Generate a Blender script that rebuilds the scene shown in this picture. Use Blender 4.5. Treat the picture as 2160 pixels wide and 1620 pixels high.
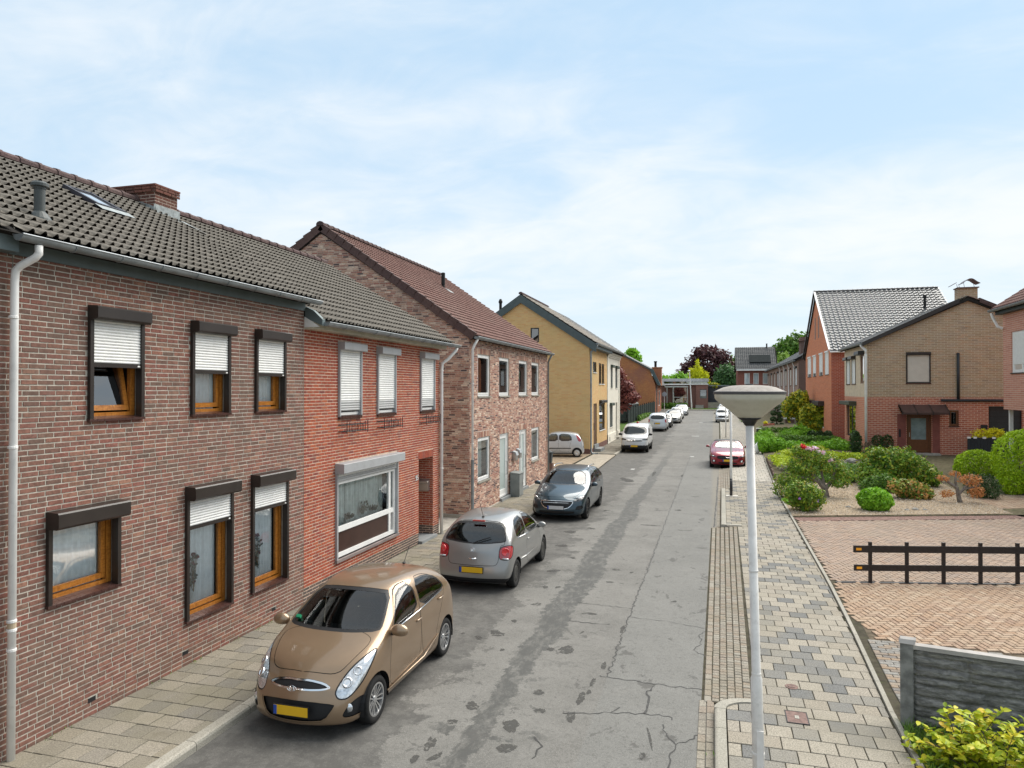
import bpy, bmesh, math, random
import numpy as np
from mathutils import Vector, Matrix
from math import pi, sin, cos, radians, sqrt, atan2

for o in list(bpy.data.objects): bpy.data.objects.remove(o, do_unlink=True)
SC = bpy.context.scene
COL = SC.collection

# ------------------------------------------------------------------ camera
CAM_H = 4.2
YAW = math.atan(425/1500.0)
PIT = math.atan(14*math.cos(YAW)/1500.0)
cd = bpy.data.cameras.new('camera'); cam = bpy.data.objects.new('camera', cd); COL.objects.link(cam)
cd.sensor_fit = 'HORIZONTAL'; cd.sensor_width = 36; cd.lens = 25.0
cd.clip_start = .1; cd.clip_end = 4000
FW = Vector((-sin(YAW)*cos(PIT), cos(YAW)*cos(PIT), sin(PIT)))
RT = Vector((cos(YAW), sin(YAW), 0)); UP = RT.cross(FW)
cam.matrix_world = Matrix(((RT.x, UP.x, -FW.x, 0), (RT.y, UP.y, -FW.y, 0), (RT.z, UP.z, -FW.z, CAM_H), (0, 0, 0, 1)))
SC.camera = cam

# ------------------------------------------------------------------ world, sun, exposure
SUN_EL, SUN_AZ = radians(50), radians(34)      # azimuth measured from +Y towards +X
w = bpy.data.worlds.new('World'); SC.world = w; w.use_nodes = True
nt = w.node_tree; N = nt.nodes; L = nt.links; N.clear()
def wn(t, **k):
    n = N.new(t)
    for a, b in k.items(): setattr(n, a, b)
    return n
out = wn('ShaderNodeOutputWorld'); bg = wn('ShaderNodeBackground'); bg.inputs[1].default_value = .1
sky = wn('ShaderNodeTexSky', sky_type='NISHITA', sun_disc=False, sun_elevation=SUN_EL, sun_rotation=SUN_AZ)
sky.air_density = 1.0; sky.dust_density = .6; sky.ozone_density = 1.6
tc = wn('ShaderNodeTexCoord'); sep = wn('ShaderNodeSeparateXYZ'); L.new(tc.outputs['Generated'], sep.inputs[0])
def wm(op, a, b=None, clamp=False):
    n = wn('ShaderNodeMath', operation=op, use_clamp=clamp)
    for i, v in enumerate((a, b)):
        if v is None: continue
        if isinstance(v, (int, float)): n.inputs[i].default_value = v
        else: L.new(v, n.inputs[i])
    return n.outputs[0]
zc = wm('ADD', wm('MAXIMUM', sep.outputs[2], 0.0), .22)
px_ = wm('DIVIDE', sep.outputs[0], zc); py_ = wm('DIVIDE', sep.outputs[1], zc)
cmb = wn('ShaderNodeCombineXYZ'); L.new(px_, cmb.inputs[0]); L.new(py_, cmb.inputs[1]); cmb.inputs[2].default_value = 3.7
def wnoise(scale, detail, rough, dist, mapscale=(1, 1, 1), off=(0, 0, 0), rot=0):
    mp = wn('ShaderNodeMapping'); mp.inputs['Scale'].default_value = mapscale; mp.inputs['Location'].default_value = off; mp.inputs['Rotation'].default_value = (0, 0, rot)
    L.new(cmb.outputs[0], mp.inputs[0])
    n = wn('ShaderNodeTexNoise'); n.inputs['Scale'].default_value = scale; n.inputs['Detail'].default_value = detail
    n.inputs['Roughness'].default_value = rough; n.inputs['Distortion'].default_value = dist
    L.new(mp.outputs[0], n.inputs['Vector']); return n.outputs[0]
n1 = wnoise(.75, 5, .55, .5, (1, 1.15, 1), (2.3, .4, 0), .5)
n2 = wnoise(3.0, 8, .62, .8, (1, 1.5, 1), (5.1, 1.7, 0), .4)
dens = wm('ADD', wm('MULTIPLY', n1, .74), wm('MULTIPLY', n2, .26))
mr = wn('ShaderNodeMapRange', interpolation_type='SMOOTHSTEP'); mr.inputs[1].default_value = .35; mr.inputs[2].default_value = .67
L.new(dens, mr.inputs[0])
haze = wm('POWER', wm('SUBTRACT', 1.0, wm('MAXIMUM', sep.outputs[2], 0.0)), 5.0)
mx1 = wn('ShaderNodeMix', data_type='RGBA'); L.new(mr.outputs[0], mx1.inputs[0])
skymix = wn('ShaderNodeMix', data_type='RGBA'); skymix.inputs[0].default_value = .85
L.new(sky.outputs[0], skymix.inputs[6]); skymix.inputs[7].default_value = (3.45, 4.85, 6.15, 1)
L.new(skymix.outputs[2], mx1.inputs[6]); mx1.inputs[7].default_value = (6.1, 6.3, 6.45, 1)
mx2 = wn('ShaderNodeMix', data_type='RGBA'); L.new(wm('MULTIPLY', haze, .85), mx2.inputs[0])
L.new(mx1.outputs[2], mx2.inputs[6]); mx2.inputs[7].default_value = (5.65, 6.15, 6.4, 1)
L.new(mx2.outputs[2], bg.inputs[0]); L.new(bg.outputs[0], out.inputs[0])

sl = bpy.data.lights.new('sun', 'SUN'); sl.energy = 3.6; sl.angle = radians(58); sl.color = (1, .94, .85)
sun = bpy.data.objects.new('sun', sl); COL.objects.link(sun)
sd = Vector((sin(SUN_AZ)*cos(SUN_EL), cos(SUN_AZ)*cos(SUN_EL), sin(SUN_EL)))
sun.rotation_euler = sd.to_track_quat('Z', 'Y').to_euler()
SC.view_settings.view_transform = 'Standard'; SC.view_settings.look = 'None'
SC.view_settings.exposure = 0.68; SC.view_settings.gamma = 1.0; SC.view_settings.use_curve_mapping = False
SC.render.engine = 'CYCLES'
SC.cycles.max_bounces = 6; SC.cycles.transparent_max_bounces = 12

# ------------------------------------------------------------------ helpers
R = random.Random(7)
NR = np.random.RandomState(11)
def gz(y):
    """height of the street: level, then a gentle rise towards its far end"""
    return .015*max(0.0, min(y, 135)-50)
def proj(p):
    d = Vector(p)-Vector((0, 0, CAM_H)); z = d.dot(FW)
    if z < .1: return None
    return 1080+1500*d.dot(RT)/z, 810-1500*d.dot(UP)/z, z
def in_view(p, m=20):
    q = proj(p)
    return q is not None and -m < q[0] < 2160+m and -m < q[1] < 1620+m
def camdist(p): return (Vector(p)-Vector((0, 0, CAM_H))).length

def setp(o, label=None, cat=None, group=None, kind=None):
    if label: o['label'] = label
    if cat: o['category'] = cat
    if group: o['group'] = group
    if kind: o['kind'] = kind
    return o
def wloc(o):
    v = Vector((0, 0, 0))
    while o is not None: v += o.location; o = o.parent
    return v
def link(name, me, parent=None, world=True):
    """link a mesh; with world=True its vertices are world coordinates"""
    o = bpy.data.objects.new(name, me); COL.objects.link(o)
    if parent is not None:
        o.parent = parent
        if world: o.location = -wloc(parent)
    return o
def at_world(name, me, parent, loc):
    o = bpy.data.objects.new(name, me); COL.objects.link(o); o.parent = parent
    o.location = Vector(loc)-wloc(parent); return o
def thing(name, label, cat, loc=(0, 0, 0), rotz=0, group=None):
    o = bpy.data.objects.new(name, None); COL.objects.link(o)
    o.location = loc; o.rotation_euler = (0, 0, rotz); o.empty_display_size = .2
    return setp(o, label, cat, group)

class Fr:
    """a wall frame: u along the wall, v up, n outwards"""
    def __init__(s, O, U, Nn): s.O = Vector(O); s.U = Vector(U); s.N = Vector(Nn); s.V = Vector((0, 0, 1))
    def p(s, u, v, n=0): return s.O+s.U*u+s.V*v+s.N*n

class MB:
    def __init__(s): s.v = []; s.f = []; s.r = []; s.m = []; s.cm = 0
    def add(s, vs, fs, r=None):
        b = len(s.v); s.v.extend([tuple(x) for x in vs])
        for f in fs:
            s.f.append(tuple(b+i for i in f)); s.r.append(R.random() if r is None else r); s.m.append(s.cm)
        return s
    BF = [(0, 1, 3, 2), (4, 6, 7, 5), (0, 4, 5, 1), (2, 3, 7, 6), (0, 2, 6, 4), (1, 5, 7, 3)]
    def box(s, x0, x1, y0, y1, z0, z1, r=None):
        rr = R.random() if r is None else r
        return s.add([(x, y, z) for x in (x0, x1) for y in (y0, y1) for z in (z0, z1)], s.BF, rr)
    def fbox(s, fr, u0, u1, v0, v1, n0, n1, r=None):
        rr = R.random() if r is None else r
        return s.add([fr.p(u, v, n) for u in (u0, u1) for v in (v0, v1) for n in (n0, n1)], s.BF, rr)
    def quad(s, a, b, c, d, r=None): return s.add([a, b, c, d], [(0, 1, 2, 3)], r)
    def poly(s, pts, r=None): return s.add(pts, [tuple(range(len(pts)))], r)
    def prism(s, pts, ext, r=None):
        n = len(pts); e = Vector(ext); vs = [Vector(p) for p in pts]; vs += [p+e for p in vs]
        fs = [tuple(range(n-1, -1, -1)), tuple(range(n, 2*n))]+[(i, (i+1) % n, n+(i+1) % n, n+i) for i in range(n)]
        return s.add(vs, fs, R.random() if r is None else r)
    def tube(s, path, rad, n=10, caps=True, r=None):
        path = [Vector(p) for p in path]; k = len(path); rr = R.random() if r is None else r
        rads = rad if isinstance(rad, (list, tuple)) else [rad]*k
        vs = []; ref = None
        for i, p in enumerate(path):
            t = (path[min(i+1, k-1)]-path[max(i-1, 0)]).normalized()
            if ref is None:
                ref = Vector((0, 0, 1)) if abs(t.z) < .9 else Vector((1, 0, 0))
            a = t.cross(ref)
            if a.length < 1e-4: a = t.cross(Vector((0, 1, 0)))
            a.normalize(); b = t.cross(a).normalized(); ref = b.cross(t) if False else ref
            for j in range(n):
                an = 2*pi*j/n; vs.append(p+(a*cos(an)+b*sin(an))*rads[i])
        fs = []
        for i in range(k-1):
            for j in range(n):
                fs.append((i*n+j, i*n+(j+1) % n, (i+1)*n+(j+1) % n, (i+1)*n+j))
        if caps: fs.append(tuple(range(n-1, -1, -1))); fs.append(tuple((k-1)*n+j for j in range(n)))
        return s.add(vs, fs, rr)
    def lathe(s, prof, c=(0, 0, 0), n=24, axis='z', r=None):
        c = Vector(c); vs = []; k = len(prof)
        for (rad, h) in prof:
            for j in range(n):
                a = 2*pi*j/n
                q = {'z': (rad*cos(a), rad*sin(a), h), 'y': (rad*cos(a), h, rad*sin(a)), 'x': (h, rad*cos(a), rad*sin(a))}[axis]
                vs.append(c+Vector(q))
        fs = [(i*n+j, i*n+(j+1) % n, (i+1)*n+(j+1) % n, (i+1)*n+j) for i in range(k-1) for j in range(n)]
        return s.add(vs, fs, R.random() if r is None else r)
    def blob(s, c, rad, n=10, m=7, jit=0, r=None):
        c = Vector(c); vs = []
        for i in range(m+1):
            th = pi*i/m
            for j in range(n):
                a = 2*pi*j/n; k = 1+R.uniform(-jit, jit)
                vs.append(c+Vector((rad[0]*sin(th)*cos(a)*k, rad[1]*sin(th)*sin(a)*k, rad[2]*cos(th)*k)))
        fs = [(i*n+j, (i+1)*n+j, (i+1)*n+(j+1) % n, i*n+(j+1) % n) for i in range(m) for j in range(n)]
        return s.add(vs, fs, R.random() if r is None else r)
    def mesh(s, name, mats, smooth=False):
        me = bpy.data.meshes.new(name); me.from_pydata(s.v, [], s.f)
        for m in (mats if isinstance(mats, (list, tuple)) else [mats]): me.materials.append(m)
        if len(s.f):
            a = me.attributes.new('rnd', 'FLOAT', 'FACE'); a.data.foreach_set('value', np.array(s.r, dtype=np.float32))
            if any(s.m): me.polygons.foreach_set('material_index', np.array(s.m, dtype=np.int32))
            if smooth: me.polygons.foreach_set('use_smooth', np.ones(len(s.f), dtype=bool))
        me.update(); return me
    def build(s, name, mats, parent=None, smooth=False, world=True, kind=None, label=None):
        o = link(name, s.mesh(name, mats, smooth), parent, world)
        if kind: o['kind'] = kind
        if label: o['label'] = label
        return o

# ------------------------------------------------------------------ materials
def s2l(c):
    return tuple((x/255/12.92 if x/255 <= .04045 else ((x/255+.055)/1.055)**2.4) for x in c)
MATS = {}
class NT:
    def __init__(s, name):
        s.m = bpy.data.materials.new(name); s.m.use_nodes = True; s.t = s.m.node_tree; s.N = s.t.nodes; s.L = s.t.links
        s.b = s.N['Principled BSDF']; MATS[name] = s.m; s._pos = None
    def n(s, t, **k):
        x = s.N.new(t)
        for a, b in k.items(): setattr(x, a, b)
        return x
    def set(s, sock, v):
        if hasattr(v, 'is_linked') or hasattr(v, 'links'): s.L.new(v, sock)
        elif isinstance(v, (tuple, list)) and len(v) == 3 and sock.type == 'RGBA': sock.default_value = (*v, 1)
        else: sock.default_value = v
    def pos(s):
        if s._pos is None: s._pos = s.n('ShaderNodeNewGeometry').outputs['Position']
        return s._pos
    def map(s, vec=None, scale=(1, 1, 1), loc=(0, 0, 0), rot=(0, 0, 0)):
        m = s.n('ShaderNodeMapping'); s.L.new(vec if vec is not None else s.pos(), m.inputs[0])
        m.inputs['Scale'].default_value = scale; m.inputs['Location'].default_value = loc; m.inputs['Rotation'].default_value = rot
        return m.outputs[0]
    def noise(s, scale, detail=4, rough=.55, dist=0, vec=None):
        n = s.n('ShaderNodeTexNoise'); s.L.new(vec if vec is not None else s.pos(), n.inputs['Vector'])
        n.inputs['Scale'].default_value = scale; n.inputs['Detail'].default_value = detail; n.inputs['Roughness'].default_value = rough; n.inputs['Distortion'].default_value = dist
        return n.outputs[0]
    def voro(s, scale, vec=None, feature='F1'):
        n = s.n('ShaderNodeTexVoronoi', feature=feature); s.L.new(vec if vec is not None else s.pos(), n.inputs['Vector']); n.inputs['Scale'].default_value = scale
        return n.outputs[0]
    def math(s, op, a, b=0.0, clamp=False):
        n = s.n('ShaderNodeMath', operation=op, use_clamp=clamp); s.set(n.inputs[0], a); s.set(n.inputs[1], b); return n.outputs[0]
    def mr(s, v, a, b, c=0, d=1, smooth=True):
        n = s.n('ShaderNodeMapRange', interpolation_type='SMOOTHSTEP' if smooth else 'LINEAR'); s.set(n.inputs[0], v)
        for i, x in enumerate((a, b, c, d)): n.inputs[i+1].default_value = x
        return n.outputs[0]
    def mix(s, f, a, b, blend='MIX'):
        n = s.n('ShaderNodeMix', data_type='RGBA', blend_type=blend); s.set(n.inputs[0], f); s.set(n.inputs[6], a); s.set(n.inputs[7], b); return n.outputs[2]
    def ramp(s, f, cols, const=False):
        n = s.n('ShaderNodeValToRGB'); s.L.new(f, n.inputs[0]); e = n.color_ramp.elements
        n.color_ramp.interpolation = 'CONSTANT' if const else 'LINEAR'
        k = len(cols)
        for i, c in enumerate(cols):
            p = i/k if const else i/(k-1)
            if i < 2: el = e[i]; el.position = p
            else: el = e.new(p)
            el.color = (*c, 1)
        return n.outputs[0]
    def rnd(s):
        a = s.n('ShaderNodeAttribute', attribute_name='rnd'); o = s.n('ShaderNodeObjectInfo')
        return s.math('FRACT', s.math('ADD', a.outputs['Fac'], o.outputs['Random']))
    def bump(s, h, strength=.3, dist=.01):
        b = s.n('ShaderNodeBump'); s.L.new(h, b.inputs['Height']); b.inputs['Strength'].default_value = strength; b.inputs['Distance'].default_value = dist
        s.L.new(b.outputs[0], s.b.inputs['Normal'])
    def fin(s, col=None, rough=None, spec=None, metal=None, coat=None):
        if col is not None: s.set(s.b.inputs['Base Color'], col)
        if rough is not None: s.set(s.b.inputs['Roughness'], rough)
        if spec is not None: s.set(s.b.inputs['Specular IOR Level'], spec)
        if metal is not None: s.set(s.b.inputs['Metallic'], metal)
        if coat is not None: s.set(s.b.inputs['Coat Weight'], coat); s.b.inputs['Coat Roughness'].default_value = .04
        return s.m

def plain(name, col, rough=.6, spec=.3, metal=0, var=.12, vscale=3, bump=0, bscale=60, coat=0, dirt=None):
    """one colour with slight mottling (and optional dirt colour) so that nothing is dead flat"""
    t = NT(name); c = col
    n = t.noise(vscale, 5, .6)
    c1 = tuple(x*(1-var) for x in col); c2 = tuple(min(1, x*(1+var)) for x in col)
    c = t.mix(t.mr(n, .3, .7), c1, c2)
    if dirt:
        c = t.mix(t.math('MULTIPLY', t.mr(t.noise(vscale*2.3, 6, .65), .5, .75), dirt[1]), c, dirt[0])
    if bump: t.bump(t.noise(bscale, 4), bump)
    return t.fin(c, rough, spec, metal, coat if coat else None)
def varied(name, cols, rough=.85, spec=.2, grain=40, gamt=.25, bump=.4, big=None, stain=None, const=False, streak=None):
    """pieces that each take their own colour (attribute rnd on joined pieces, object random on single ones)"""
    t = NT(name)
    c = t.ramp(t.rnd(), cols, const)
    g = t.noise(grain, 5, .65)
    c = t.mix(gamt, c, t.mix(t.mr(g, .3, .7), (0, 0, 0), (1, 1, 1)), 'OVERLAY')
    if big: c = t.mix(t.math('MULTIPLY', t.mr(t.noise(big[0], 4, .6), .42, .72), big[2]), c, big[1])
    if stain: c = t.mix(t.math('MULTIPLY', t.mr(t.noise(stain[0], 6, .7), .55, .7), stain[2]), c, stain[1])
    if streak: c = t.mix(t.math('MULTIPLY', t.mr(t.noise(1.6, 5, .65, 0, t.map(scale=(1, 1, .13))), .5, .68), streak[1]), c, streak[0])
    if bump: t.bump(g, bump, .006)
    return t.fin(c, rough, spec)
def brickmat(name, cols, mortar, axis, bl=.22, bh=.0625, ms=.012, bump=.4, big=None):
    """brickwork too far away to tell the bricks apart singly"""
    t = NT(name); p = t.pos(); sp = t.n('ShaderNodeSeparateXYZ'); t.L.new(p, sp.inputs[0])
    cb = t.n('ShaderNodeCombineXYZ'); t.L.new(sp.outputs[axis], cb.inputs[0]); t.L.new(sp.outputs[2], cb.inputs[1])
    b = t.n('ShaderNodeTexBrick'); t.L.new(cb.outputs[0], b.inputs['Vector'])
    b.inputs['Scale'].default_value = 1; b.inputs['Brick Width'].default_value = bl; b.inputs['Row Height'].default_value = bh
    b.inputs['Mortar Size'].default_value = ms/2; b.inputs['Mortar Smooth'].default_value = .3
    b.inputs['Color1'].default_value = (0, 0, 0, 1); b.inputs['Color2'].default_value = (1, 1, 1, 1); b.inputs['Mortar'].default_value = (.5, .5, .5, 1)
    c = t.ramp(b.outputs['Color'], cols)
    c = t.mix(t.mr(t.noise(2.2, 5, .6), .35, .7, 0, .4), c, cols[0])
    if big: c = t.mix(t.math('MULTIPLY', t.mr(t.noise(big[0], 5, .6), .45, .7), big[2]), c, big[1])
    c = t.mix(b.outputs['Fac'], c, mortar)
    t.bump(t.math('SUBTRACT', 1.0, b.outputs['Fac']), bump, .01)
    return t.fin(c, .9, .2)

mortar_grey = plain('mortar_grey', (.47, .435, .375), .95, .1, var=.2, vscale=9, bump=.5, bscale=120)
mortar_tan = plain('mortar_tan', (.56, .42, .33), .95, .1, var=.2, vscale=9, bump=.5, bscale=120)
mortar_warm = plain('mortar_warm', (.47, .38, .32), .95, .1, var=.2, vscale=9, bump=.5, bscale=120)
brick_dark = varied('brick_dark', [(.135, .09, .072), (.205, .092, .07), (.245, .10, .078), (.18, .095, .074), (.265, .12, .086), (.15, .095, .075), (.225, .095, .073), (.285, .15, .105), (.165, .105, .082)], grain=26, gamt=.3, big=(.55, (.15, .10, .08), .5), stain=(7, (.30, .24, .2), .25), streak=((.14, .088, .07), .5))
brick_red = varied('brick_red', [(.30, .07, .042), (.36, .085, .045), (.33, .075, .045), (.40, .11, .052), (.27, .06, .045), (.38, .095, .047), (.20, .06, .05), (.42, .125, .06)], grain=26, gamt=.25, big=(.5, (.27, .055, .04), .45), streak=((.20, .05, .035), .5), stain=(6, (.42, .22, .14), .25))
brick_plinth = varied('brick_plinth', [(.10, .085, .075), (.13, .10, .09), (.08, .07, .065), (.15, .11, .09)], grain=26)
brick_mixed = varied('brick_mixed', [(.10, .055, .055), (.36, .18, .13), (.50, .31, .22), (.26, .10, .08), (.62, .46, .35), (.43, .22, .155), (.065, .05, .055), (.54, .34, .25), (.32, .13, .10), (.42, .25, .19), (.70, .55, .43), (.18, .08, .07)], grain=30, gamt=.25, streak=((.18, .12, .10), .4))
brick_chim = varied('brick_chim', [(.12, .055, .042), (.16, .065, .048), (.10, .05, .042), (.14, .07, .052)], grain=26)
yellow_ax = lambda nm, ax: brickmat(nm, [(.57, .35, .15), (.66, .44, .20), (.60, .42, .21), (.61, .34, .15)], (.58, .43, .24), ax, .3, .09, .016, big=(.35, (.47, .39, .18), .5))
yellow_gable = yellow_ax('yellow_gable', 0); yellow_front = yellow_ax('yellow_front', 1)
orange_gable = brickmat('orange_gable', [(.40, .14, .065), (.50, .19, .075), (.44, .17, .07), (.54, .25, .09)], (.33, .2, .13), 0, big=(.25, (.26, .10, .09), .8))
orange_front = brickmat('orange_front', [(.30, .12, .08), (.38, .15, .08)], (.33, .2, .13), 1)
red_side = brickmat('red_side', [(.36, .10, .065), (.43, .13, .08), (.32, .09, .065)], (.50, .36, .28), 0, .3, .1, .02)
red_front = brickmat('red_front', [(.56, .19, .095), (.64, .225, .11), (.52, .17, .09)], (.52, .36, .26), 1, .5, .1, .015)  # brighter copy of the side brick: light on the street front put into the colour
tan_side = brickmat('tan_side', [(.34, .235, .14), (.45, .32, .205), (.38, .29, .21), (.47, .29, .175), (.30, .22, .16)], (.58, .49, .38), 0, .34, .1, .022, big=(1.4, (.36, .28, .19), .3))
tan_front = plain('tan_front', (.62, .51, .38), .9, .2, var=.1, vscale=5, bump=.3, bscale=80)  # paler than the gable wall, its lighter street side painted in
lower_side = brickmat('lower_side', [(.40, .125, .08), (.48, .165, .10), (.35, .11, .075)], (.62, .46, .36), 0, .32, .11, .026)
lower_front = brickmat('lower_front', [(.54, .21, .13), (.60, .25, .15)], (.6, .45, .35), 1, .6, .11, .02)  # ground-floor brick again, colour raised so the street side reads as lit
edge_front = brickmat('edge_front', [(.50, .22, .16), (.58, .275, .20), (.45, .185, .14)], (.60, .47, .38), 1, .6, .1, .024)
row_front = brickmat('row_front', [(.30, .19, .15), (.36, .23, .18)], (.34, .27, .23), 1)
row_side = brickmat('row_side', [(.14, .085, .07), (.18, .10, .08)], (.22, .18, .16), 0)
far_brick = brickmat('far_brick', [(.22, .075, .06), (.28, .09, .065)], (.3, .2, .16), 0)
flat_brick = brickmat('flat_brick', [(.24, .11, .095), (.29, .14, .11)], (.3, .21, .18), 0)
flat_brick_side = brickmat('flat_brick_side', [(.22, .10, .085), (.26, .12, .10)], (.3, .21, .18), 1)

tile_grey = varied('tile_grey', [(.142, .13, .113), (.165, .15, .13), (.15, .137, .119), (.175, .158, .136)], .9, .15, grain=22, gamt=.25, big=(.9, (.135, .123, .103), .5), stain=(14, (.26, .25, .21), .35))
tile_brown = varied('tile_brown', [(.15, .085, .072), (.19, .105, .09), (.165, .09, .078), (.21, .12, .10)], .85, .2, grain=22, gamt=.3, big=(.7, (.2, .135, .115), .5))
ridge_mat = varied('ridge_mat', [(.08, .055, .055), (.11, .075, .07), (.095, .06, .06)], .85, .2, grain=22, gamt=.3)
verge_mat = varied('verge_mat', [(.085, .05, .046), (.11, .065, .056)], .7, .3, grain=20, gamt=.2)
tile_glazed = varied('tile_glazed', [(.11, .114, .116), (.135, .14, .142), (.12, .125, .127)], .32, .5, grain=10, gamt=.1, bump=.1)
tile_slate = varied('tile_slate', [(.07, .072, .072), (.09, .092, .092)], .6, .3, grain=20, gamt=.2)
tile_old = varied('tile_old', [(.24, .22, .19), (.20, .18, .16), (.28, .25, .21)], .85, .2, grain=18, gamt=.3)
roof_under = plain('roof_under', (.03, .028, .026), .95, .05)
zinc = plain('zinc', (.24, .265, .275), .5, .4, .35, var=.18, vscale=4, dirt=((.17, .16, .14), .5))
zinc_dark = plain('zinc_dark', (.13, .165, .17), .55, .3, .2, var=.1)
zinc_bright = plain('zinc_bright', (.36, .39, .41), .55, .4, .3, var=.15)
lead = plain('lead', (.27, .30, .305), .7, .3, .1, var=.25, vscale=14)
pvc_pipe = plain('pvc_pipe', (.78, .775, .755), .45, .4, var=.06, dirt=((.42, .42, .4), .4))
white_paint = plain('white_paint', (.78, .78, .76), .45, .4, var=.04, dirt=((.6, .6, .57), .3))
cream_paint = plain('cream_paint', (.72, .69, .6), .8, .2, var=.05, vscale=1.5, bump=.1, dirt=((.58, .54, .45), .35))
cream_dirty = plain('cream_dirty', (.60, .57, .47), .7, .2, var=.1, dirt=((.42, .38, .3), .5))
brown_alu = plain('brown_alu', (.028, .022, .019), .35, .45, var=.15)
black_alu = plain('black_alu', (.02, .02, .021), .4, .4, var=.1)
grey_alu = plain('grey_alu', (.37, .38, .39), .45, .4, .1, var=.06, dirt=((.28, .28, .27), .4))
slat_white = plain('slat_white', (.80, .80, .78), .5, .35, var=.04, vscale=6, dirt=((.55, .55, .52), .35))
slat_grey = plain('slat_grey', (.45, .455, .45), .5, .35, var=.05)
slat_cream = plain('slat_cream', (.62, .57, .50), .5, .35, var=.04)
def wood(name, a, b, rough=.4):
    t = NT(name); g = t.noise(6, 6, .6, 1.2, t.map(scale=(9, 1.2, 9)))
    g2 = t.noise(6, 6, .6, 1.2, t.map(scale=(9, 9, 1.2)))
    return t.fin(t.mix(t.mr(t.math('MULTIPLY', g, g2), .12, .38), a, b), rough, .4)
wood_orange = wood('wood_orange', (.26, .085, .012), (.50, .20, .035), .3)
wood_brown = wood('wood_brown', (.09, .035, .015), (.19, .075, .03), .35)
sill_tile_mat = varied('sill_tile_mat', [(.045, .022, .02), (.07, .033, .028), (.055, .028, .024)], .25, .5, grain=15, gamt=.1, bump=.05)
curtain_mat = plain('curtain_mat', (.93, .94, .95), .9, .1, var=.05, vscale=12)
curtain_mat2 = plain('curtain_mat2', (.84, .88, .83), .9, .1, var=.12, vscale=7)
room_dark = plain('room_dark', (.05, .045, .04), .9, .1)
room_floor = plain('room_floor', (.16, .12, .09), .8, .2)
def glassmat(name, tint=(.9, .95, .95), refl=.09, rough=.01):
    t = NT(name); t.N.remove(t.b)
    tr = t.n('ShaderNodeBsdfTransparent'); tr.inputs[0].default_value = (*tint, 1)
    gl = t.n('ShaderNodeBsdfGlossy'); gl.inputs['Roughness'].default_value = rough; gl.inputs[0].default_value = (1, 1, 1, 1)
    fr = t.n('ShaderNodeFresnel'); fr.inputs[0].default_value = 1.52
    f = t.math('ADD', t.math('MULTIPLY', fr.outputs[0], 1.0), refl, True)
    ms = t.n('ShaderNodeMixShader'); t.L.new(f, ms.inputs[0]); t.L.new(tr.outputs[0], ms.inputs[1]); t.L.new(gl.outputs[0], ms.inputs[2])
    t.L.new(ms.outputs[0], t.N['Material Output'].inputs[0]); return t.m
glass = glassmat('window_glass')
glass_tint = glassmat('window_glass_tinted', (.45, .5, .5), .16)
iron = plain('iron', (.02, .02, .022), .6, .3, var=.3)
steel = plain('steel', (.45, .44, .42), .3, .5, .8, var=.1)
asphalt_base = None
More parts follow.
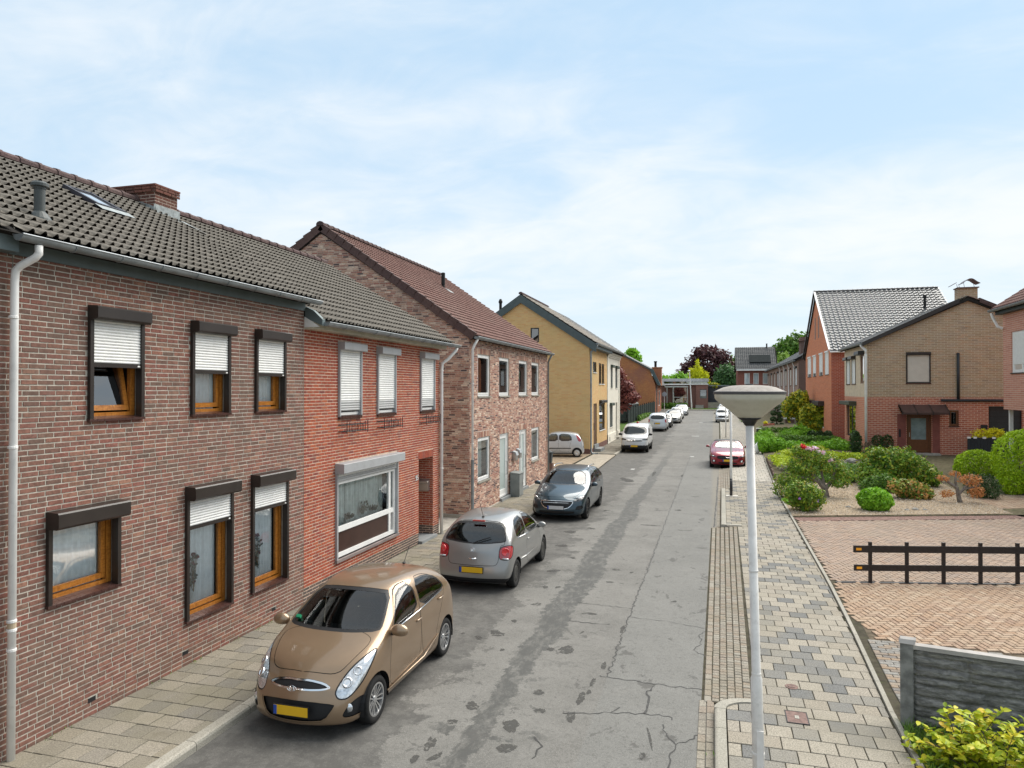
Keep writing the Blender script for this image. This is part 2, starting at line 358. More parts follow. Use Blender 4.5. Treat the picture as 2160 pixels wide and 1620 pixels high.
# ------------------------------------------------------------------ street materials
def road_material():
    t = NT('asphalt'); sp = t.n('ShaderNodeSeparateXYZ'); t.L.new(t.pos(), sp.inputs[0]); X, Y = sp.outputs[0], sp.outputs[1]
    fine = t.noise(70, 4, .75); mid = t.noise(1.3, 9, .68); big = t.noise(.28, 6, .62, .5)
    c = t.mix(t.mr(big, .35, .65), (.122, .118, .108), (.172, .166, .152))
    c = t.mix(t.mr(mid, .42, .68, 0, .6), c, (.205, .198, .183))
    # right lane is a later, smoother and greyer layer
    lane = t.mr(t.math('ADD', X, t.math('MULTIPLY', t.noise(9, 4), .05)), -1.50, -1.46)
    c = t.mix(t.math('MULTIPLY', lane, .5), c, (.165, .167, .158))
    light = t.mr(t.noise(.8, 5, .6, .2, t.map(loc=(30, 12, 0))), .6, .75)
    c = t.mix(t.math('MULTIPLY', light, .4), c, (.235, .225, .205))
    c = t.mix(t.mr(fine, .45, .75, 0, .75), c, (.29, .28, .26), 'MIX')
    c = t.mix(t.mr(t.noise(9, 8, .75), .48, .68, 0, .5), c, (.09, .087, .08))
    c = t.mix(t.mr(t.noise(28, 4, .8), .5, .66, 0, .5), c, (.075, .072, .067))
    c = t.mix(t.mr(t.noise(34, 3, .8, 0, t.map(loc=(9, 4, 1))), .55, .7, 0, .5), c, (.30, .29, .27))
    c = t.mix(t.mr(t.noise(90, 2, .6, 0, t.map(loc=(5, 5, 5))), .5, .72, 0, .55), c, (.06, .06, .057))
    # worn, darker parking strip with ragged edge
    park = t.mr(t.math('ADD', X, t.math('MULTIPLY', t.math('SUBTRACT', t.noise(.8, 12, .76), .5), 3.4)), -3.66, -3.78)
    c = t.mix(t.math('MULTIPLY', park, t.mr(t.noise(3, 8, .75), .4, .6, .4, .75)), c, (.062, .06, .057))
    # tarred trench patch along the middle of the left lane
    wv = t.noise(.35, 2, .5, 0, t.map(scale=(0, 1, 0))); wv2 = t.noise(.9, 7, .72, 0)
    xc = t.math('ADD', X, t.math('MULTIPLY', t.math('SUBTRACT', wv, .5), .5))
    d = t.math('ABSOLUTE', t.math('ADD', xc, 2.82))
    wd = t.mr(Y, 7.5, 15, .13, .30); wd2 = t.mr(Y, 17, 42, 0, .12)
    edge = t.math('ADD', t.math('SUBTRACT', d, t.math('SUBTRACT', wd, wd2)), t.math('MULTIPLY', t.math('SUBTRACT', t.noise(5, 9, .76), .5), .62))
    band = t.math('MULTIPLY', t.mr(edge, .025, -.015), t.mr(Y, 58, 36))
    near = t.mr(Y, 13, 8)     # blotchy spread where the patch breaks up
    spread = t.math('MULTIPLY', t.mr(t.noise(2.1, 8, .7, .3), .565, .60), t.math('MULTIPLY', near, t.mr(t.math('ABSOLUTE', t.math('ADD', X, 2.75)), .95, .5)))
    band = t.math('MULTIPLY', t.math('MAXIMUM', band, spread), t.mr(t.noise(6, 9, .78, .4, t.map(scale=(1, .45, 1), loc=(3, 8, 0))), .36, .56, .28, 1.0))
    c = t.mix(t.math('MULTIPLY', band, .9), c, (.062, .062, .058))
    # scattered damp spots
    sp1 = t.mr(t.noise(1.7, 7, .72, .4, t.map(scale=(1, .8, 1), loc=(7, 3, 0))), .60, .622)
    c = t.mix(t.math('MULTIPLY', sp1, .7), c, (.08, .077, .072))
    # dirty gutter edge on the right
    c = t.mix(t.math('MULTIPLY', t.mr(t.math('ADD', X, t.math('MULTIPLY', t.noise(2, 6, .7), .3)), -.02, .18), .6), c, (.2, .18, .145))
    t.bump(fine, .35, .004)
    return t.fin(c, t.mr(band, 0, 1, .88, .72), .25)
asphalt = road_material()
tar = plain('tar', (.045, .044, .042), .7, .3, var=.3, vscale=20)
ground_mat = plain('ground_mat', (.10, .09, .06), .95, .1, var=.3, vscale=.5)
soil_mat = plain('soil_mat', (.12, .10, .065), .95, .1, var=.35, vscale=6, bump=.6, bscale=30, dirt=((.075, .13, .025), .95))
lawn_mat = plain('lawn_mat', (.09, .15, .03), .95, .1, var=.35, vscale=2, bump=.6, bscale=50)
joint_sand = plain('joint_sand', (.06, .053, .038), .95, .1, var=.3, vscale=6, dirt=((.07, .085, .03), .6))
tile_left = varied('tile_left', [(.225, .203, .16), (.255, .23, .185), (.20, .184, .148), (.27, .243, .198), (.165, .156, .138), (.24, .213, .164)], .9, .15, grain=60, gamt=.35, big=(.8, (.185, .17, .115), .45), stain=(4, (.15, .135, .10), .5))
tile_right = varied('tile_right', [(.285, .258, .212), (.295, .267, .22), (.245, .225, .19), (.28, .252, .21), (.145, .145, .14), (.29, .262, .216), (.17, .168, .16), (.265, .236, .192), (.215, .203, .178), (.30, .272, .225)], .9, .15, grain=60, gamt=.4, big=(.6, (.22, .20, .155), .5), stain=(3.2, (.20, .185, .15), .45), const=True)
strip_mat = varied('strip_mat', [(.225, .205, .17), (.255, .23, .192), (.275, .255, .215), (.23, .19, .148), (.25, .21, .17), (.205, .19, .163)], .9, .15, grain=50, gamt=.3, big=(.9, (.20, .175, .12), .4))
drive_pink = varied('drive_pink', [(.29, .215, .165), (.33, .25, .195), (.26, .205, .17), (.36, .275, .215), (.30, .21, .155)], .9, .15, grain=50, gamt=.3, big=(.5, (.26, .215, .165), .5))
drive_orange = varied('drive_orange', [(.30, .20, .135), (.35, .25, .175), (.27, .185, .135), (.39, .30, .22), (.32, .225, .16)], .9, .15, grain=50, gamt=.3, big=(.8, (.36, .28, .20), .45))
drive_grey = varied('drive_grey', [(.19, .18, .165), (.24, .23, .21), (.27, .2, .14), (.16, .155, .15)], .9, .15, grain=50, gamt=.3)
band_red = varied('band_red', [(.24, .15, .125), (.28, .18, .15), (.21, .14, .12)], .9, .15, grain=50, gamt=.3)
kerb_mat = varied('kerb_mat', [(.30, .285, .245), (.34, .32, .275), (.27, .26, .225)], .9, .15, grain=70, gamt=.3, big=(1.2, (.24, .225, .18), .5))
concrete = plain('concrete', (.36, .34, .30), .9, .15, var=.2, vscale=5, bump=.3, bscale=90)
gravel_mat = varied('gravel_mat', [(.40, .31, .22), (.52, .43, .33), (.29, .22, .15), (.62, .54, .44), (.44, .32, .21), (.23, .19, .155)], .85, .2, grain=40, gamt=.2, bump=0)
gravel_bed = plain('gravel_bed', (.30, .235, .165), .95, .1, var=.45, vscale=25, bump=.6, bscale=50)
road_white = plain('road_white', (.36, .36, .345), .8, .2, var=.2, vscale=12)

# ------------------------------------------------------------------ ground, road
def sheet(name, left, right, off, mat, y0, y1, step=2.0, parent=None, kind='structure', nx=1):
    """strip of ground between two X(Y) lines that follows the street's height"""
    m = MB(); ys = [y0]
    while ys[-1] < y1-1e-6: ys.append(min(y1, ys[-1]+step))
    rows = []
    for y in ys:
        a, b = left(y), right(y)
        rows.append([(a+(b-a)*i/nx, y, gz(y)+off) for i in range(nx+1)])
    vs = [p for r_ in rows for p in r_]; k = nx+1
    m.add(vs, [(i*k+j, i*k+j+1, (i+1)*k+j+1, (i+1)*k+j) for i in range(len(ys)-1) for j in range(nx)])
    o = m.build(name, mat, parent)
    if parent is None: o['kind'] = kind
    return o
def lin(pts):
    def f(y):
        if y <= pts[0][0]: return pts[0][1]
        for (a, b), (c, d) in zip(pts, pts[1:]):
            if y <= c: return b+(d-b)*(y-a)/(c-a)
        return pts[-1][1]
    return f
g = MB(); ys = [-300, -20, 0, 50, 60, 135, 400, 3000]
g.add([(x, y, gz(y)-.06) for y in ys for x in (-2500, 2500)], [(2*i, 2*i+1, 2*i+3, 2*i+2) for i in range(len(ys)-1)])
setp(g.build('ground', ground_mat), kind='structure')
kL = lin([(-5, -5.8), (33, -5.8), (46, -6.05), (110, -6.3)])
kR = lin([(-5, 0), (10, 0), (22, .08), (40, .28), (80, .55), (110, .65)])
swR = lin([(0, 2.07), (10, 2.12), (13.5, 2.25), (16.5, 2.32), (30, 2.42), (40, 2.72), (48, 3.0), (80, 3.25), (110, 3.3)])
road = sheet('road', lambda y: kL(y)-.03, lambda y: kR(y)+.02, 0, asphalt, -6, 108.5, 1.0, nx=2)
cs = MB()
cs.add([(x, y, gz(y)) for y in (108.5, 117) for x in (-60, 60)], [(0, 1, 3, 2)])
o = cs.build('cross_street', asphalt); o['kind'] = 'structure'

def crack(pts, wid, seed=0, jit=.035):
    rr = random.Random(seed); fine = []
    for (a, b) in zip(pts, pts[1:]):
        a = Vector(a); b = Vector(b); n = max(2, int((b-a).length/.07))
        for i in range(n): 
            q = a+(b-a)*(i/n); fine.append(q+Vector((rr.uniform(-jit, jit), rr.uniform(-jit, jit)))*(0 if i == 0 else 1))
    fine.append(Vector(pts[-1]))
    vs = []
    for i, p in enumerate(fine):
        t = (fine[min(i+1, len(fine)-1)]-fine[max(0, i-1)]).normalized(); nn = Vector((-t.y, t.x))
        w_ = wid*rr.uniform(.35, 1.3)
        vs += [(p.x+nn.x*w_, p.y+nn.y*w_, gz(p.y)+.004), (p.x-nn.x*w_, p.y-nn.y*w_, gz(p.y)+.004)]
    m = MB(); m.add(vs, [(2*i, 2*i+1, 2*i+3, 2*i+2) for i in range(len(fine)-1)])
    m.build('road_crack', tar, road)
for i, (pts, wd) in enumerate([
    ([(-1.43, 47), (-1.47, 30), (-1.49, 20)], .008), ([(-1.49, 20), (-1.5, 16), (-1.51, 13.8), (-1.52, 12.1), (-1.5, 10.44)], .011),
    ([(-1.62, 10.46), (-1.5, 10.44), (-.9, 10.38), (-.15, 10.35)], .007), ([(-.82, 10.32), (-.9, 10.0), (-.85, 9.7), (-.88, 9.39)], .014),
    ([(-1.9, 9.12), (-1.5, 9.22), (-1.3, 9.3), (-.86, 9.39), (-.57, 9.4), (-.52, 9.3)], .010), ([(-1.3, 9.3), (-1.2, 9.5)], .008),
    ([(-.62, 9.15), (-.55, 8.85), (-.44, 8.67), (-.16, 9.0)], .009), ([(-.44, 8.67), (-.48, 8.3), (-.46, 7.9), (-.5, 7.2)], .010),
    ([(-2.6, 13.95), (-2.1, 13.87), (-1.51, 13.82)], .007), ([(-1.51, 13.3), (-.9, 13.25), (-.35, 13.1), (-.08, 13.0)], .006),
    ([(-2.55, 12.8), (-2.1, 12.75), (-1.8, 12.8)], .012), ([(-.1, 13.0), (-.25, 12.6), (-.2, 12.2), (-.32, 11.9), (-.12, 11.6)], .007),
    ([(-1.46, 25), (-.8, 24.9), (0, 24.95)], .008), ([(-1.46, 27.6), (-.7, 27.55), (.02, 27.4)], .008), ([(-4.3, 31), (-2, 30.8), (-.1, 30.9)], .008),
    ([(-5.2, 21.2), (-3.6, 21.4)], .01), ([(-2.1, 8.4), (-1.95, 8.2), (-2.0, 7.9)], .01)]):
    crack(pts, wd, i, .03)
# broken tarred joint between the road and the gutter bricks
crack([(-.04, 6.5), (-.06, 9), (-.05, 12), (-.1, 12.8), (-.05, 15), (-.02, 18), (0, 22), (.12, 30), (.2, 36)], .022, 99, .02)
for (x0, x1, y) in [(-1.84, -1.21, 63.8), (-1.45, -1.2, 46.3), (-1.6, -1.1, 84), (-4.25, -4.05, 38)]:
    m = MB(); m.add([(x0, y, gz(y)+.004), (x1, y, gz(y)+.004), (x1, y+.5, gz(y+.5)+.004), (x0, y+.5, gz(y+.5)+.004)], [(0, 1, 2, 3)]); m.build('bay_marking', road_white, road)
# dark damp and oil stains with ragged outlines
stain_t = NT('stain_mat'); stain_t.fin((.07, .068, .063), .8, .25); _tr = stain_t.n('ShaderNodeBsdfTransparent'); _ms = stain_t.n('ShaderNodeMixShader')
stain_t.L.new(stain_t.mr(stain_t.noise(9, 9, .82, .5), .40, .52, 0, .8), _ms.inputs[0]); stain_t.L.new(_tr.outputs[0], _ms.inputs[1]); stain_t.L.new(stain_t.b.outputs[0], _ms.inputs[2]); stain_t.L.new(_ms.outputs[0], stain_t.N['Material Output'].inputs[0]); stain_mat = stain_t.m
def stain(x, y, a, b, seed, rot=0):
    rr = random.Random(seed); K = 44; pts = []; f = [(rr.uniform(.1, .32)/k**.7, rr.uniform(0, 6.28), k) for k in (2, 3, 5, 8, 13)]
    for i in range(K):
        t_ = 2*pi*i/K; r_ = 1+sum(q*sin(k*t_+p) for q, p, k in f)+rr.uniform(-.1, .1); u, v = cos(t_)*r_*a, sin(t_)*r_*b
        pts.append((x+u*cos(rot)-v*sin(rot), y+u*sin(rot)+v*cos(rot), gz(y)+.003))
    m = MB(); m.add([(x, y, gz(y)+.003)]+pts, [(0, i+1, (i+1) % K+1) for i in range(K)]); m.build('road_stain', stain_mat, road)
for i, (x, y, a, b, r_) in enumerate([(-1.75, 9.62, .10, .12, 0), (-1.68, 9.85, .06, .05, 0), (-1.78, 9.05, .12, .09, .3), (-1.62, 10.85, .07, .1, 0), (-1.68, 10.2, .06, .1, 0), (-1.55, 12.6, .07, .12, 0), (-.75, 8.75, .035, .16, .2), (-.8, 8.3, .06, .06, 0),
    (-2.3, 11.35, .22, .12, .2), (-2.55, 11.3, .1, .06, 0), (-2.35, 9.65, .13, .06, -.3), (-3.62, 11.8, .2, .12, .5), (-3.85, 11.5, .12, .06, .4), (-3.5, 12.5, .1, .05, .3), (-3.35, 13.6, .2, .05, .6), (-3.2, 14.9, .1, .06, 0), (-3.6, 16.2, .3, .07, .9), (-3.4, 17.6, .12, .06, .6), (-2.2, 15.6, .16, .04, .1), (-2.25, 13.3, .3, .035, .05), (-2.2, 16.7, .2, .04, 0),
    (-3.1, 9.0, .16, .08, .4), (-3.2, 8.5, .1, .05, 0), (-2.45, 8.6, .2, .1, .5), (-2.35, 8.05, .24, .06, .3), (-3.25, 7.9, .12, .1, .2), (-2.2, 9.1, .12, .05, 0), (-3.95, 18.9, .3, .1, 1.2), (-4.1, 20.8, .3, .15, .8), (-3.6, 21.5, .2, .1, 0), (-1.9, 22.5, .5, .06, 0), (-1.2, 25.6, .2, .1, 0), (-.7, 29, .3, .05, 0), (-3.9, 33.5, .5, .5, .3), (-2.9, 36.5, .15, .6, 0), (-1.5, 36, .12, .3, 0)]):
    stain(x, y, a*.55, b*1.5, i, r_)
rs_ = random.Random(41)
for i in range(14):
    y = 6.8+22*rs_.random()**1.7; x = rs_.gauss(-2.8, .55) if i % 3 else rs_.uniform(-4.2, -.3); q = rs_.uniform(.02, .075); stain(x, y, q*rs_.uniform(.6, 1.2), q*rs_.uniform(1, 3), 200+i, rs_.uniform(-.5, .3))
# iron drain covers in the road
for (x, y) in [(-1.0, 84.5)]:
    m = MB(); m.lathe([(0, .005), (.3, .005), (.3, 0)], (x, y, gz(y)), 20); m.build('drain_cover', iron, road)

# ------------------------------------------------------------------ paving made of single pieces
def piece_mesh(name, w_, l_, h_, ch, mat):
    m = MB(); a, b = w_/2, l_/2; c = ch
    vs = [(-a, -b, -h_), (a, -b, -h_), (a, b, -h_), (-a, b, -h_), (-a, -b, -c), (a, -b, -c), (a, b, -c), (-a, b, -c),
          (-a+c, -b+c, 0), (a-c, -b+c, 0), (a-c, b-c, 0), (-a+c, b-c, 0)]
    fs = [(0, 1, 5, 4), (1, 2, 6, 5), (2, 3, 7, 6), (3, 0, 4, 7), (4, 5, 9, 8), (5, 6, 10, 9), (6, 7, 11, 10), (7, 4, 8, 11), (8, 9, 10, 11)]
    m.add(vs, fs, 0.0); return m.mesh(name, mat)
def lay(parent, name, pieces, std, mat, n_ind=300, h=.05, ch=.004, tilt=.011):
    """pieces: (x, y, z, w, l, rot). Standard-size ones nearest to the camera become objects, the rest one joined part."""
    rr = random.Random(5); cand = []
    for i, (x, y, z, w_, l_, rot) in enumerate(pieces):
        if abs(w_-std[0]) < .002 and abs(l_-std[1]) < .002 and in_view((x, y, z)): cand.append((camdist((x, y, z)), i))
    cand.sort(); single = {i for _, i in cand[:n_ind]}
    me = piece_mesh(name, std[0], std[1], h, ch, mat); m = MB()
    for i, (x, y, z, w_, l_, rot) in enumerate(pieces):
        z += rr.uniform(-.004, .003)
        if i in single:
            o = at_world(name, me, parent, (x, y, z)); o.rotation_euler = (rr.uniform(-tilt, tilt), rr.uniform(-tilt, tilt), rot+rr.uniform(-.006, .006))
        else:
            a, b = w_/2, l_/2; c = ch; cs_, sn = cos(rot), sin(rot); q = []
            for (px0, py0, pz0) in [(-a, -b, -h), (a, -b, -h), (a, b, -h), (-a, b, -h), (-a, -b, -c), (a, -b, -c), (a, b, -c), (-a, b, -c), (-a+c, -b+c, 0), (a-c, -b+c, 0), (a-c, b-c, 0), (-a+c, b-c, 0)]:
                q.append((x+px0*cs_-py0*sn, y+px0*sn+py0*cs_, z+pz0))
            m.add(q, [(0, 1, 5, 4), (1, 2, 6, 5), (2, 3, 7, 6), (3, 0, 4, 7), (4, 5, 9, 8), (5, 6, 10, 9), (6, 7, 11, 10), (7, 4, 8, 11), (8, 9, 10, 11)], rr.random())
    if m.f: m.build(name+'_field', mat, parent, kind='stuff')
def rows(xa, xb, y0, y1, tw, tl, gap, zf, stag=.5):
    out_ = []; y = y0; k = 0
    while y < y1:
        a, b = xa(y+tl/2), xb(y+tl/2); x = a-(tw*stag if k % 2 else 0)
        while x < b-.02:
            p, q = max(a, x), min(b, x+tw)
            if q-p > .04: out_.append(((p+q)/2, y+tl/2, zf(y+tl/2), q-p-gap, tl-gap, 0))
            x += tw
        y += tl; k += 1
    return out_
PZ = .1
# left pavement
lp = sheet('left_pavement', lambda y: -7.62, lambda y: kL(y)-.14, PZ-.014, joint_sand, -4, 33.2)
lay(lp, 'paving_tile', rows(lambda y: -7.58, lambda y: kL(y)-.155, 3.0, 33.2, .3, .3, .011, lambda y: gz(y)+PZ), (.289, .289), tile_left)
lp2 = sheet('left_pavement_beyond', lambda y: -7.9, lambda y: kL(y)-.14, PZ-.012, joint_sand, 46, 64)
lay(lp2, 'paving_tile', rows(lambda y: -7.8, lambda y: kL(y)-.155, 46, 64, .3, .3, .012, lambda y: gz(y)+PZ), (.288, .288), plain('tile_left_far', (.2, .185, .155), .9, .15, var=.25, vscale=2), 0)
lp3 = sheet('left_verge', lambda y: -9.5, lambda y: kL(y)-.14, PZ-.012, plain('pav_far', (.23, .21, .18), .9, .15, var=.2, vscale=1), 64, 108)
# yard between the houses
yd = sheet('yard', lambda y: -20, lambda y: -7.55, PZ-.03, joint_sand, 33.2, 46)
lay(yd, 'yard_paver', [(x, y, PZ-.02, .29, .29, 0) for x in np.arange(-12, -7.6, .3) for y in np.arange(34, 46, .3)], (.29, .29), plain('yard_tile', (.28, .215, .15), .9, .15, var=.25, vscale=3), 0)
cross_l = sheet('driveway_crossing', lambda y: -7.55, lambda y: kL(y)+.0, PZ-.05, joint_sand, 33.2, 46)
pc = rows(lambda y: -7.5, lambda y: kL(y)-.02, 33.3, 45.9, .2, .1, .006, lambda y: PZ-.035)
lay(cross_l, 'crossing_paver', pc, (.194, .094), varied('crossing_mat', [(.34, .30, .24), (.39, .34, .27), (.30, .27, .22)], grain=50, gamt=.25), 0, ch=.003)
# passage beside the red house
ps = MB(); ps.box(-20, -7.6, 19.1, 21.72, 0, .1); setp(ps.build('passage', concrete), kind='structure')
ps2 = MB(); ps2.box(-8.6, -7.55, 21.56, 21.70, .1, .19); ps2.build('passage_kerb', kerb_mat, bpy.data.objects['passage'])

def kerb_line(name, xf, y0, y1, wd, top, ln=1.0, left=True):
    root = None; k = 0; y = y0
    while y < y1-.05:
        ye = min(y1, y+ln); m = MB(); xa, xb = xf(y), xf(ye); c = .02; z0, z1 = gz(y), gz(ye)
        s_ = 1 if left else -1
        # cross-section with a rounded street edge
        prof = [(0, -.1), (0, top-.035), (-s_*.012, top-.01), (-s_*.035, top), (-s_*wd, top), (-s_*wd, -.1)]
        vs = [(xa+p, y+.004, z0+h) for p, h in prof]+[(xb+p, ye-.004, z1+h) for p, h in prof]; n = len(prof)
        m.add(vs, [(i, (i+1) % n, n+(i+1) % n, n+i) for i in range(n)]+[tuple(range(n)), tuple(range(2*n-1, n-1, -1))])
        if root is None:
            root = m.build(name, kerb_mat); root['kind'] = 'structure'
        else: m.build('kerb_stone', kerb_mat, root)
        y = ye; k += 1
    return root
kerb_line('left_kerb', kL, -2, 33.2, .15, .105)
kerb_line('left_kerb_beyond', kL, 46, 108, .15, .105, 2.0)

# right pavement with its strip of small setts
XS = lin([(0, .14), (9.9, .14), (9.91, .52), (22.6, .68), (22.61, .36), (31, .45), (31.01, .75), (44, .85), (44.01, .6), (110, .95)])
rp = sheet('right_pavement', lambda y: XS(y)-.02, lambda y: swR(y)+.25, PZ-.016, joint_sand, -4, 108)
tr_ = rows(lambda y: XS(y)+.01, lambda y: swR(y), 3.9, 34, .3, .3, .011, lambda y: gz(y)+PZ)
lay(rp, 'paving_tile', tr_, (.289, .289), tile_right)
far_r = rows(lambda y: XS(y)+.01, lambda y: swR(y), 34, 105, .3, .6, .012, lambda y: gz(y)+PZ)
lay(rp, 'paving_slab', far_r, (.288, .588), varied('tile_right_far', [(.33, .30, .25), (.38, .35, .30), (.30, .28, .24)], grain=30, gamt=.2), 0)
m = MB(); m.add([(x, y, z) for y in (9.93, 22.58) for x, z in ((kR(y)-.2, -.004), (kR(y)-.14, .004), (XS(y)-.005, PZ-.014))], [(0, 1, 4, 3), (1, 2, 5, 4)]); m.build('strip_bed', joint_sand, rp)
setts = []
for c_ in range(6):
    y = 9.95
    rr_ = random.Random(c_)
    while y < 22.5:
        l_ = .1 if c_ else .19
        x = kR(y)-.085+c_*(.102+.0018*(y-10))
        setts.append((x, y+l_/2, gz(y)+.02+.0145*c_, .095, l_-.007, 0)); y += l_+rr_.uniform(-.004, .006)
lay(rp, 'sett', setts, (.095, .093), strip_mat, 300, ch=.007)
s2 = []
for c_ in range(2):
    y = 4.0
    while y < 9.9:
        s2.append((-.15+c_*.1, y+.1, .012+.01*c_, .092, .192, 0)); y += .2
for y in np.arange(22.8, 44, .2): s2.append((kR(y)+.05, y+.1, gz(y)+.012, .1, .192, 0))
for c_ in range(5):
    for y in np.arange(31.2, 39.5, .1): s2.append((kR(y)+.15+c_*.1, y+.05, gz(y)+.03+.015*c_, .092, .092, 0))
lay(rp, 'gutter_brick', s2, (.092, .192), strip_mat, 60, ch=.006)
kb = kerb_line('right_kerb', lambda y: 0.0, -2, 9.55, .14, .12, 1.0, left=False)
m = MB()      # the kerb turns in towards the setts
for k in range(6):
    t0, t1 = pi-k*pi/12, pi-(k+1)*pi/12
    q = [(.5+r_*cos(t_), 9.56+r_*.8*sin(t_)) for r_, t_ in ((.5, t0), (.5, t1), (.36, t1), (.36, t0))]
    m.prism([(x, y, -.1) for x, y in q], (0, 0, .218))
m.build('kerb_stone', kerb_mat, kb)
kerb_line('right_kerb_beyond', lambda y: kR(y)+.12, 22.75, 31, .16, .125, 1.0, left=False)
m = MB(); m.prism([(.2, 22.6, 0), (.82, 22.56, 0), (.82, 22.74, 0), (.25, 22.75, 0)], (0, 0, .125)); m.build('kerb_stone', kerb_mat, bpy.data.objects['right_kerb_beyond'])
kerb_line('right_kerb_far', lambda y: kR(y)+.12, 44, 108, .16, .12, 2.0, left=False)
# edging between the pavement and the gardens
root = None
for y in np.arange(4, 48, 1.0):
    m = MB(); a, b = swR(y), swR(y+1)
    m.prism([(a+.01, y+.004, 0), (a+.07, y+.004, 0), (b+.07, y+.996, 0), (b+.01, y+.996, 0)], (0, 0, PZ+.035+(.01 if y > 24 else 0)))
    if root is None: root = m.build('garden_edging', kerb_mat); root['kind'] = 'structure'
    else: m.build('edging_stone', kerb_mat, root)
# metal covers in the right pavement
m = MB(); m.box(.875, 1.115, 9.42, 9.74, PZ-.02, PZ+.006); cv = m.build('service_cover', plain('cover_rust', (.16, .10, .085), .7, .3, .2, var=.3, vscale=18), rp)
m = MB(); m.box(.97, 1.02, 9.53, 9.62, PZ+.006, PZ+.012); m.box(.99, 1.0, 9.55, 9.6, PZ+.012, PZ+.014); m.build('keyhole', concrete, cv)
for (x0, x1, y0, y1) in [(.862, .875, 9.41, 9.75), (1.115, 1.128, 9.41, 9.75), (.862, 1.128, 9.405, 9.418), (.862, 1.128, 9.742, 9.755)]:
    m = MB(); m.box(x0, x1, y0, y1, PZ-.02, PZ+.008); m.build('cover_rim', iron, cv)
m = MB(); m.lathe([(0, .008), (.05, .008), (.055, .0)], (1.03, 10.56, PZ), 16); m.lathe([(.06, .005), (.085, .005), (.09, 0)], (1.03, 10.56, PZ), 16); m.build('valve_cover', MATS['cover_rust'], rp)

# ------------------------------------------------------------------ driveways and garden beds on the right
ANG = radians(14)
def herring(x0, y0, x1, y1, test, zf):
    out_ = []; ca, sa = cos(ANG), sin(ANG)
    ni = int((x1-x0)/.1)+8
    for i in range(-12, ni):
        for j in range(-70, int((y1-y0)/.1)+6):
            k = (i-j) % 4
            if k == 0: cx, cy, rot, = (i+1)*.1, (j+.5)*.1, 0
            elif k == 3: cx, cy, rot = (i+.5)*.1, (j+1)*.1, pi/2
            else: continue
            wx, wy = x0+cx*ca-cy*sa, y0+cx*sa+cy*ca
            if test(wx, wy): out_.append((wx, wy, zf(wx, wy), .186, .087, ANG+rot))
    return out_
DZ = PZ+.005
def fence_y(x): return 16.52+.24*(x-2.35)
def band_y(x): return 23.95+.34*(x-2.43)
def grey_y(x): return 13.0-.1*(x-2.4)
dw = MB(); dw.add([(swR(y)+.05 if s_ == 0 else 16, y+(0 if s_ == 0 else 3.5), DZ-.022) for y in (6, 10, 13.5, 16.5, 20, 25) for s_ in (0, 1)], [(2*i, 2*i+1, 2*i+3, 2*i+2) for i in range(5)])
drive = dw.build('driveway', plain('drive_bed', (.125, .10, .072), .95, .1, var=.35, vscale=7, dirt=((.07, .07, .04), .5))); drive['kind'] = 'structure'
def visx(x, y): return in_view((x, y, .1), 60)
zf = lambda x, y: DZ+.006*math.sin(x*1.7+y*.9)
pk = herring(2.35, 16.6, 11, 25, lambda x, y: x > swR(y)+.13 and fence_y(x)+.05 < y < band_y(x)-.08 and visx(x, y), zf)
lay(drive, 'paver', pk, (.186, .087), drive_pink, 200, ch=.005)
og = herring(2.35, 12.6, 9, 18, lambda x, y: x > swR(y)+.13+.25*max(0, 1-abs(y-13.2)) and grey_y(x) < y < fence_y(x)-.08 and visx(x, y), zf)
lay(drive, 'clay_paver', og, (.186, .087), drive_orange, 200, ch=.006)
gy = rows(lambda y: max(swR(y)+.2, 2.35), lambda y: 6.5, 10.2, 12.98, .2, .1, .008, lambda y: DZ)
lay(drive, 'grey_paver', [p for p in gy if p[1] < grey_y(p[0])-.05 and visx(p[0], p[1])], (.192, .092), drive_grey, 80, ch=.006)
# red-brown border course and a dark strip for the gap between the pavings at the fence
bd = []
for k in range(0, 95):
    x = 2.62+k*.075
    for q in range(6): bd.append((x-.035*q, band_y(x)+.05+q*.105, DZ, .066, .098, ANG+.1))
lay(drive, 'border_brick', bd, (.066, .098), band_red, 0, ch=.004)
m = MB(); a, b = (2.5, fence_y(2.5)), (7.5, fence_y(7.5))
m.prism([(a[0], a[1]-.05, DZ-.02), (b[0], b[1]-.05, DZ-.02), (b[0], b[1]+.03, DZ-.02), (a[0], a[1]+.03, DZ-.02)], (0, 0, .024)); m.build('paving_gap', iron, drive)
# gravel garden
def garden_z(x, y): 
    t_ = max(0.0, min(1.0, (y-33)/12.0)); return gz(y)+PZ+.02+.38*t_*t_*(3-2*t_)*min(1, max(0, (x-2.5)/3))
gb = MB(); xs = [0, 1, 2, 4, 6, 9, 13, 22]; ysg = [24.55, 28, 30, 33, 36, 39, 42, 45, 50, 56, 62, 72, 90, 108]
vs = []
for y in ysg:
    for x in xs:
        X = swR(y)+.06+x; Y = y+(.34*x if y < 30 else .34*x*max(0, (42-y)/12)); vs.append((X, Y, garden_z(X, Y)))
k = len(xs); gb.add(vs, [(i*k+j, i*k+j+1, (i+1)*k+j+1, (i+1)*k+j) for i in range(len(ysg)-1) for j in range(k-1)])
bed = gb.build('garden_bed', soil_mat); bed['kind'] = 'structure'
gb2 = MB(); rowsg = [24.62, 27, 29, 31, 33]; vs = []
for y in rowsg:
    for x in (0, 1, 2, 3, 4, 5, 6, 7.0):
        X = swR(y)+.07+x; Y = y+.34*x+.05; vs.append((X, Y, garden_z(X, Y)+.02))
gb2.add(vs, [(i*8+j, i*8+j+1, (i+1)*8+j+1, (i+1)*8+j) for i in range(4) for j in range(7)])
gravel = gb2.build('gravel_bed', gravel_bed); gravel['kind'] = 'structure'
m = MB(); rr = random.Random(3)
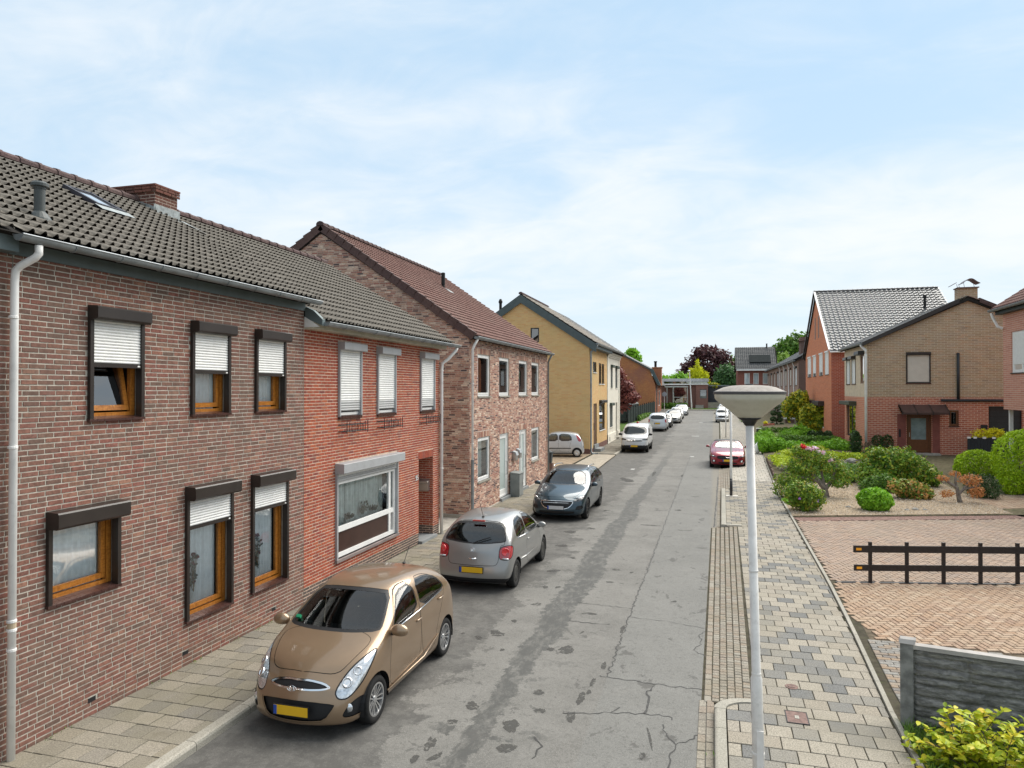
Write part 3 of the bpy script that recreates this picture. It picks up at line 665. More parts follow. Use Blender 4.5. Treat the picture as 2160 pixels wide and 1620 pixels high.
for _ in range(9000):
    x = rr.uniform(0, 7); y = rr.uniform(24.65, 32.5); X = swR(y)+.1+x; Y = y+.34*x+.05
    if not in_view((X, Y, .1)): continue
    s_ = rr.uniform(.016, .042); z = garden_z(X, Y)+.02
    a = rr.uniform(0, pi); ux, uy = cos(a)*s_, sin(a)*s_
    m.add([(X+ux, Y+uy, z), (X-uy*.7, Y+ux*.7, z), (X-ux, Y-uy, z), (X+uy*.7, Y-ux*.7, z), (X+rr.uniform(-.3, .3)*s_, Y, z+s_*.7)], [(0, 1, 4), (1, 2, 4), (2, 3, 4), (3, 0, 4)], rr.random())
m.build('gravel', gravel_mat, gravel, kind='stuff')
# brick-paved path behind the gravel, at the right
hp = [(x, y, garden_z(x, y)+.015, .194, .094, ANG) for x in np.arange(8.6, 13, .2) for y in np.arange(27.6+.0, 33, .1) if y > 27.9+.34*(x-8.7) and y < 31.5+.2*(x-8.7) and in_view((x, y, .1), 30)]
lay(drive, 'path_paver', hp, (.194, .094), MATS['drive_orange'], 0)
# grass at the far end of the street
m = MB(); m.box(-30, 30, 117, 119, .4, gz(118)+.1); kerb_e = m.build('end_kerb', kerb_mat); kerb_e['kind'] = 'structure'
m = MB(); m.add([(-40, 119, gz(119)+.12), (40, 119, gz(119)+.12), (40, 150, gz(135)+.3), (-40, 150, gz(135)+.3)], [(0, 1, 2, 3)]); o = m.build('end_lawn', lawn_mat); o['kind'] = 'structure'
m = MB(); m.add([(-16, 62, gz(62)+.11), (-8.3, 62, gz(62)+.11), (-8.3, 105, gz(105)+.11), (-16, 105, gz(105)+.11)], [(0, 1, 2, 3)]); o = m.build('side_lawn', lawn_mat); o['kind'] = 'structure'
# ------------------------------------------------------------------ walls, bricks, roofs, windows
def wallcells(mb, fr, u0, u1, v0, v1, ops, rev=.14, top=None):
    us = sorted({u0, u1}|{a for o in ops for a in o[:2] if u0 < a < u1}); vs = sorted({v0, v1}|{a for o in ops for a in o[2:4] if v0 < a < v1})
    for a, b in zip(us, us[1:]):
        for c, d in zip(vs, vs[1:]):
            mu, mv = (a+b)/2, (c+d)/2
            if any(o[0] < mu < o[1] and o[2] < mv < o[3] for o in ops): continue
            mb.quad(fr.p(a, c), fr.p(b, c), fr.p(b, d), fr.p(a, d))
    for o in ops:
        rv = o[4] if len(o) > 4 else rev
        a, b, c, d = o[:4]
        mb.quad(fr.p(a, c), fr.p(a, d), fr.p(a, d, -rv), fr.p(a, c, -rv)); mb.quad(fr.p(b, c), fr.p(b, d), fr.p(b, d, -rv), fr.p(b, c, -rv))
        mb.quad(fr.p(a, c), fr.p(b, c), fr.p(b, c, -rv), fr.p(a, c, -rv)); mb.quad(fr.p(a, d), fr.p(b, d), fr.p(b, d, -rv), fr.p(a, d, -rv))
    if top: mb.poly([fr.p(*q) for q in top])
def brick_box(fr, u, v, l_, h_, n0, n1, ch):
    a, b = l_/2, h_/2; c = ch
    return [fr.U*x+fr.V*y+fr.N*n for (x, y, n) in [(-a, -b, n0), (a, -b, n0), (a, b, n0), (-a, b, n0), (-a, -b, n1-c), (a, -b, n1-c), (a, b, n1-c), (-a, b, n1-c), (-a+c, -b+c, n1), (a-c, -b+c, n1), (a-c, b-c, n1), (-a+c, b-c, n1)]]
BFACES = [(0, 1, 5, 4), (1, 2, 6, 5), (2, 3, 7, 6), (3, 0, 4, 7), (4, 5, 9, 8), (5, 6, 10, 9), (6, 7, 11, 10), (7, 4, 8, 11), (8, 9, 10, 11)]
def bricks(wall, fr, u0, u1, v0, v1, ops, mat, n_ind=300, bl=.203, bh=.049, course=.0625, j=.0125, seed=1, lim=None, wild=.02, plinth=None, proud=.005, soldiers=()):
    """lay every brick of a wall: the nearest full ones are objects, the others one joined part"""
    rr = random.Random(seed); full = []; rest = []; step = bl+j; v = v0; k = 0
    for (a, b, c, d) in soldiers:           # upright bricks over an opening
        n = max(1, round((b-a)/.062)); w_ = (b-a)/n
        for i in range(n): rest.append((a+(i+.5)*w_, (c+d)/2, w_-.01, d-c-.006, rr.random(), False))
    blk = list(ops)+[s_ for s_ in soldiers]
    while v+bh < v1+.02:
        vm = v+bh/2; ua, ub = u0, u1
        if lim: ua, ub = lim(vm)
        iv = [(ua, ub)]
        for o in blk:
            if o[2] < vm+bh*.35 and o[3] > vm-bh*.35:
                nx = []
                for (a, b) in iv:
                    if o[1] <= a or o[0] >= b: nx.append((a, b)); continue
                    if o[0] > a: nx.append((a, o[0]))
                    if o[1] < b: nx.append((o[1], b))
                iv = nx
        off = (k % 2)*step/2+rr.uniform(-wild, wild)
        for (a, b) in iv:
            x = ua+off-step
            while x < b:
                l_ = bl
                if rr.random() < .07 and wild > .01: l_ = .1
                p, q = max(a, x), min(b, x+l_)
                if q-p > .025:
                    it = ((p+q)/2, vm, q-p, bh, rr.random(), plinth is not None and vm < plinth[0])
                    (full if abs(q-p-bl) < 1e-4 and not it[5] else rest).append(it)
                x += l_+j
        v += course; k += 1
    full = [(camdist(fr.p(f[0], f[1])) if in_view(fr.p(f[0], f[1]), -5) else 1e6, f) for f in full]
    full.sort(key=lambda t_: t_[0])
    sing = [f for d_, f in full[:n_ind] if d_ < 1e5]; rest += [f for d_, f in full[len(sing):]]
    bm_ = MB(); bm_.add(brick_box(fr, 0, 0, bl, bh, -.002, proud, .003), BFACES, 0.0); me = bm_.mesh('brick', mat)
    for f in sing:
        o = at_world('brick', me, wall, fr.p(f[0], f[1]+rr.uniform(-.0015, .0015), rr.uniform(-.002, .002)))
    m = MB()
    for f in rest:
        n_ = rr.uniform(-.002, .002); P0 = fr.p(f[0], f[1]+rr.uniform(-.0015, .0015), n_); m.cm = 1 if f[5] else 0
        m.add([P0+q for q in brick_box(fr, 0, 0, f[2], f[3], -.002, proud, .003)], BFACES, f[4])
    if m.f: m.build('brickwork', [mat, plinth[1]] if plinth else mat, wall, kind='stuff')

def tile_geo(U, S, Nn, wt, ga, kind='pan', lift=.024):
    """one roof tile: roll and pan, thick lower lip; origin at its lower left corner"""
    if kind == 'pan': prof, open_ = [(0, .0), (.1, .0), (.28, .0), (.42, .002), (.5, .013), (.6, .032), (.72, .042), (.84, .032), (.92, .013), (.97, .002), (1.03, -.003)], (.55, .91)
    elif kind == 'wave': prof, open_ = [(0, .01), (.14, .002), (.3, 0), (.46, .004), (.6, .018), (.74, .04), (.86, .046), (.98, .03), (1.05, .008)], (-1, -1)
    elif kind == 'gap': prof, open_ = [(0, .05), (.15, .02), (.3, .003), (.45, .0), (.6, .01), (.75, .045), (.88, .07), (1.0, .055), (1.04, .03)], (-1, 2)
    else: prof, open_ = [(0, 0), (.25, 0), (.5, 0), (.75, 0), (.99, 0)], (-1, -1)
    n = len(prof); vs = []; hk = .3 if kind == 'pan' else 1
    for (s_, base, k) in ((0, lift, 1), (ga*.45, lift*.55, .75 if kind == 'pan' else 1), (ga+.03, .006, hk)):
        for (u, h) in prof: vs.append(U*(u*wt)+S*s_+Nn*(base+h*k))
    th = .013
    for (u, h) in prof: vs.append(U*(u*wt)+S*.002+Nn*(lift+h-th))
    fs = [(r_*n+i, r_*n+i+1, (r_+1)*n+i+1, (r_+1)*n+i) for r_ in (0, 1) for i in range(n-1)]
    fs += [(i+1, i, 3*n+i, 3*n+i+1) for i in range(n-1) if not open_[0] < (prof[i][0]+prof[i+1][0])/2 < open_[1]]
    return vs, fs
def rooftiles(roof, O, U, S, length, slope, wt, ga, mat, n_ind=300, kind='pan', holes=(), lift=.024, jit=.002):
    O, U, S = Vector(O), Vector(U).normalized(), Vector(S).normalized(); Nn = U.cross(S)
    if Nn.z < 0: Nn = -Nn
    vs, fs = tile_geo(U, S, Nn, wt, ga, kind, lift); mm = MB(); mm.add(vs, fs, 0.0); me = mm.mesh('roof_tile', mat, kind != 'flat')
    items = []; rr = random.Random(9); nr = int(slope/ga); ga2 = slope/nr
    for r_ in range(nr):
        for c_ in range(int(length/wt)):
            u, s_ = c_*wt, r_*ga2
            if any(h[0] < u+wt/2 < h[1] and h[2] < s_+ga/2 < h[3] for h in holes): continue
            P0 = O+U*(u+rr.uniform(-jit, jit))+S*(s_+rr.uniform(-jit, jit)*2)+Nn*rr.uniform(-jit, jit)
            items.append((camdist(P0) if in_view(P0, 0) else 1e6, P0))
    items.sort(key=lambda t_: t_[0]); m = MB()
    for k, (d_, P0) in enumerate(items):
        if k < n_ind and d_ < 1e5: at_world('roof_tile', me, roof, P0)
        else: m.add([P0+v for v in vs], fs, rr.random())
    if m.f: m.build('roof_tiling', mat, roof, smooth=kind != 'flat', kind='stuff')
    return Nn
def ridge_line(roof, A, B, rad, mat, ln=.36, mesh_name='ridge_tile'):
    A, B = Vector(A), Vector(B); d = (B-A); n = max(1, int(d.length/ln)); t = d.normalized(); a = t.cross(Vector((0, 0, 1))).normalized(); b = Vector((0, 0, 1))
    m = MB(); vs = []; K = 7
    for (s_, r_) in ((-.02, rad*1.12), (.05, rad*1.12), (.06, rad), (ln*.99, rad*.96)):
        for j in range(K):
            an = pi*(j/(K-1)*1.16-.08); vs.append(t*s_+a*cos(an)*r_+b*sin(an)*r_*.82)
    m.add(vs, [(i*K+j, i*K+j+1, (i+1)*K+j+1, (i+1)*K+j) for i in range(3) for j in range(K-1)]+[tuple(range(K))], 0.0)
    me = m.mesh(mesh_name, mat, False)
    for i in range(n): at_world(mesh_name, me, roof, A+t*(i*d.length/n))
def roof_body(house, profile, axis, a, b, mat=None, name='roof'):
    """closed prism under the tiles; profile = list of (across, z)"""
    m = MB()
    pts = [((p, a, z) if axis == 'y' else (a, p, z)) for p, z in profile]
    m.prism(pts, (0, b-a, 0) if axis == 'y' else (b-a, 0, 0))
    return m.build(name, mat or roof_under, house)
def gutter(house, A, B, rad=.07, mat=None, brackets=True, name='gutter'):
    A, B = Vector(A), Vector(B); t = (B-A).normalized(); a = t.cross(Vector((0, 0, 1))).normalized(); m = MB(); K = 9
    for (ro, flip) in ((rad, 0), (rad*.9, 1)):
        vs = []
        for P0 in (A, B):
            for j in range(K):
                an = pi+pi*j/(K-1); vs.append(P0+a*cos(an)*ro+Vector((0, 0, 1))*sin(an)*ro)
        m.add(vs, [(j, j+1, K+j+1, K+j) for j in range(K-1)], .3)
    m.poly([A+a*cos(pi+pi*j/(K-1))*rad+Vector((0, 0, sin(pi+pi*j/(K-1))*rad)) for j in range(K)]); m.poly([B+a*cos(pi+pi*j/(K-1))*rad+Vector((0, 0, sin(pi+pi*j/(K-1))*rad)) for j in range(K)])
    o = m.build(name, mat or zinc, house, smooth=True)
    for s_ in (-1, 1):
        mm = MB(); mm.tube([A+a*s_*rad, B+a*s_*rad], .009, 6); mm.build('gutter_bead', zinc_bright, o)
    if brackets:
        n = int((B-A).length/.62)
        for i in range(1, n):
            P0 = A+(B-A)*(i/n); mm = MB()
            mm.tube([P0+a*cos(pi+pi*j/8)*(rad+.005)+Vector((0, 0, sin(pi+pi*j/8)*(rad+.005))) for j in range(9)], .007, 5); mm.build('gutter_bracket', mat or zinc, o)
    return o
def downpipe(house, path, rad=.04, mat=None, rings=(), foot=None):
    m = MB(); m.tube(path, rad, 12); o = m.build('downpipe', mat or pvc_pipe, house, smooth=True)
    for z in rings:
        x, y = path[-1][0], path[-1][1]
        mm = MB(); mm.lathe([(rad*1.0, z), (rad*1.2, z+.004), (rad*1.2, z+.03), (rad, z+.034)], (x, y, 0), 14); mm.build('pipe_ring', zinc_dark if mat is zinc else mat or pvc_pipe, o)
    return o
def curtain(win, fr, u0, u1, v0, v1, n, mat, amp=.03, per=.09, seed=0, name='curtain'):
    m = MB(); rr = random.Random(seed); k = max(6, int((u1-u0)/.012)); ph = rr.uniform(0, 6)
    vs = []
    for i in range(k+1):
        u = u0+(u1-u0)*i/k; a = amp*(sin(2*pi*u/per+ph)+.5*sin(2*pi*u/(per*2.3)+ph*2)+.3*sin(u*37))
        vs += [fr.p(u, v0, n+a), fr.p(u, v1, n+a*.8)]
    m.add(vs, [(2*i, 2*i+2, 2*i+3, 2*i+1) for i in range(k)]); return m.build(name, mat, win, smooth=True)
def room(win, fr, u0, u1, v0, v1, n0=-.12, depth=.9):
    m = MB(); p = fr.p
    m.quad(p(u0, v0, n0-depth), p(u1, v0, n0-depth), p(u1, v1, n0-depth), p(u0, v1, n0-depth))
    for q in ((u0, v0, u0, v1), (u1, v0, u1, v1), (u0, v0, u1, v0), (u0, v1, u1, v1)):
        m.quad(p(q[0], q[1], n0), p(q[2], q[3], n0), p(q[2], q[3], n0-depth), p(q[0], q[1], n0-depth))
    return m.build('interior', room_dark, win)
def frame4(m, fr, u0, u1, v0, v1, t, n0, n1, tb=None):
    tb = tb or t
    m.fbox(fr, u0, u0+t, v0, v1, n0, n1); m.fbox(fr, u1-t, u1, v0, v1, n0, n1); m.fbox(fr, u0+t, u1-t, v0, v0+tb, n0+.001, n1-.001); m.fbox(fr, u0+t, u1-t, v1-t, v1, n0+.001, n1-.001)
def pane(win, fr, u0, u1, v0, v1, n, mat=None):
    m = MB(); m.quad(fr.p(u0, v0, n), fr.p(u1, v0, n), fr.p(u1, v1, n), fr.p(u0, v1, n)); return m.build('pane', mat or glass, win)
def slats(win, fr, u0, u1, v0, v1, n, h, mat, joined=False, name='slat', low=None):
    k = max(1, round((v1-v0)/h)); h2 = (v1-v0)/k; P0 = [(0, .0), (.006, .1), (.013, .3), (.015, .55), (.011, .8), (.002, .97)]
    mesh_cache = {}; J = MB()
    for i in range(k):
        v = v1-(i+1)*h2; mt = mat
        if low and v+h2/2 < v0+low[0]: mt = low[1]
        vs = [fr.U*u+fr.V*(q*h2)+fr.N*a for u in (u0, u1) for (a, q) in P0]; K = len(P0)
        fs = [(j, j+1, K+j+1, K+j) for j in range(K-1)]
        if joined: J.add([fr.p(0, v, n)+q for q in vs], fs); continue
        key = mt.name
        if key not in mesh_cache:
            mm = MB(); mm.add(vs, fs, 0.0); mesh_cache[key] = mm.mesh(name, mt)
        at_world(name, mesh_cache[key], win, fr.p(0, v, n))
    if joined: J.build('shutter_curtain', mat, win)
def shutter_box(win, fr, u0, u1, v0, v1, dep, mat, name='shutter_box'):
    m = MB(); h = v1-v0; c = .012 if mat in (grey_alu,) else min(.03, dep*.2)
    prof = [(0, 0), (dep-c, 0), (dep, c*.9), (dep, h-c*.6), (dep-c*.5, h), (0, h+.01)]
    a = [fr.p(u0, v0+v, n) for n, v in prof]; m.prism(a, fr.U*(u1-u0)); o = m.build(name, mat, win); return o

def shutter_window(house, fr, u0, u1, v0, v1, vsh, bh, dep, frame, slat_mat, wood_mat, curt=None, tilt=False, seed=0, sash=True, plant=None):
    m = MB(); m.fbox(fr, u0, u0+.055, v0+.0, v1-bh, -.05, .05); m.fbox(fr, u1-.055, u1, v0, v1-bh, -.05, .05); m.fbox(fr, u0, u1, v1-bh, v1-bh+.04, -.05, -.005)
    win = m.build('window', frame, house)
    shutter_box(win, fr, u0-.003, u1+.003, v1-bh, v1, dep, frame)
    a, b = u0+.055, u1-.055
    if vsh < v1-bh-.03:
        slats(win, fr, a, b, vsh+.05, v1-bh+.01, .012, .041, slat_mat)
    m = MB(); m.fbox(fr, a, b, vsh, vsh+.055, .008, .035); bt = m.build('shutter_bar', frame, win)
    m = MB(); m.fbox(fr, b-.06, b-.02, vsh+.015, vsh+.035, .035, .039); m.build('catch', white_paint, win)
    # timber frame and glass set back in the reveal
    m = MB(); frame4(m, fr, u0+.02, u1-.02, v0+.03, v1-bh+.05, .075, -.16, -.1, .06); m.build('timber_frame', wood_mat, win)
    m = MB()
    i0, i1, j0, j1 = u0+.105, u1-.105, v0+.115, v1-bh+.02
    tl = .09 if tilt else 0
    frame4(m, fr, i0, i1, j0, j1, .065, -.165, -.115, .07)
    if tilt:
        q = []
        for (x, y, z) in m.v:
            P_ = Vector((x, y, z)); q.append(tuple(P_-fr.N*((P_.z-j0)/(j1-j0)*.22)))
        m.v = q
    m.build('sash', wood_mat, win)
    if tilt:
        mm = MB(); mm.quad(fr.p(i0+.05, j0+.05, -.15), fr.p(i1-.05, j0+.05, -.15), fr.p(i1-.05, j1, -.37), fr.p(i0+.05, j1, -.37)); mm.build('pane', glass_tint, win)
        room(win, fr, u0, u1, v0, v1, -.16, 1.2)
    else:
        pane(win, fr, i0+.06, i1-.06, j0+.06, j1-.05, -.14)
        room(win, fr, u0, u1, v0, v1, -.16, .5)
    if curt: curtain(win, fr, u0+.06, u1-.06-curt[0], v0+.06, v1-.1, -.205, curtain_mat, amp=.018, seed=seed)
    # sloping sill of glazed tiles
    n = max(3, round((u1-u0)/.11)); w_ = (u1-u0+.02)/n
    mm = MB(); mm.add([fr.U*x+fr.V*y+fr.N*z for (x, y, z) in [(.002, 0, -.1), (w_-.002, 0, -.1), (w_-.002, -.03, .055), (.002, -.03, .055), (.002, -.06, .055), (w_-.002, -.06, .055), (w_-.002, -.06, -.02), (.002, -.06, -.02)]], [(0, 1, 2, 3), (3, 2, 5, 4), (4, 5, 6, 7), (0, 3, 4, 7), (1, 2, 5, 6)], 0.0)
    me = mm.mesh('sill_tile', sill_tile_mat)
    for i in range(n): at_world('sill_tile', me, win, fr.p(u0-.01+i*w_, v0+.045, 0))
    return win
def plain_window(house, fr, u0, u1, v0, v1, fmat, t=.06, rev=.1, gl=None, sill=None, cur=None, tiltbar=None, mull=(), name='window', proud=None, dep=.4):
    n1 = -rev+.03 if proud is None else proud
    m = MB(); frame4(m, fr, u0, u1, v0, v1, t, -rev-.03, n1)
    for q in mull: m.fbox(fr, q-t*.4, q+t*.4, v0+t, v1-t, -rev-.02, n1-.004)
    if tiltbar: m.fbox(fr, u0+t, u1-t, tiltbar-t*.5, tiltbar+t*.5, -rev-.02, n1-.004)
    win = m.build(name, fmat, house)
    pane(win, fr, u0+t, u1-t, v0+t, v1-t, -rev, gl)
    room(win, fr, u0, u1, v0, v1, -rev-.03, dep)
    if cur: curtain(win, fr, u0+t*.5, u1-t*.5, v0+t*.5, v1-t*.5, -rev-.14, cur, amp=.025, per=.12)
    if sill:
        mm = MB(); mm.fbox(fr, u0-.03, u1+.03, v0-.05, v0, -rev, .05); mm.build('sill', sill, win)
    return win
def roller_window(house, fr, u0, u1, v0, v1, fmat, smat, bh=.14, dep=.12, gap=0, joined=True, sill=None, h=.05):
    m = MB(); m.fbox(fr, u0, u0+.045, v0, v1-bh, -.06, .03); m.fbox(fr, u1-.045, u1, v0, v1-bh, -.06, .03); m.fbox(fr, u0, u1, v1-bh, v1-bh+.04, -.06, -.005)
    win = m.build('window', fmat, house); shutter_box(win, fr, u0, u1, v1-bh, v1, dep, fmat)
    slats(win, fr, u0+.045, u1-.045, v0+gap, v1-bh+.01, -.01, h, smat, joined)
    m = MB(); m.fbox(fr, u0+.045, u1-.045, v0, v0+gap+.01, -.1, -.06); m.build('pane', black_alu, win)
    mm = MB(); mm.fbox(fr, u0-.02, u1+.02, v0-.05, v0+.005, -.06, .05); mm.build('sill', sill or sill_tile_mat, win)
    return win

LF = Fr((-7.6, 0, 0), (0, 1, 0), (1, 0, 0))     # left-hand fronts: u is Y, n points to the street
def plane_house(name, label, loc): return thing(name, label, 'house', loc)

# ================================================================== dark brick house
GB = PZ-.02
h1 = thing('brick_house', 'dark red brick house with brown window shutters and white downpipe, nearest on the left', 'house', (-7.6, 9.1, 0))
W1 = [(7.17, 8.06, 3.82, 5.27), (9.0, 9.89, 3.82, 5.25), (10.56, 11.45, 3.82, 5.25), (6.6, 7.67, 1.63, 2.75), (8.9, 9.97, .73, 2.75), (10.47, 11.54, .73, 2.75)]
m = MB(); wallcells(m, LF, 6.17, 12.09, 0, 5.9, W1, .16)
wall = m.build('wall', mortar_grey, h1)
vents = [(7.2, 7.32, .25, .31), (8.86, 8.98, .25, .31), (11.08, 11.2, .25, .31)]
bricks(wall, LF, 6.175, 12.085, GB, 5.76, W1+vents, brick_dark, 300, seed=4)
for v_ in vents:
    m = MB(); m.fbox(LF, *v_, -.02, .004); vt = m.build('air_vent', iron, wall)
for a, args in zip(W1, [dict(vsh=4.5, curt=None, tilt=True), dict(vsh=4.46, curt=(.1,)), dict(vsh=4.45, curt=(.1,)), dict(vsh=2.53, curt=(.02,)), dict(vsh=2.1, curt=(.1,)), dict(vsh=2.11, curt=(.12,))]):
    shutter_window(h1, LF, *a, bh=.17 if a[2] > 3 else .2, dep=.17 if a[2] > 3 else .2, frame=brown_alu, slat_mat=slat_white, wood_mat=wood_orange, seed=int(a[0]*10), **args)
m = MB(); m.fbox(LF, 6.1, 9.1, 5.73, 5.93, .0, .035); m.fbox(LF, 9.104, 12.1, 5.73, 5.93, .0, .035); m.build('fascia', zinc_dark, h1)
RX, RZ = -11.4, 8.07
E1X, E1Z = -7.32, 5.95
S1 = Vector((RX-E1X, 0, RZ-E1Z)); sl1 = S1.length
rf = roof_body(h1, [(E1X+.03, E1Z-.035), (RX, RZ-.03), (RX-4.0, RZ-2.1), (RX-4, RZ-2.3), (RX, RZ-.3), (E1X-.3, E1Z-.08)], 'y', 6.05, 12.2)
sk = (9.2, 9.78); skS = [((-10.32-E1X)/(RX-E1X))*sl1, ((-9.6-E1X)/(RX-E1X))*sl1]
rooftiles(rf, (E1X, 6.05, E1Z), (0, 1, 0), S1, 6.2, sl1-.02, .15, .27, tile_grey, 300, holes=[(sk[0]-6.05, sk[1]-6.05, skS[1], skS[0])])
ridge_line(rf, (RX, 6.05, RZ+.02), (RX, 12.2, RZ+.02), .12, ridge_mat)
gutter(h1, (E1X+.06, 5.95, E1Z-.05), (E1X+.06, 12.1, E1Z-.05), .072)
downpipe(h1, [(E1X+.06, 6.2, E1Z-.13), (E1X+.06, 6.2, E1Z-.22), (E1X+.03, 6.18, E1Z-.27), (-7.46, 6.14, E1Z-.36), (-7.5, 6.12, E1Z-.42), (-7.51, 6.12, E1Z-.55), (-7.51, 6.11, .05)], .042, pvc_pipe, rings=(5.0, 3.55, 1.62, 1.52, 1.3))
m = MB(); m.lathe([(.044, 1.56), (.045, 1.63)], (-7.51, 6.11, 0), 14); m.build('pipe_band', plain('tape_tan', (.45, .36, .25), .7), h1)
# skylight
Nn1 = Vector((0, 1, 0)).cross(S1.normalized()); Nn1 = Nn1 if Nn1.z > 0 else -Nn1
def roofp(y, s_, n): return Vector((E1X, 0, E1Z))+S1.normalized()*s_+Vector((0, y, 0))+Nn1*n
class RF(Fr):
    def __init__(s, f): s.f = f
    def p(s, u, v, n=0): return s.f(u, v, n)
rfr = RF(roofp)
m = MB(); frame4(m, rfr, sk[0], sk[1], skS[1], skS[0], .07, -.02, .1); skl = m.build('skylight', plain('skylight_frame', (.035, .034, .045), .5), h1)
m = MB(); m.quad(roofp(sk[0]+.06, skS[1]+.06, .08), roofp(sk[1]-.06, skS[1]+.06, .08), roofp(sk[1]-.06, skS[0]-.06, .08), roofp(sk[0]+.06, skS[0]-.06, .08))
m.build('pane', plain('skylight_glass', (.75, .78, .8), .04, .8, .9, var=.02), skl)
m = MB(); m.quad(roofp(sk[0]-.05, skS[1]-.18, .07), roofp(sk[1]+.05, skS[1]-.18, .07), roofp(sk[1]+.05, skS[1]+.01, .085), roofp(sk[0]-.05, skS[1]+.01, .085)); m.build('flashing', lead, skl)
# roof vent
m = MB(); bx, by, bz = -8.05, 6.88, 6.30
m.lathe([(.15, -.05), (.13, .03), (.09, .09), (.062, .12), (.062, .4), (.07, .4), (.07, .425), (.1, .43), (.1, .465), (.07, .49), (.0, .495)], (bx, by, bz), 18)
m.build('roof_vent', plain('vent_grey', (.055, .065, .065), .5, .4), h1, smooth=False)
# chimney
def chimney(house, x0, x1, y0, y1, z0, z1, bmat=brick_chim, mm_=mortar_warm, flare=True, n=40):
    m = MB(); m.box(x0, x1, y0, y1, z0, z1); ch = m.build('chimney', mm_, house)
    for fr, a, b in ((Fr((0, y0, 0), (1, 0, 0), (0, -1, 0)), x0, x1), (Fr((x1, 0, 0), (0, 1, 0), (1, 0, 0)), y0, y1), (Fr((x0, 0, 0), (0, 1, 0), (-1, 0, 0)), y0, y1)):
        bricks(ch, fr, a, b, z0, z1-.13, [], bmat, n, seed=3)
        if flare: bricks(ch, Fr(fr.O+fr.N*.03, fr.U, fr.N), a-.03, b+.03, z1-.125, z1, [], bmat, 0, seed=5, proud=.02)
    m = MB(); m.box(x0-.045, x1+.045, y0-.045, y1+.045, z1, z1+.035); m.build('cap', bmat, ch)
    return ch
ch = chimney(h1, -12.1, -10.9, 11.88, 12.5, 7.0, 8.36)
m = MB(); m.add([(-10.88, 11.83, 7.78), (-10.62, 11.83, 7.66), (-10.62, 12.56, 7.66), (-10.88, 12.56, 7.78), (-10.878, 11.83, 7.98), (-10.878, 12.56, 7.98)], [(0, 1, 2, 3), (0, 3, 5, 4)])
m.add([(-10.86, 11.86, 7.80), (-11.6, 11.86, 8.1), (-11.6, 11.86, 8.18), (-10.86, 11.86, 7.92)], [(0, 1, 2, 3)]); m.add([(-10.88, 12.54, 7.8), (-10.3, 12.6, 7.52), (-10.3, 12.75, 7.5), (-10.88, 12.7, 7.8)], [(0, 1, 2, 3)]); m.build('flashing', lead, ch)
# flower arrangements on the inner sills
def dried_flowers(fr, u, v, label):
    t = thing('dried_flowers', label, 'flowers', fr.p(u, v, -.17), group='vases behind the front windows'); P0 = fr.p(u, v, -.155); m = MB()
    m.lathe([(.0, 0), (.04, 0), (.045, .05), (.05, .22), (.055, .25), (.045, .25)], P0-fr.N*.055, 14); m.build('vase', white_paint, t, smooth=True)
    rr = random.Random(int(u*7)); st = MB(); fl = MB(); lf = MB()
    for i in range(16):
        a = rr.uniform(0, 6.28); h_ = rr.uniform(.35, .8); q = P0+Vector((cos(a)*rr.uniform(.02, .05), sin(a)*.17*rr.random(), h_)); q.x = min(q.x, P0.x-.02)
        st.tube([P0+Vector((0, 0, .22)), (P0+q)/2+Vector((0, 0, .1)), q], .003, 4)
        if i < 6: fl.blob(q, (.03, .035, .03), 7, 5, .3)
        else:
            for k in range(4): lf.blob(q+Vector((rr.uniform(-.02, .02), rr.uniform(-.04, .04), rr.uniform(-.2, .0))), (.012, .03, .02), 5, 4, .3)
    st.build('stem', plain('dry_stem', (.25, .18, .1), .9), t); fl.build('bloom', MATS.get('dry_bloom') or plain('dry_bloom', (.12, .02, .03), .9), t); lf.build('leaf', MATS.get('dry_leaf') or plain('dry_leaf', (.12, .15, .13), .9), t)
dried_flowers(LF, 9.28, .86, 'white vase with dried red flowers behind the middle ground-floor window of the dark brick house')
dried_flowers(LF, 10.88, .86, 'white vase with dried red flowers behind the ground-floor window next to the red house')

# ------------------------------------------------------------------ neighbour at the left edge
h0 = thing('brick_house', 'sliver of a brown brick house left of the white downpipe', 'house', (-7.6, 4, 0))
m = MB(); m.quad(LF.p(2, 0), LF.p(6.165, 0), LF.p(6.165, 5.9), LF.p(2, 5.9)); wl = m.build('wall', mortar_grey, h0)
bricks(wl, LF, 2, 6.16, GB, 5.75, [], brick_dark, 200, seed=14)
rf0 = roof_body(h0, [(E1X+.03, E1Z-.035), (RX, RZ-.03), (RX-4.0, RZ-2.1), (RX-4, RZ-2.3), (RX, RZ-.3), (E1X-.3, E1Z-.08)], 'y', 1, 6.04)
rooftiles(rf0, (E1X, 2.05, E1Z), (0, 1, 0), S1, 4.0, sl1-.02, .15, .27, tile_grey, 60)
ridge_line(rf0, (RX, 2, RZ+.02), (RX, 6.0, RZ+.02), .12, ridge_mat)
m = MB(); m.fbox(LF, 2, 6.08, 5.73, 5.95, 0, .2); m.build('fascia', zinc_dark, h0)

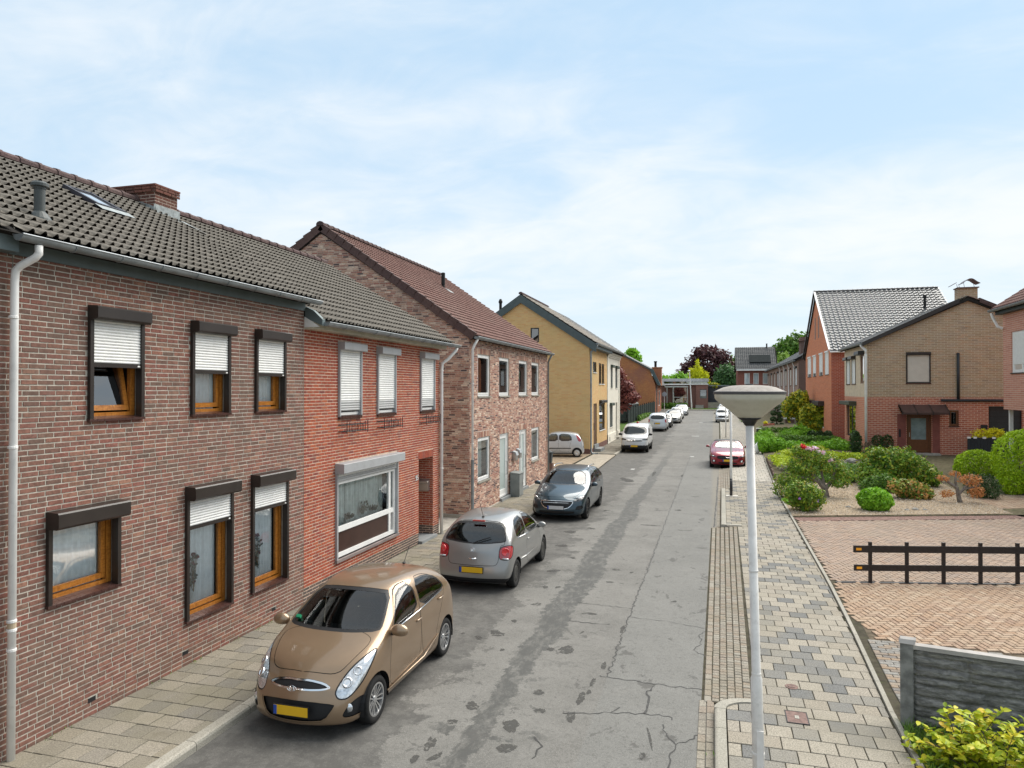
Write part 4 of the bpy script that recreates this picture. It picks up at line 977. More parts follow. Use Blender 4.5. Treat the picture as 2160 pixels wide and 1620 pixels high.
# ================================================================== red brick house
h2 = thing('brick_house', 'red brick house with grey shutter boxes, closed white roller shutters and a recessed door', 'house', (-7.6, 15.6, 0))
W2u = [(13.39, 14.39, 3.64, 5.22), (15.17, 16.17, 3.64, 5.22), (17.72, 18.73, 3.64, 5.22)]
W2b = (13.29, 16.29, .65, 2.66); NI = (17.65, 18.66, .1, 2.35)
m = MB(); wallcells(m, LF, 12.1, 19.1, 0, 5.55, W2u+[W2b, NI+(1.1,)], .12); wall = m.build('wall', mortar_tan, h2)
SO = [(17.62, 18.69, 2.35, 2.55)]
bricks(wall, LF, 12.105, 19.095, GB, 5.40, W2u+[W2b, NI], brick_red, 300, seed=8, plinth=(.4, brick_plinth), wild=.006, soldiers=SO, bh=.046, j=.016)
for nm, fr, a, b in (('far', Fr((-7.6, NI[1], 0), (-1, 0, 0), (0, -1, 0)), .0, 1.1), ):
    bricks(wall, fr, a, b, .1, 2.34, [], brick_red, 0, seed=10, plinth=(.4, brick_plinth), wild=.006)
SF = Fr((-7.6, 19.1, 0), (-1, 0, 0), (0, 1, 0))
m = MB(); m.quad(SF.p(0, 0), SF.p(8, 0), SF.p(8, 5.5), SF.p(0, 5.5)); m.build('wall', mortar_tan, h2)
for a in W2u:
    m = MB(); m.fbox(LF, a[0], a[0]+.05, a[2], a[3]-.14, -.08, .05); m.fbox(LF, a[1]-.05, a[1], a[2], a[3]-.14, -.08, .05); m.fbox(LF, a[0], a[1], a[3]-.14, a[3]-.1, -.08, -.005)
    win = m.build('window', grey_alu, h2); shutter_box(win, LF, a[0]-.01, a[1]+.01, a[3]-.16, a[3]+.0, .17, grey_alu)
    slats(win, LF, a[0]+.05, a[1]-.05, a[2]+.12, a[3]-.15, .005, .052, slat_white, low=(.2, slat_grey))
    m = MB(); m.fbox(LF, a[0]+.05, a[1]-.05, a[2]+.03, a[2]+.09, -.1, -.03); m.build('frame', white_paint, win)
    m = MB(); m.fbox(LF, a[0]+.05, a[1]-.05, a[2]+.05, a[3]-.1, -.14, -.11); m.build('backing', black_alu, win)
    n = 9; w_ = (a[1]-a[0])/n; mm = MB(); mm.box(-.06, .05, .002, w_-.002, -.05, .02); me = mm.mesh('sill_tile', sill_tile_mat)
    for i in range(n): at_world('sill_tile', me, win, (-7.6, a[0]+i*w_, a[2]-.0))
# large ground-floor window
a = W2b; m = MB(); m.fbox(LF, a[0], a[0]+.05, a[2], a[3]-.2, -.06, .05); m.fbox(LF, a[1]-.05, a[1], a[2], a[3]-.2, -.06, .05); m.fbox(LF, a[0], a[1], a[3]-.2, a[3]-.16, -.06, -.005)
win = m.build('window', grey_alu, h2); shutter_box(win, LF, a[0]-.02, a[1]+.02, a[3]-.2, a[3], .22, grey_alu)
slats(win, LF, a[0]+.05, a[1]-.05, 2.27, a[3]-.18, .01, .05, slat_white, low=(.12, slat_grey))
m = MB(); frame4(m, LF, a[0]+.05, a[1]-.05, a[2]+.02, 2.3, .09, -.1, -.02); m.fbox(LF, a[0]+.13, a[1]-.13, 1.2, 1.31, -.09, -.025); m.fbox(LF, 15.9, 16.0, a[2]+.1, 2.3, -.09, -.03); m.build('frame', white_paint, win)
m = MB(); m.fbox(LF, a[0]+.13, 15.91, a[2]+.1, 1.21, -.08, -.055); m.build('panel', plain('panel_brown', (.05, .025, .02), .3, .4), win)
pane(win, LF, a[0]+.13, 16.2, 1.3, 2.32, -.06)
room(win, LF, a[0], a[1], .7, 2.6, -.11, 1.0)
curtain(win, LF, a[0]+.1, 14.2, 1.2, 2.4, -.33, curtain_mat2, .03, .13, 2); curtain(win, LF, 14.27, 16.15, 1.2, 2.4, -.35, curtain_mat2, .03, .13, 3)
m = MB(); m.fbox(LF, a[0]-.02, a[1]+.02, a[2]-.06, a[2]+.0, -.06, .06); m.build('sill', plain('sill_stone', (.22, .18, .17), .8), win)
hp = thing('house_plants', 'green pot plants on the sill of the large ground-floor window', 'plants', (-7.8, 14.3, 1.3))
for (y, s_) in [(13.6, .07), (14.3, .05), (15.0, .11), (15.5, .05)]:
    mm = MB()
    for k in range(24): 
        mm.blob((-7.83+R.gauss(0, .03), y+R.gauss(0, s_), 1.36+abs(R.gauss(0, s_))), (.01, .05, .035), 5, 3, .3)
    mm.build('plant', plain('houseplant%d' % int(y*10), (.03, .05, .02), .7), hp)
# niche: door, step, letterbox
m = MB(); m.fbox(LF, NI[0], NI[1], .1, NI[3], -1.12, -1.08); dr = m.build('door', wood_brown, h2)
m = MB(); m.fbox(LF, NI[0]+.15, NI[1]-.15, 1.0, 2.0, -1.08, -1.07); m.build('pane', black_alu, dr)
m = MB(); m.fbox(LF, NI[0]-.02, NI[1]+.05, .08, .17, -1.1, .12); m.build('doorstep', plain('bluestone', (.23, .245, .25), .6, .3), h2)
m = MB(); NF = Fr((-7.6, NI[1]-.012, 0), (-1, 0, 0), (0, -1, 0))
prof = [(0, 0), (.1, 0), (.11, .03), (.11, .2), (.15, .24), (.15, .27), (0, .31)]
m.prism([NF.p(.1, 1.38+v, n) for n, v in prof], NF.U*.38); lb = m.build('letterbox', steel, h2)
m = MB(); m.prism([NF.p(.09, 1.6, 0), NF.p(.09, 1.6, .155), NF.p(.09, 1.63, .155), NF.p(.09, 1.70, 0)], NF.U*.40); m.build('lid', steel, lb)
# house number: two white digits
def digits(house, fr, u, v, txt, h, mat):
    seg = {'9': ['abcdfg'], '5': ['acdfg'], '3': ['abcdg'], '8': ['abcdefg']}
    w_ = h*.5; t_ = h*.14; m = MB()
    for i, c in enumerate(txt):
        x = u+i*w_*1.45
        for s_ in seg[c][0]:
            q = {'a': (0, w_, h-t_, h), 'g': (0, w_, h/2-t_/2, h/2+t_/2), 'd': (0, w_, 0, t_), 'f': (0, t_, h/2, h), 'b': (w_-t_, w_, h/2, h), 'e': (0, t_, 0, h/2), 'c': (w_-t_, w_, 0, h/2)}[s_]
            m.fbox(fr, x+q[0], x+q[1], v+q[2], v+q[3], .01, .022)
    m.build('house_number', mat, house)
digits(h2, LF, 17.42, 1.81, '95', .14, white_paint)
# iron flower-box brackets
for a, b in ((13.4, 14.62), (15.17, 16.45), (17.7, 19.0)):
    rk = thing('flower_box_bracket', 'black wrought-iron flower box bracket under the %s upper shutter of the red house' % ('left' if a < 14 else 'middle' if a < 16 else 'right'), 'bracket', LF.p(a, 3.4), group='iron flower box brackets')
    m = MB(); L_ = b-a-.25
    for (n, v) in ((.02, 3.33), (.02, 3.47), (.2, 3.33), (.2, 3.47)): m.tube([LF.p(a, v, n), LF.p(a+L_, v, n)], .008, 5)
    m.build('rail', iron, rk); 
    for k in range(9):
        u = a+.02+k*(L_-.04)/8; mm = MB()
        if k in (0, 8): mm.tube([LF.p(u, 3.33, 0), LF.p(u, 3.33, .2)], .008, 5); mm.tube([LF.p(u, 3.47, 0), LF.p(u, 3.47, .2)], .008, 5); mm.tube([LF.p(u, 3.28, .2), LF.p(u, 3.54, .2)], .009, 5)
        else:
            if k % 2: mm.tube([LF.p(u, 3.31, .2), LF.p(u, 3.53, .2)], .007, 5)
            else: mm.tube([LF.p(u+.03*cos(q), 3.42+.08*sin(q)-.02, .2) for q in np.linspace(0, 2*pi, 9)], .006, 4)
        mm.build('bar', iron, rk)
# roof, fascia, gutter
E2X, E2Z = -7.22, 5.56; S2 = Vector((RX-E2X, 0, RZ-E2Z)); sl2 = S2.length
rf = roof_body(h2, [(E2X+.03, E2Z-.035), (RX, RZ-.03), (RX-4.0, RZ-2.4), (RX-4, RZ-2.6), (RX, RZ-.3), (E2X-.3, E2Z-.07)], 'y', 12.21, 19.35)
rooftiles(rf, (E2X, 12.16, E2Z), (0, 1, 0), S2, 7.2, sl2-.02, .15, .27, tile_grey, 300)
ridge_line(rf, (RX, 12.25, RZ+.02), (RX, 19.3, RZ+.02), .12, ridge_mat)
m = MB(); m.fbox(LF, 12.105, 19.2, 5.39, 5.58, .0, .2); m.build('fascia', cream_dirty, h2)
m = MB(); m.prism([(-7.2, 12.1, 5.56), (-7.2, 12.1, 5.44), (-7.58, 12.1, 5.6), (-7.58, 12.1, 5.82), (-7.4, 12.1, 5.74)], (0, .1, 0)); m.build('verge_board', zinc_dark, h2)
m = MB(); m.prism([(-7.25, 12.08, 5.42), (-7.58, 12.08, 5.62), (-7.58, 12.08, 5.42)], (0, .02, 0)); m.build('verge_board', white_paint, h2)
gutter(h2, (E2X+.07, 12.16, E2Z-.05), (E2X+.07, 19.55, E2Z-.05), .075)
downpipe(h2, [(E2X+.07, 19.38, E2Z-.13), (E2X+.05, 19.37, E2Z-.2), (-7.35, 19.2, 5.1), (-7.5, 19.13, 4.98), (-7.52, 19.12, 4.8), (-7.52, 19.12, .06)], .045, pvc_pipe, rings=(4.75, 3.9, 1.95))

# ================================================================== mixed brick house
h3 = thing('brick_house', 'house of mottled pink and brown bricks with white windows and a brown tiled gable roof', 'house', (-7.6, 27, 0))
Y3, Y3e = 21.72, 33.0
U3 = [(22.6, 23.96), (25.06, 26.43), (27.81, 29.2), (29.91, 31.28)]
W3u = [(a, b, 4.0, 5.43) for a, b in U3]; W3g = [(22.6, 23.96, 1.12, 2.6), (29.91, 31.28, 1.12, 2.56)]; D3 = [(25.15, 26.32, .2, 2.58), (27.89, 29.06, .2, 2.58)]
ops = W3u+W3g+D3
m = MB(); wallcells(m, LF, Y3, Y3e, 0, 5.95, ops, .13)
X3R, Z3R = -12.97, 9.86; E3X, E3Z = -7.42, 5.98; k3 = (Z3R-E3Z)/(E3X-X3R)
GF3 = Fr((0, Y3, 0), (1, 0, 0), (0, -1, 0)); GF3b = Fr((0, Y3e, 0), (1, 0, 0), (0, 1, 0))
for fr in (GF3, GF3b): m.poly([fr.p(-7.6, 0), fr.p(-7.6, E3Z-.05+k3*.18), fr.p(X3R, Z3R-.1), fr.p(-18.3, E3Z+.05), fr.p(-18.3, 0)])
wall = m.build('wall', mortar_warm, h3)
so3 = [(a-.05, b+.05, d, d+.2) for (a, b, c, d) in ops]
bricks(wall, LF, Y3+.005, Y3e, GB, 5.93, ops, brick_mixed, 200, seed=21, wild=.09, soldiers=so3, bh=.045, course=.06, j=.015)
def lim3(v):
    z = E3Z-.05+k3*.18
    if v <= z: return (-18.3, -7.6)
    r_ = -7.6-(v-z)/k3; l_ = X3R-(r_-X3R); return (max(-18.3, l_), r_)
bricks(wall, GF3, -18.3, -7.6, GB, Z3R-.15, [], brick_mixed, 100, seed=22, wild=.09, lim=lim3, bh=.045, course=.06, j=.015)
for (a, b, c, d) in W3u+W3g:
    w_ = plain_window(h3, LF, a, b, c, d, white_paint, .075, .07, sill=kerb_mat, cur=None, dep=1.2)
    m = MB(); frame4(m, LF, a+.075, b-.075, c+.075, d-.075, .045, -.085, -.03); m.build('sash', white_paint, w_)
curtain(h3, LF, 22.7, 23.86, 1.2, 2.5, -.3, curtain_mat2, .03, .2); curtain(h3, LF, 30.0, 31.2, 1.2, 2.5, -.3, curtain_mat2, .03, .2)
for (a, b, c, d) in D3:
    m = MB(); frame4(m, LF, a, b, c, d, .07, -.13, -.04); dr = m.build('door', white_paint, h3)
    m = MB(); frame4(m, LF, a+.07, b-.07, c+.07, d-.07, .12, -.12, -.06, .2)
    if a > 27: m.fbox(LF, a+.42, a+.5, c+.1, d-.1, -.12, -.045)
    m.build('leaf', white_paint, dr)
    m = MB(); m.fbox(LF, a+.19, b-.19, c+.27, d-.19, -.1, -.09); m.build('pane', plain('frosted%d' % int(a), (.45, .52, .50), .15, .5, var=.05), dr)
    m = MB(); u = b-.2; m.tube([LF.p(u, 1.0, -.06), LF.p(u, 1.0, .0), LF.p(u, 1.5, .0), LF.p(u, 1.5, -.06)], .014, 6); m.build('handle', steel, dr)
    m = MB(); m.fbox(LF, a-.02, b+.02, .07, .2, -.12, .1); m.build('doorstep', MATS['bluestone'], h3)
m = MB(); m.fbox(LF, Y3+.1, Y3e, .02, PZ+.012, .0, .06); m.build('plinth', concrete, h3)
S3 = Vector((X3R-E3X, 0, Z3R-E3Z)); sl3 = S3.length
rf = roof_body(h3, [(E3X+.03, E3Z-.035), (X3R, Z3R-.03), (-18.6, E3Z-.03), (-18.6, E3Z-.2), (X3R, Z3R-.25), (E3X-.1, E3Z-.12)], 'y', Y3-.05, Y3e+.06)
rooftiles(rf, (E3X, Y3-.05, E3Z), (0, 1, 0), S3, 11.5, sl3-.02, .15, .27, tile_brown, 300)
ridge_line(rf, (X3R, Y3-.1, Z3R+.03), (X3R, Y3e+.08, Z3R+.03), .13, ridge_mat)
# verge tiles along the gable
dn = S3.normalized(); nv = int(sl3/.34)
for side in (1, -1):
    m = MB(); d2 = Vector((dn.x*side, 0, dn.z)); up_ = Vector((dn.z*side, 0, -dn.x)); up_ = up_ if up_.z > 0 else -up_
    vs = []
    for s_, o_ in ((-.02, .035), (.36, 0)):
        for (y, h) in ((-.05, -.17+o_*0), (-.05-o_, .075+o_), (.1, .075+o_), (.1, .03)): vs.append(d2*s_+Vector((0, y, 0))+up_*h)
    m.add(vs, [(0, 1, 5, 4), (1, 2, 6, 5), (2, 3, 7, 6), (0, 1, 2, 3)], 0.0); me = m.mesh('verge_tile', verge_mat)
    st = Vector((E3X, Y3-.03, E3Z)) if side == 1 else Vector((2*X3R-E3X, Y3-.03, E3Z))
    for i in range(nv): at_world('verge_tile', me, rf, st+d2*(i*sl3/nv))
gutter(h3, (E3X+.07, Y3-.02, E3Z-.04), (E3X+.07, Y3e+.1, E3Z-.04), .085)
downpipe(h3, [(E3X+.06, Y3+.15, E3Z-.12), (-7.45, Y3+.13, E3Z-.3), (-7.52, Y3+.12, E3Z-.45), (-7.52, Y3+.12, .05)], .045, pvc_pipe, rings=(4.4, 2.45))
m = MB(); m.tube([(-7.52, Y3+.12, .05), (-7.52, Y3+.12, 1.95)], .052, 12); m.build('pipe_sleeve', zinc, h3)
downpipe(h3, [(E3X+.06, Y3e-.15, E3Z-.12), (-7.45, Y3e-.16, E3Z-.3), (-7.52, Y3e-.17, E3Z-.45), (-7.52, Y3e-.17, .05)], .045, zinc, rings=(4.4, 2.45))
m = MB(); m.lathe([(.1, -.15), (.075, 0), (.075, .12), (.085, .14), (.085, .62), (.05, .64), (0, .64)], (-11.18, 28.6, 8.63), 10); m.build('roof_vent', plain('vent_black', (.015, .015, .015), .6), h3)
m = MB(); m.fbox(RF(lambda u, v, n: Vector((E3X, 0, E3Z))+S3.normalized()*v+Vector((0, u, 0))+Vector((dn.z, 0, -dn.x))*(-n if (Vector((dn.z, 0, -dn.x)).z < 0) else n)), 28.45, 28.95, 4.15, 4.45, .03, .055); m.build('flashing', lead, h3)
# letterboxes beside the doors
for (u, v) in ((26.85, 1.45), (27.4, 1.5)):
    lb = thing('letterbox', 'stainless steel letterbox on the mottled brick wall, %s of the two between the white doors' % ('left' if u < 27 else 'right'), 'letterbox', LF.p(u, v), group='letterboxes between the white doors')
    m = MB(); m.prism([LF.p(u, v+q, n) for n, q in [(.01, 0), (.14, 0), (.16, .03), (.16, .22), (.12, .31), (.01, .34)]], LF.U*.3); m.build('body', steel, lb)
    m = MB(); m.prism([LF.p(u-.01, v+q, n) for n, q in [(.16, .2), (.19, .2), (.14, .33), (.01, .37), (.01, .345)]], LF.U*.32); m.build('lid', zinc_bright, lb)
cb = thing('utility_cabinet', 'grey metal utility cabinet on the pavement between the two white doors', 'cabinet', (-7.3, 26.8, PZ))
m = MB(); m.box(-7.56, -7.2, 26.42, 27.05, PZ, .98); m.build('body', plain('cab_grey', (.20, .215, .21), .6, .3), cb)
m = MB(); m.prism([(-7.57, 26.4, .98), (-7.17, 26.4, .98), (-7.17, 26.4, 1.0), (-7.57, 26.4, 1.04)], (0, .67, 0)); m.build('lid', MATS['cab_grey'], cb)
m = MB(); m.box(-7.2, -7.192, 26.45, 27.02, PZ+.06, .95); m.build('door', plain('cab_grey2', (.22, .235, .23), .6, .3), cb)
m = MB(); m.box(-7.192, -7.18, 26.95, 26.98, .5, .62); m.build('lock', iron, cb)
# ================================================================== yellow brick house
def gable_wall(house, fr, a, b, z0, ze, ua, za, mat, ops=(), kl=None):
    """gable wall with eaves height ze, apex at (ua, za); openings inside the lower rectangle or the triangle as proud frames"""
    m = MB(); wallcells(m, fr, a, b, z0, ze, [o for o in ops if o[3] <= ze], .12)
    m.poly([fr.p(a, ze), fr.p(b, ze), fr.p(ua, za)]); return m.build('wall', mat, house)
X4 = -7.75; LF4 = Fr((X4, 0, 0), (0, 1, 0), (1, 0, 0)); Y4 = 45.75
h4 = thing('yellow_brick_house', 'yellow brick house with dark grey gable boards and a long grey downpipe', 'house', (X4, 49, 0))
W4 = [(47.2, 48.7, 5.42, 6.12), (49.75, 50.95, 4.66, 6.12), (51.15, 52.3, 4.66, 6.12), (47.4, 48.9, .55, 3.3), (49.9, 52.6, 1.36, 3.3)]
m = MB(); wallcells(m, LF4, Y4, 53.7, 0, 7.25, W4, .12); m.build('wall', yellow_front, h4)
GF4 = Fr((0, Y4, 0), (1, 0, 0), (0, -1, 0)); k4 = .666; A4 = (-12.33, 10.45)
m = MB(); ATT = (-11.68, -11.1, 7.4, 8.35)
# gable polygon split round the attic window
zr = lambda x: min(A4[1]-k4*(x-A4[0]), A4[1]+k4*(x-A4[0])) if True else 0
def gp(xs): 
    for a, b in zip(xs, xs[1:]):
        if abs(a-ATT[0]) < 1e-6:
            m.poly([GF4.p(a, 0), GF4.p(b, 0), GF4.p(b, ATT[2]), GF4.p(a, ATT[2])]); m.poly([GF4.p(a, ATT[3]), GF4.p(b, ATT[3]), GF4.p(b, A4[1]-k4*abs(b-A4[0])), GF4.p(a, A4[1]-k4*abs(a-A4[0]))])
        else: m.poly([GF4.p(a, 0), GF4.p(b, 0), GF4.p(b, A4[1]-k4*abs(b-A4[0])), GF4.p(a, A4[1]-k4*abs(a-A4[0]))])
gp([-17, A4[0], ATT[0], ATT[1], X4]); m.build('wall', yellow_gable, h4)
plain_window(h4, GF4, *ATT, black_alu, .07, .05, glass_tint)
for a in W4[:3]: plain_window(h4, LF4, *a, black_alu, .09, .08, glass_tint, sill=white_paint)
w_ = plain_window(h4, LF4, *W4[4], black_alu, .12, .1, glass_tint, sill=white_paint); shutter_box(w_, LF4, 49.85, 52.65, 3.3, 3.5, .2, black_alu)
m = MB(); m.fbox(LF4, *W4[3], -.12, -.06); dr = m.build('door', plain('door_brown', (.12, .065, .035), .5), h4)
m = MB(); m.tube([LF4.p(47.7, 1.5, -.02), LF4.p(47.7, 2.0, -.02)], .03, 6); m.build('handle', iron, dr)
m = MB(); m.fbox(LF4, 47.3, 49.0, .0, .55, -.1, .12); m.fbox(LF4, 47.3, 49.1, .0, .3, .12, .5); m.build('doorstep', MATS['bluestone'], h4)
m = MB(); m.fbox(LF4, Y4, 47.3, .0, .35, 0, .02); m.fbox(LF4, 49.0, 53.7, .0, .5, 0, .02); m.box(-9.5, X4+.02, Y4-.02, Y4, 0, .4); m.build('plinth', plain('plinth_red', (.16, .08, .065), .8), h4)
rf = roof_body(h4, [(-7.3, 7.28), (A4[0], A4[1]+.16), (-17.2, 7.3), (-17.2, 7.1), (A4[0], A4[1]-.05), (-7.5, 7.1)], 'y', Y4-.12, 53.75)
S4 = Vector((A4[0]+7.25, 0, A4[1]+.16-7.27)); rooftiles(rf, (-7.25, Y4-.1, 7.27), (0, 1, 0), S4, 8.0, S4.length, .22, .36, tile_old, 0, 'wave')
ridge_line(rf, (A4[0], Y4-.12, A4[1]+.2), (A4[0], 53.7, A4[1]+.2), .13, ridge_mat)
gb_ = plain('gable_board', (.075, .10, .105), .6, .3)
for s_ in (1, -1):
    e = (A4[0]+s_*5.05, A4[1]-k4*5.05+.12)
    m = MB(); m.prism([(A4[0], Y4-.16, A4[1]+.12), (e[0], Y4-.16, e[1]), (e[0], Y4-.16, e[1]-.55), (A4[0], Y4-.16, A4[1]-.43)], (0, .06, 0)); m.build('gable_board', gb_, h4)
m = MB(); m.fbox(LF4, Y4-.1, 53.7, 6.95, 7.28, .0, .42); m.build('fascia', gb_, h4)
gutter(h4, (-7.25, Y4-.1, 7.25), (-7.25, 61.2, 7.25), .09, brackets=False)
downpipe(h4, [(-7.25, Y4+.12, 7.15), (-7.3, Y4+.12, 7.0), (-7.66, Y4+.12, 6.7), (-7.66, Y4+.12, 6.5), (-7.66, Y4+.12, .2), (-7.55, Y4+.12, .1), (-7.2, Y4+.12, .1)], .065, zinc)
m = MB(); m.lathe([(.1, -.3), (.1, .35), (.14, .4), (.14, .5), (.07, .65), (0, .66)], (-13.9, 46.2, 9.75), 8); m.build('roof_vent', MATS['vent_black'], h4)
# cream house
h5 = thing('cream_house', 'narrow cream plastered house with a moulded cornice beside the yellow house', 'house', (X4, 57.3, gz(57)))
W5 = [(55.75, 56.95, 4.4, 6.2), (58.5, 59.9, 4.4, 6.2), (55.2, 56.9, 1.32, 3.2), (58.6, 59.7, .4, 3.2)]
m = MB(); wallcells(m, LF4, 53.72, 61, 0, 7.2, W5, .15); m.quad((X4, 61, 0), (-16, 61, 0), (-16, 61, 7.3), (X4, 61, 7.3)); m.build('wall', cream_paint, h5)
for a in W5[:3]:
    w_ = plain_window(h5, LF4, *a, MATS['gable_board'], .08, .12, glass_tint, sill=cream_paint); shutter_box(w_, LF4, a[0]-.02, a[1]+.02, a[3]-.2, a[3]+.02, .18, plain('green_box%d' % int(a[0]*10), (.05, .07, .055), .5))
m = MB(); m.fbox(LF4, *W5[3], -.15, -.1); m.build('door', plain('door_cream', (.45, .42, .36), .6), h5)
m = MB(); m.fbox(LF4, 58.5, 59.8, 0, .4, -.1, .3); m.build('doorstep', concrete, h5)
m = MB(); m.fbox(LF4, 53.75, 54.2, .0, 7.2, 0, .05); m.fbox(LF4, 60.6, 61.0, 0, 7.2, 0, .05); m.fbox(LF4, 53.75, 58.45, .0, .85, 0, .07); m.fbox(LF4, 59.85, 61, 0, .85, 0, .07); m.build('pilaster', cream_paint, h5)
for (v0, v1, n) in ((6.75, 6.85, .08), (6.85, 7.0, .14), (7.0, 7.2, .24)):
    m = MB(); m.fbox(LF4, 53.75, 61, v0, v1, 0, n); m.build('cornice', cream_paint, h5)
for u in (54.6, 57.6, 60.2):
    m = MB(); m.fbox(LF4, u, u+.25, .3, .6, .071, .076); m.build('air_vent', iron, h5)
rf = roof_body(h5, [(-7.35, 7.28), (A4[0], A4[1]+.16), (-17.2, 7.3), (-17.2, 7.1), (A4[0], A4[1]-.05), (-7.5, 7.1)], 'y', 53.78, 61.15)
rooftiles(rf, (-7.3, 53.8, 7.27), (0, 1, 0), S4, 7.3, S4.length, .22, .36, tile_slate, 0, 'wave')
# dark-roofed orange brick house with a bent gable
h6 = thing('brick_house', 'orange brick house with a dark mansard roof edge beyond the cream house', 'house', (-8.1, 104, .8))
GF6 = Fr((0, 104, 0), (1, 0, 0), (0, -1, 0)); LF6 = Fr((-8.05, 0, 0), (0, 1, 0), (1, 0, 0))
m = MB(); m.poly([GF6.p(x, z) for x, z in [(-22, .5), (-8.05, .5), (-8.05, 5.0), (-8.75, 7.1), (-13.6, 9.75), (-19, 7.1), (-22, 5.0)]]); m.build('wall', orange_gable, h6)
W6 = [(106.5, 108.5, 1.0, 4.2), (110.5, 113.5, 1.8, 4.2)]
m = MB(); wallcells(m, LF6, 104, 116, .5, 5.0, W6, .15); m.build('wall', orange_front, h6)
for a in W6: plain_window(h6, LF6, *a, white_paint, .15, .1, glass_tint)
rf = roof_body(h6, [(-7.4, 4.95), (-8.6, 7.3), (-13.6, 10.0), (-19.2, 7.3), (-19.2, 7.1), (-13.6, 9.75), (-8.75, 7.1), (-7.75, 4.95)], 'y', 103.75, 116.2, tile_slate)
m = MB(); m.prism([(-8.5, 103.7, 7.35), (-8.3, 103.7, 7.2), (-7.25, 103.7, 4.9), (-7.65, 103.7, 4.9), (-8.8, 103.7, 7.05)], (0, .1, 0)); m.build('gable_board', gb_, h6)
ch6 = MB(); ch6.box(-8.7, -7.4, 107, 108.4, 4.9, 7.5); ch6.box(-8.8, -7.3, 106.9, 108.5, 7.5, 7.65); c6 = ch6.build('chimney', orange_gable, h6)
m = MB(); m.lathe([(.18, 0), (.18, .7), (.24, .75), (.24, .9)], (-8.3, 107.7, 7.65), 8); m.build('chimney_pot', iron, c6)
downpipe(h6, [(-7.9, 105.2, 5.0), (-7.95, 105.2, 4.4), (-7.95, 105.2, .8)], .07, zinc)

# ------------------------------------------------------------------ houses that close the far end of the street
FY = 124.0
h7 = thing('flat_roofed_house', 'low brick house with a flat roof and glazed porch at the end of the street', 'house', (-4, FY, 1.3))
EF = Fr((0, FY, 0), (1, 0, 0), (0, -1, 0))
m = MB(); m.box(-14, -2.83, FY, FY+9, 1.0, 5.3); m.build('wall', flat_brick, h7)
W7 = [(-2.2, -1.1, 2.86, 4.36)]
EF2 = Fr((0, FY-.6, 0), (1, 0, 0), (0, -1, 0)); m = MB(); wallcells(m, EF2, -2.85, -.9, 1.0, 5.15, W7, .12); m.quad((-.9, FY-.6, 1), (-.9, FY+8, 1), (-.9, FY+8, 5.15), (-.9, FY-.6, 5.15)); m.quad((-2.85, FY-.6, 1), (-2.85, FY, 1), (-2.85, FY, 5.15), (-2.85, FY-.6, 5.15)); m.build('wall', flat_brick, h7)
w_ = plain_window(h7, EF2, *W7[0], plain('frame_grey', (.16, .17, .18), .5), .1, .08, glass_tint)
m = MB(); m.quad(EF2.p(-2.1, 2.95, -.13), EF2.p(-1.25, 2.95, -.13), EF2.p(-1.25, 3.7, -.13), EF2.p(-2.1, 3.7, -.13)); m.build('blind', curtain_mat, w_)
m = MB(); m.box(-14.2, -.8, FY-.75, FY+9, 5.15, 5.32); m.build('roof', white_paint, h7)
m = MB(); m.box(-14, -1.0, FY+3.2, FY+9, 5.32, 5.75); m.build('clerestory', glass_tint, h7)
m = MB(); m.box(-14.2, -.85, FY+2.8, FY+9.3, 5.75, 6.25); m.build('upper_roof', plain('roof_grey', (.30, .31, .32), .6), h7)
m = MB(); m.box(-7.9, -4.1, FY-1.6, FY, 4.72, 4.95); po = m.build('porch_roof', plain('porch_white', (.5, .5, .47), .6), h7)
for x in (-7.6, -6.6, -4.25):
    m = MB(); m.box(x, x+.12, FY-1.5, FY-1.38, 1.2, 4.72); m.build('post', MATS['porch_white'], po)
m = MB(); m.box(-6.5, -4.3, FY-1.46, FY-1.42, 3.0, 3.1); m.build('rail', MATS['porch_white'], po)
m = MB(); m.box(-6.48, -4.27, FY-1.45, FY-1.44, 1.3, 4.7); m.build('pane', glass_tint, po)
m = MB(); m.box(-4.6, -4.4, FY-.12, FY-.04, 3.9, 4.5); m.build('wall_lamp', white_paint, h7)
for i in range(4):
    m = MB(); m.box(-2.9, -1.6, FY-.6-.35*(i+1)+.0, FY-.6-.35*i, 1.0, 1.75-.16*i); m.build('step', concrete, h7)
m = MB(); m.box(-.9, 2.6, FY+1.5, FY+1.6, 1.0, 4.9); o = m.build('garage_door', plain('garage_dark', (.06, .065, .075), .5), h7)
m = MB(); m.box(-.9, 2.6, FY+1.2, FY+8, 4.9, 5.1); m.build('garage_roof', zinc, h7)
m = MB(); m.box(-.9, 2.8, FY-.4, FY-.2, 1.0, 2.2); m.build('garden_wall', plain('wall_beige', (.36, .32, .27), .9), h7)

h8 = thing('brick_house', 'red brick house with grey slate-coloured tiles and white windows behind the street lamp', 'house', (6, 122, 1.2))
F8 = Fr((0, 122, 0), (1, 0, 0), (0, -1, 0)); W8 = [(4.86, 5.68, 5.2, 7.02), (6.26, 7.06, 5.2, 7.02), (7.7, 8.5, 5.2, 7.02)]
m = MB(); wallcells(m, F8, 3.8, 10, 1, 7.7, W8, .1); m.quad((3.8, 122, 1), (3.8, 130, 1), (3.8, 130, 7.7), (3.8, 122, 7.7)); m.poly([(3.8, 122, 7.7), (3.8, 130, 7.7), (3.8, 126.5, 11.2)]); m.build('wall', far_brick, h8)
for a in W8: plain_window(h8, F8, *a, white_paint, .1, .06, cur=curtain_mat)
rf = roof_body(h8, [(121.4, 7.6), (126.5, 11.45), (131, 7.6), (131, 7.4), (126.5, 11.1), (121.5, 7.45)], 'x', 3.5, 10.0)
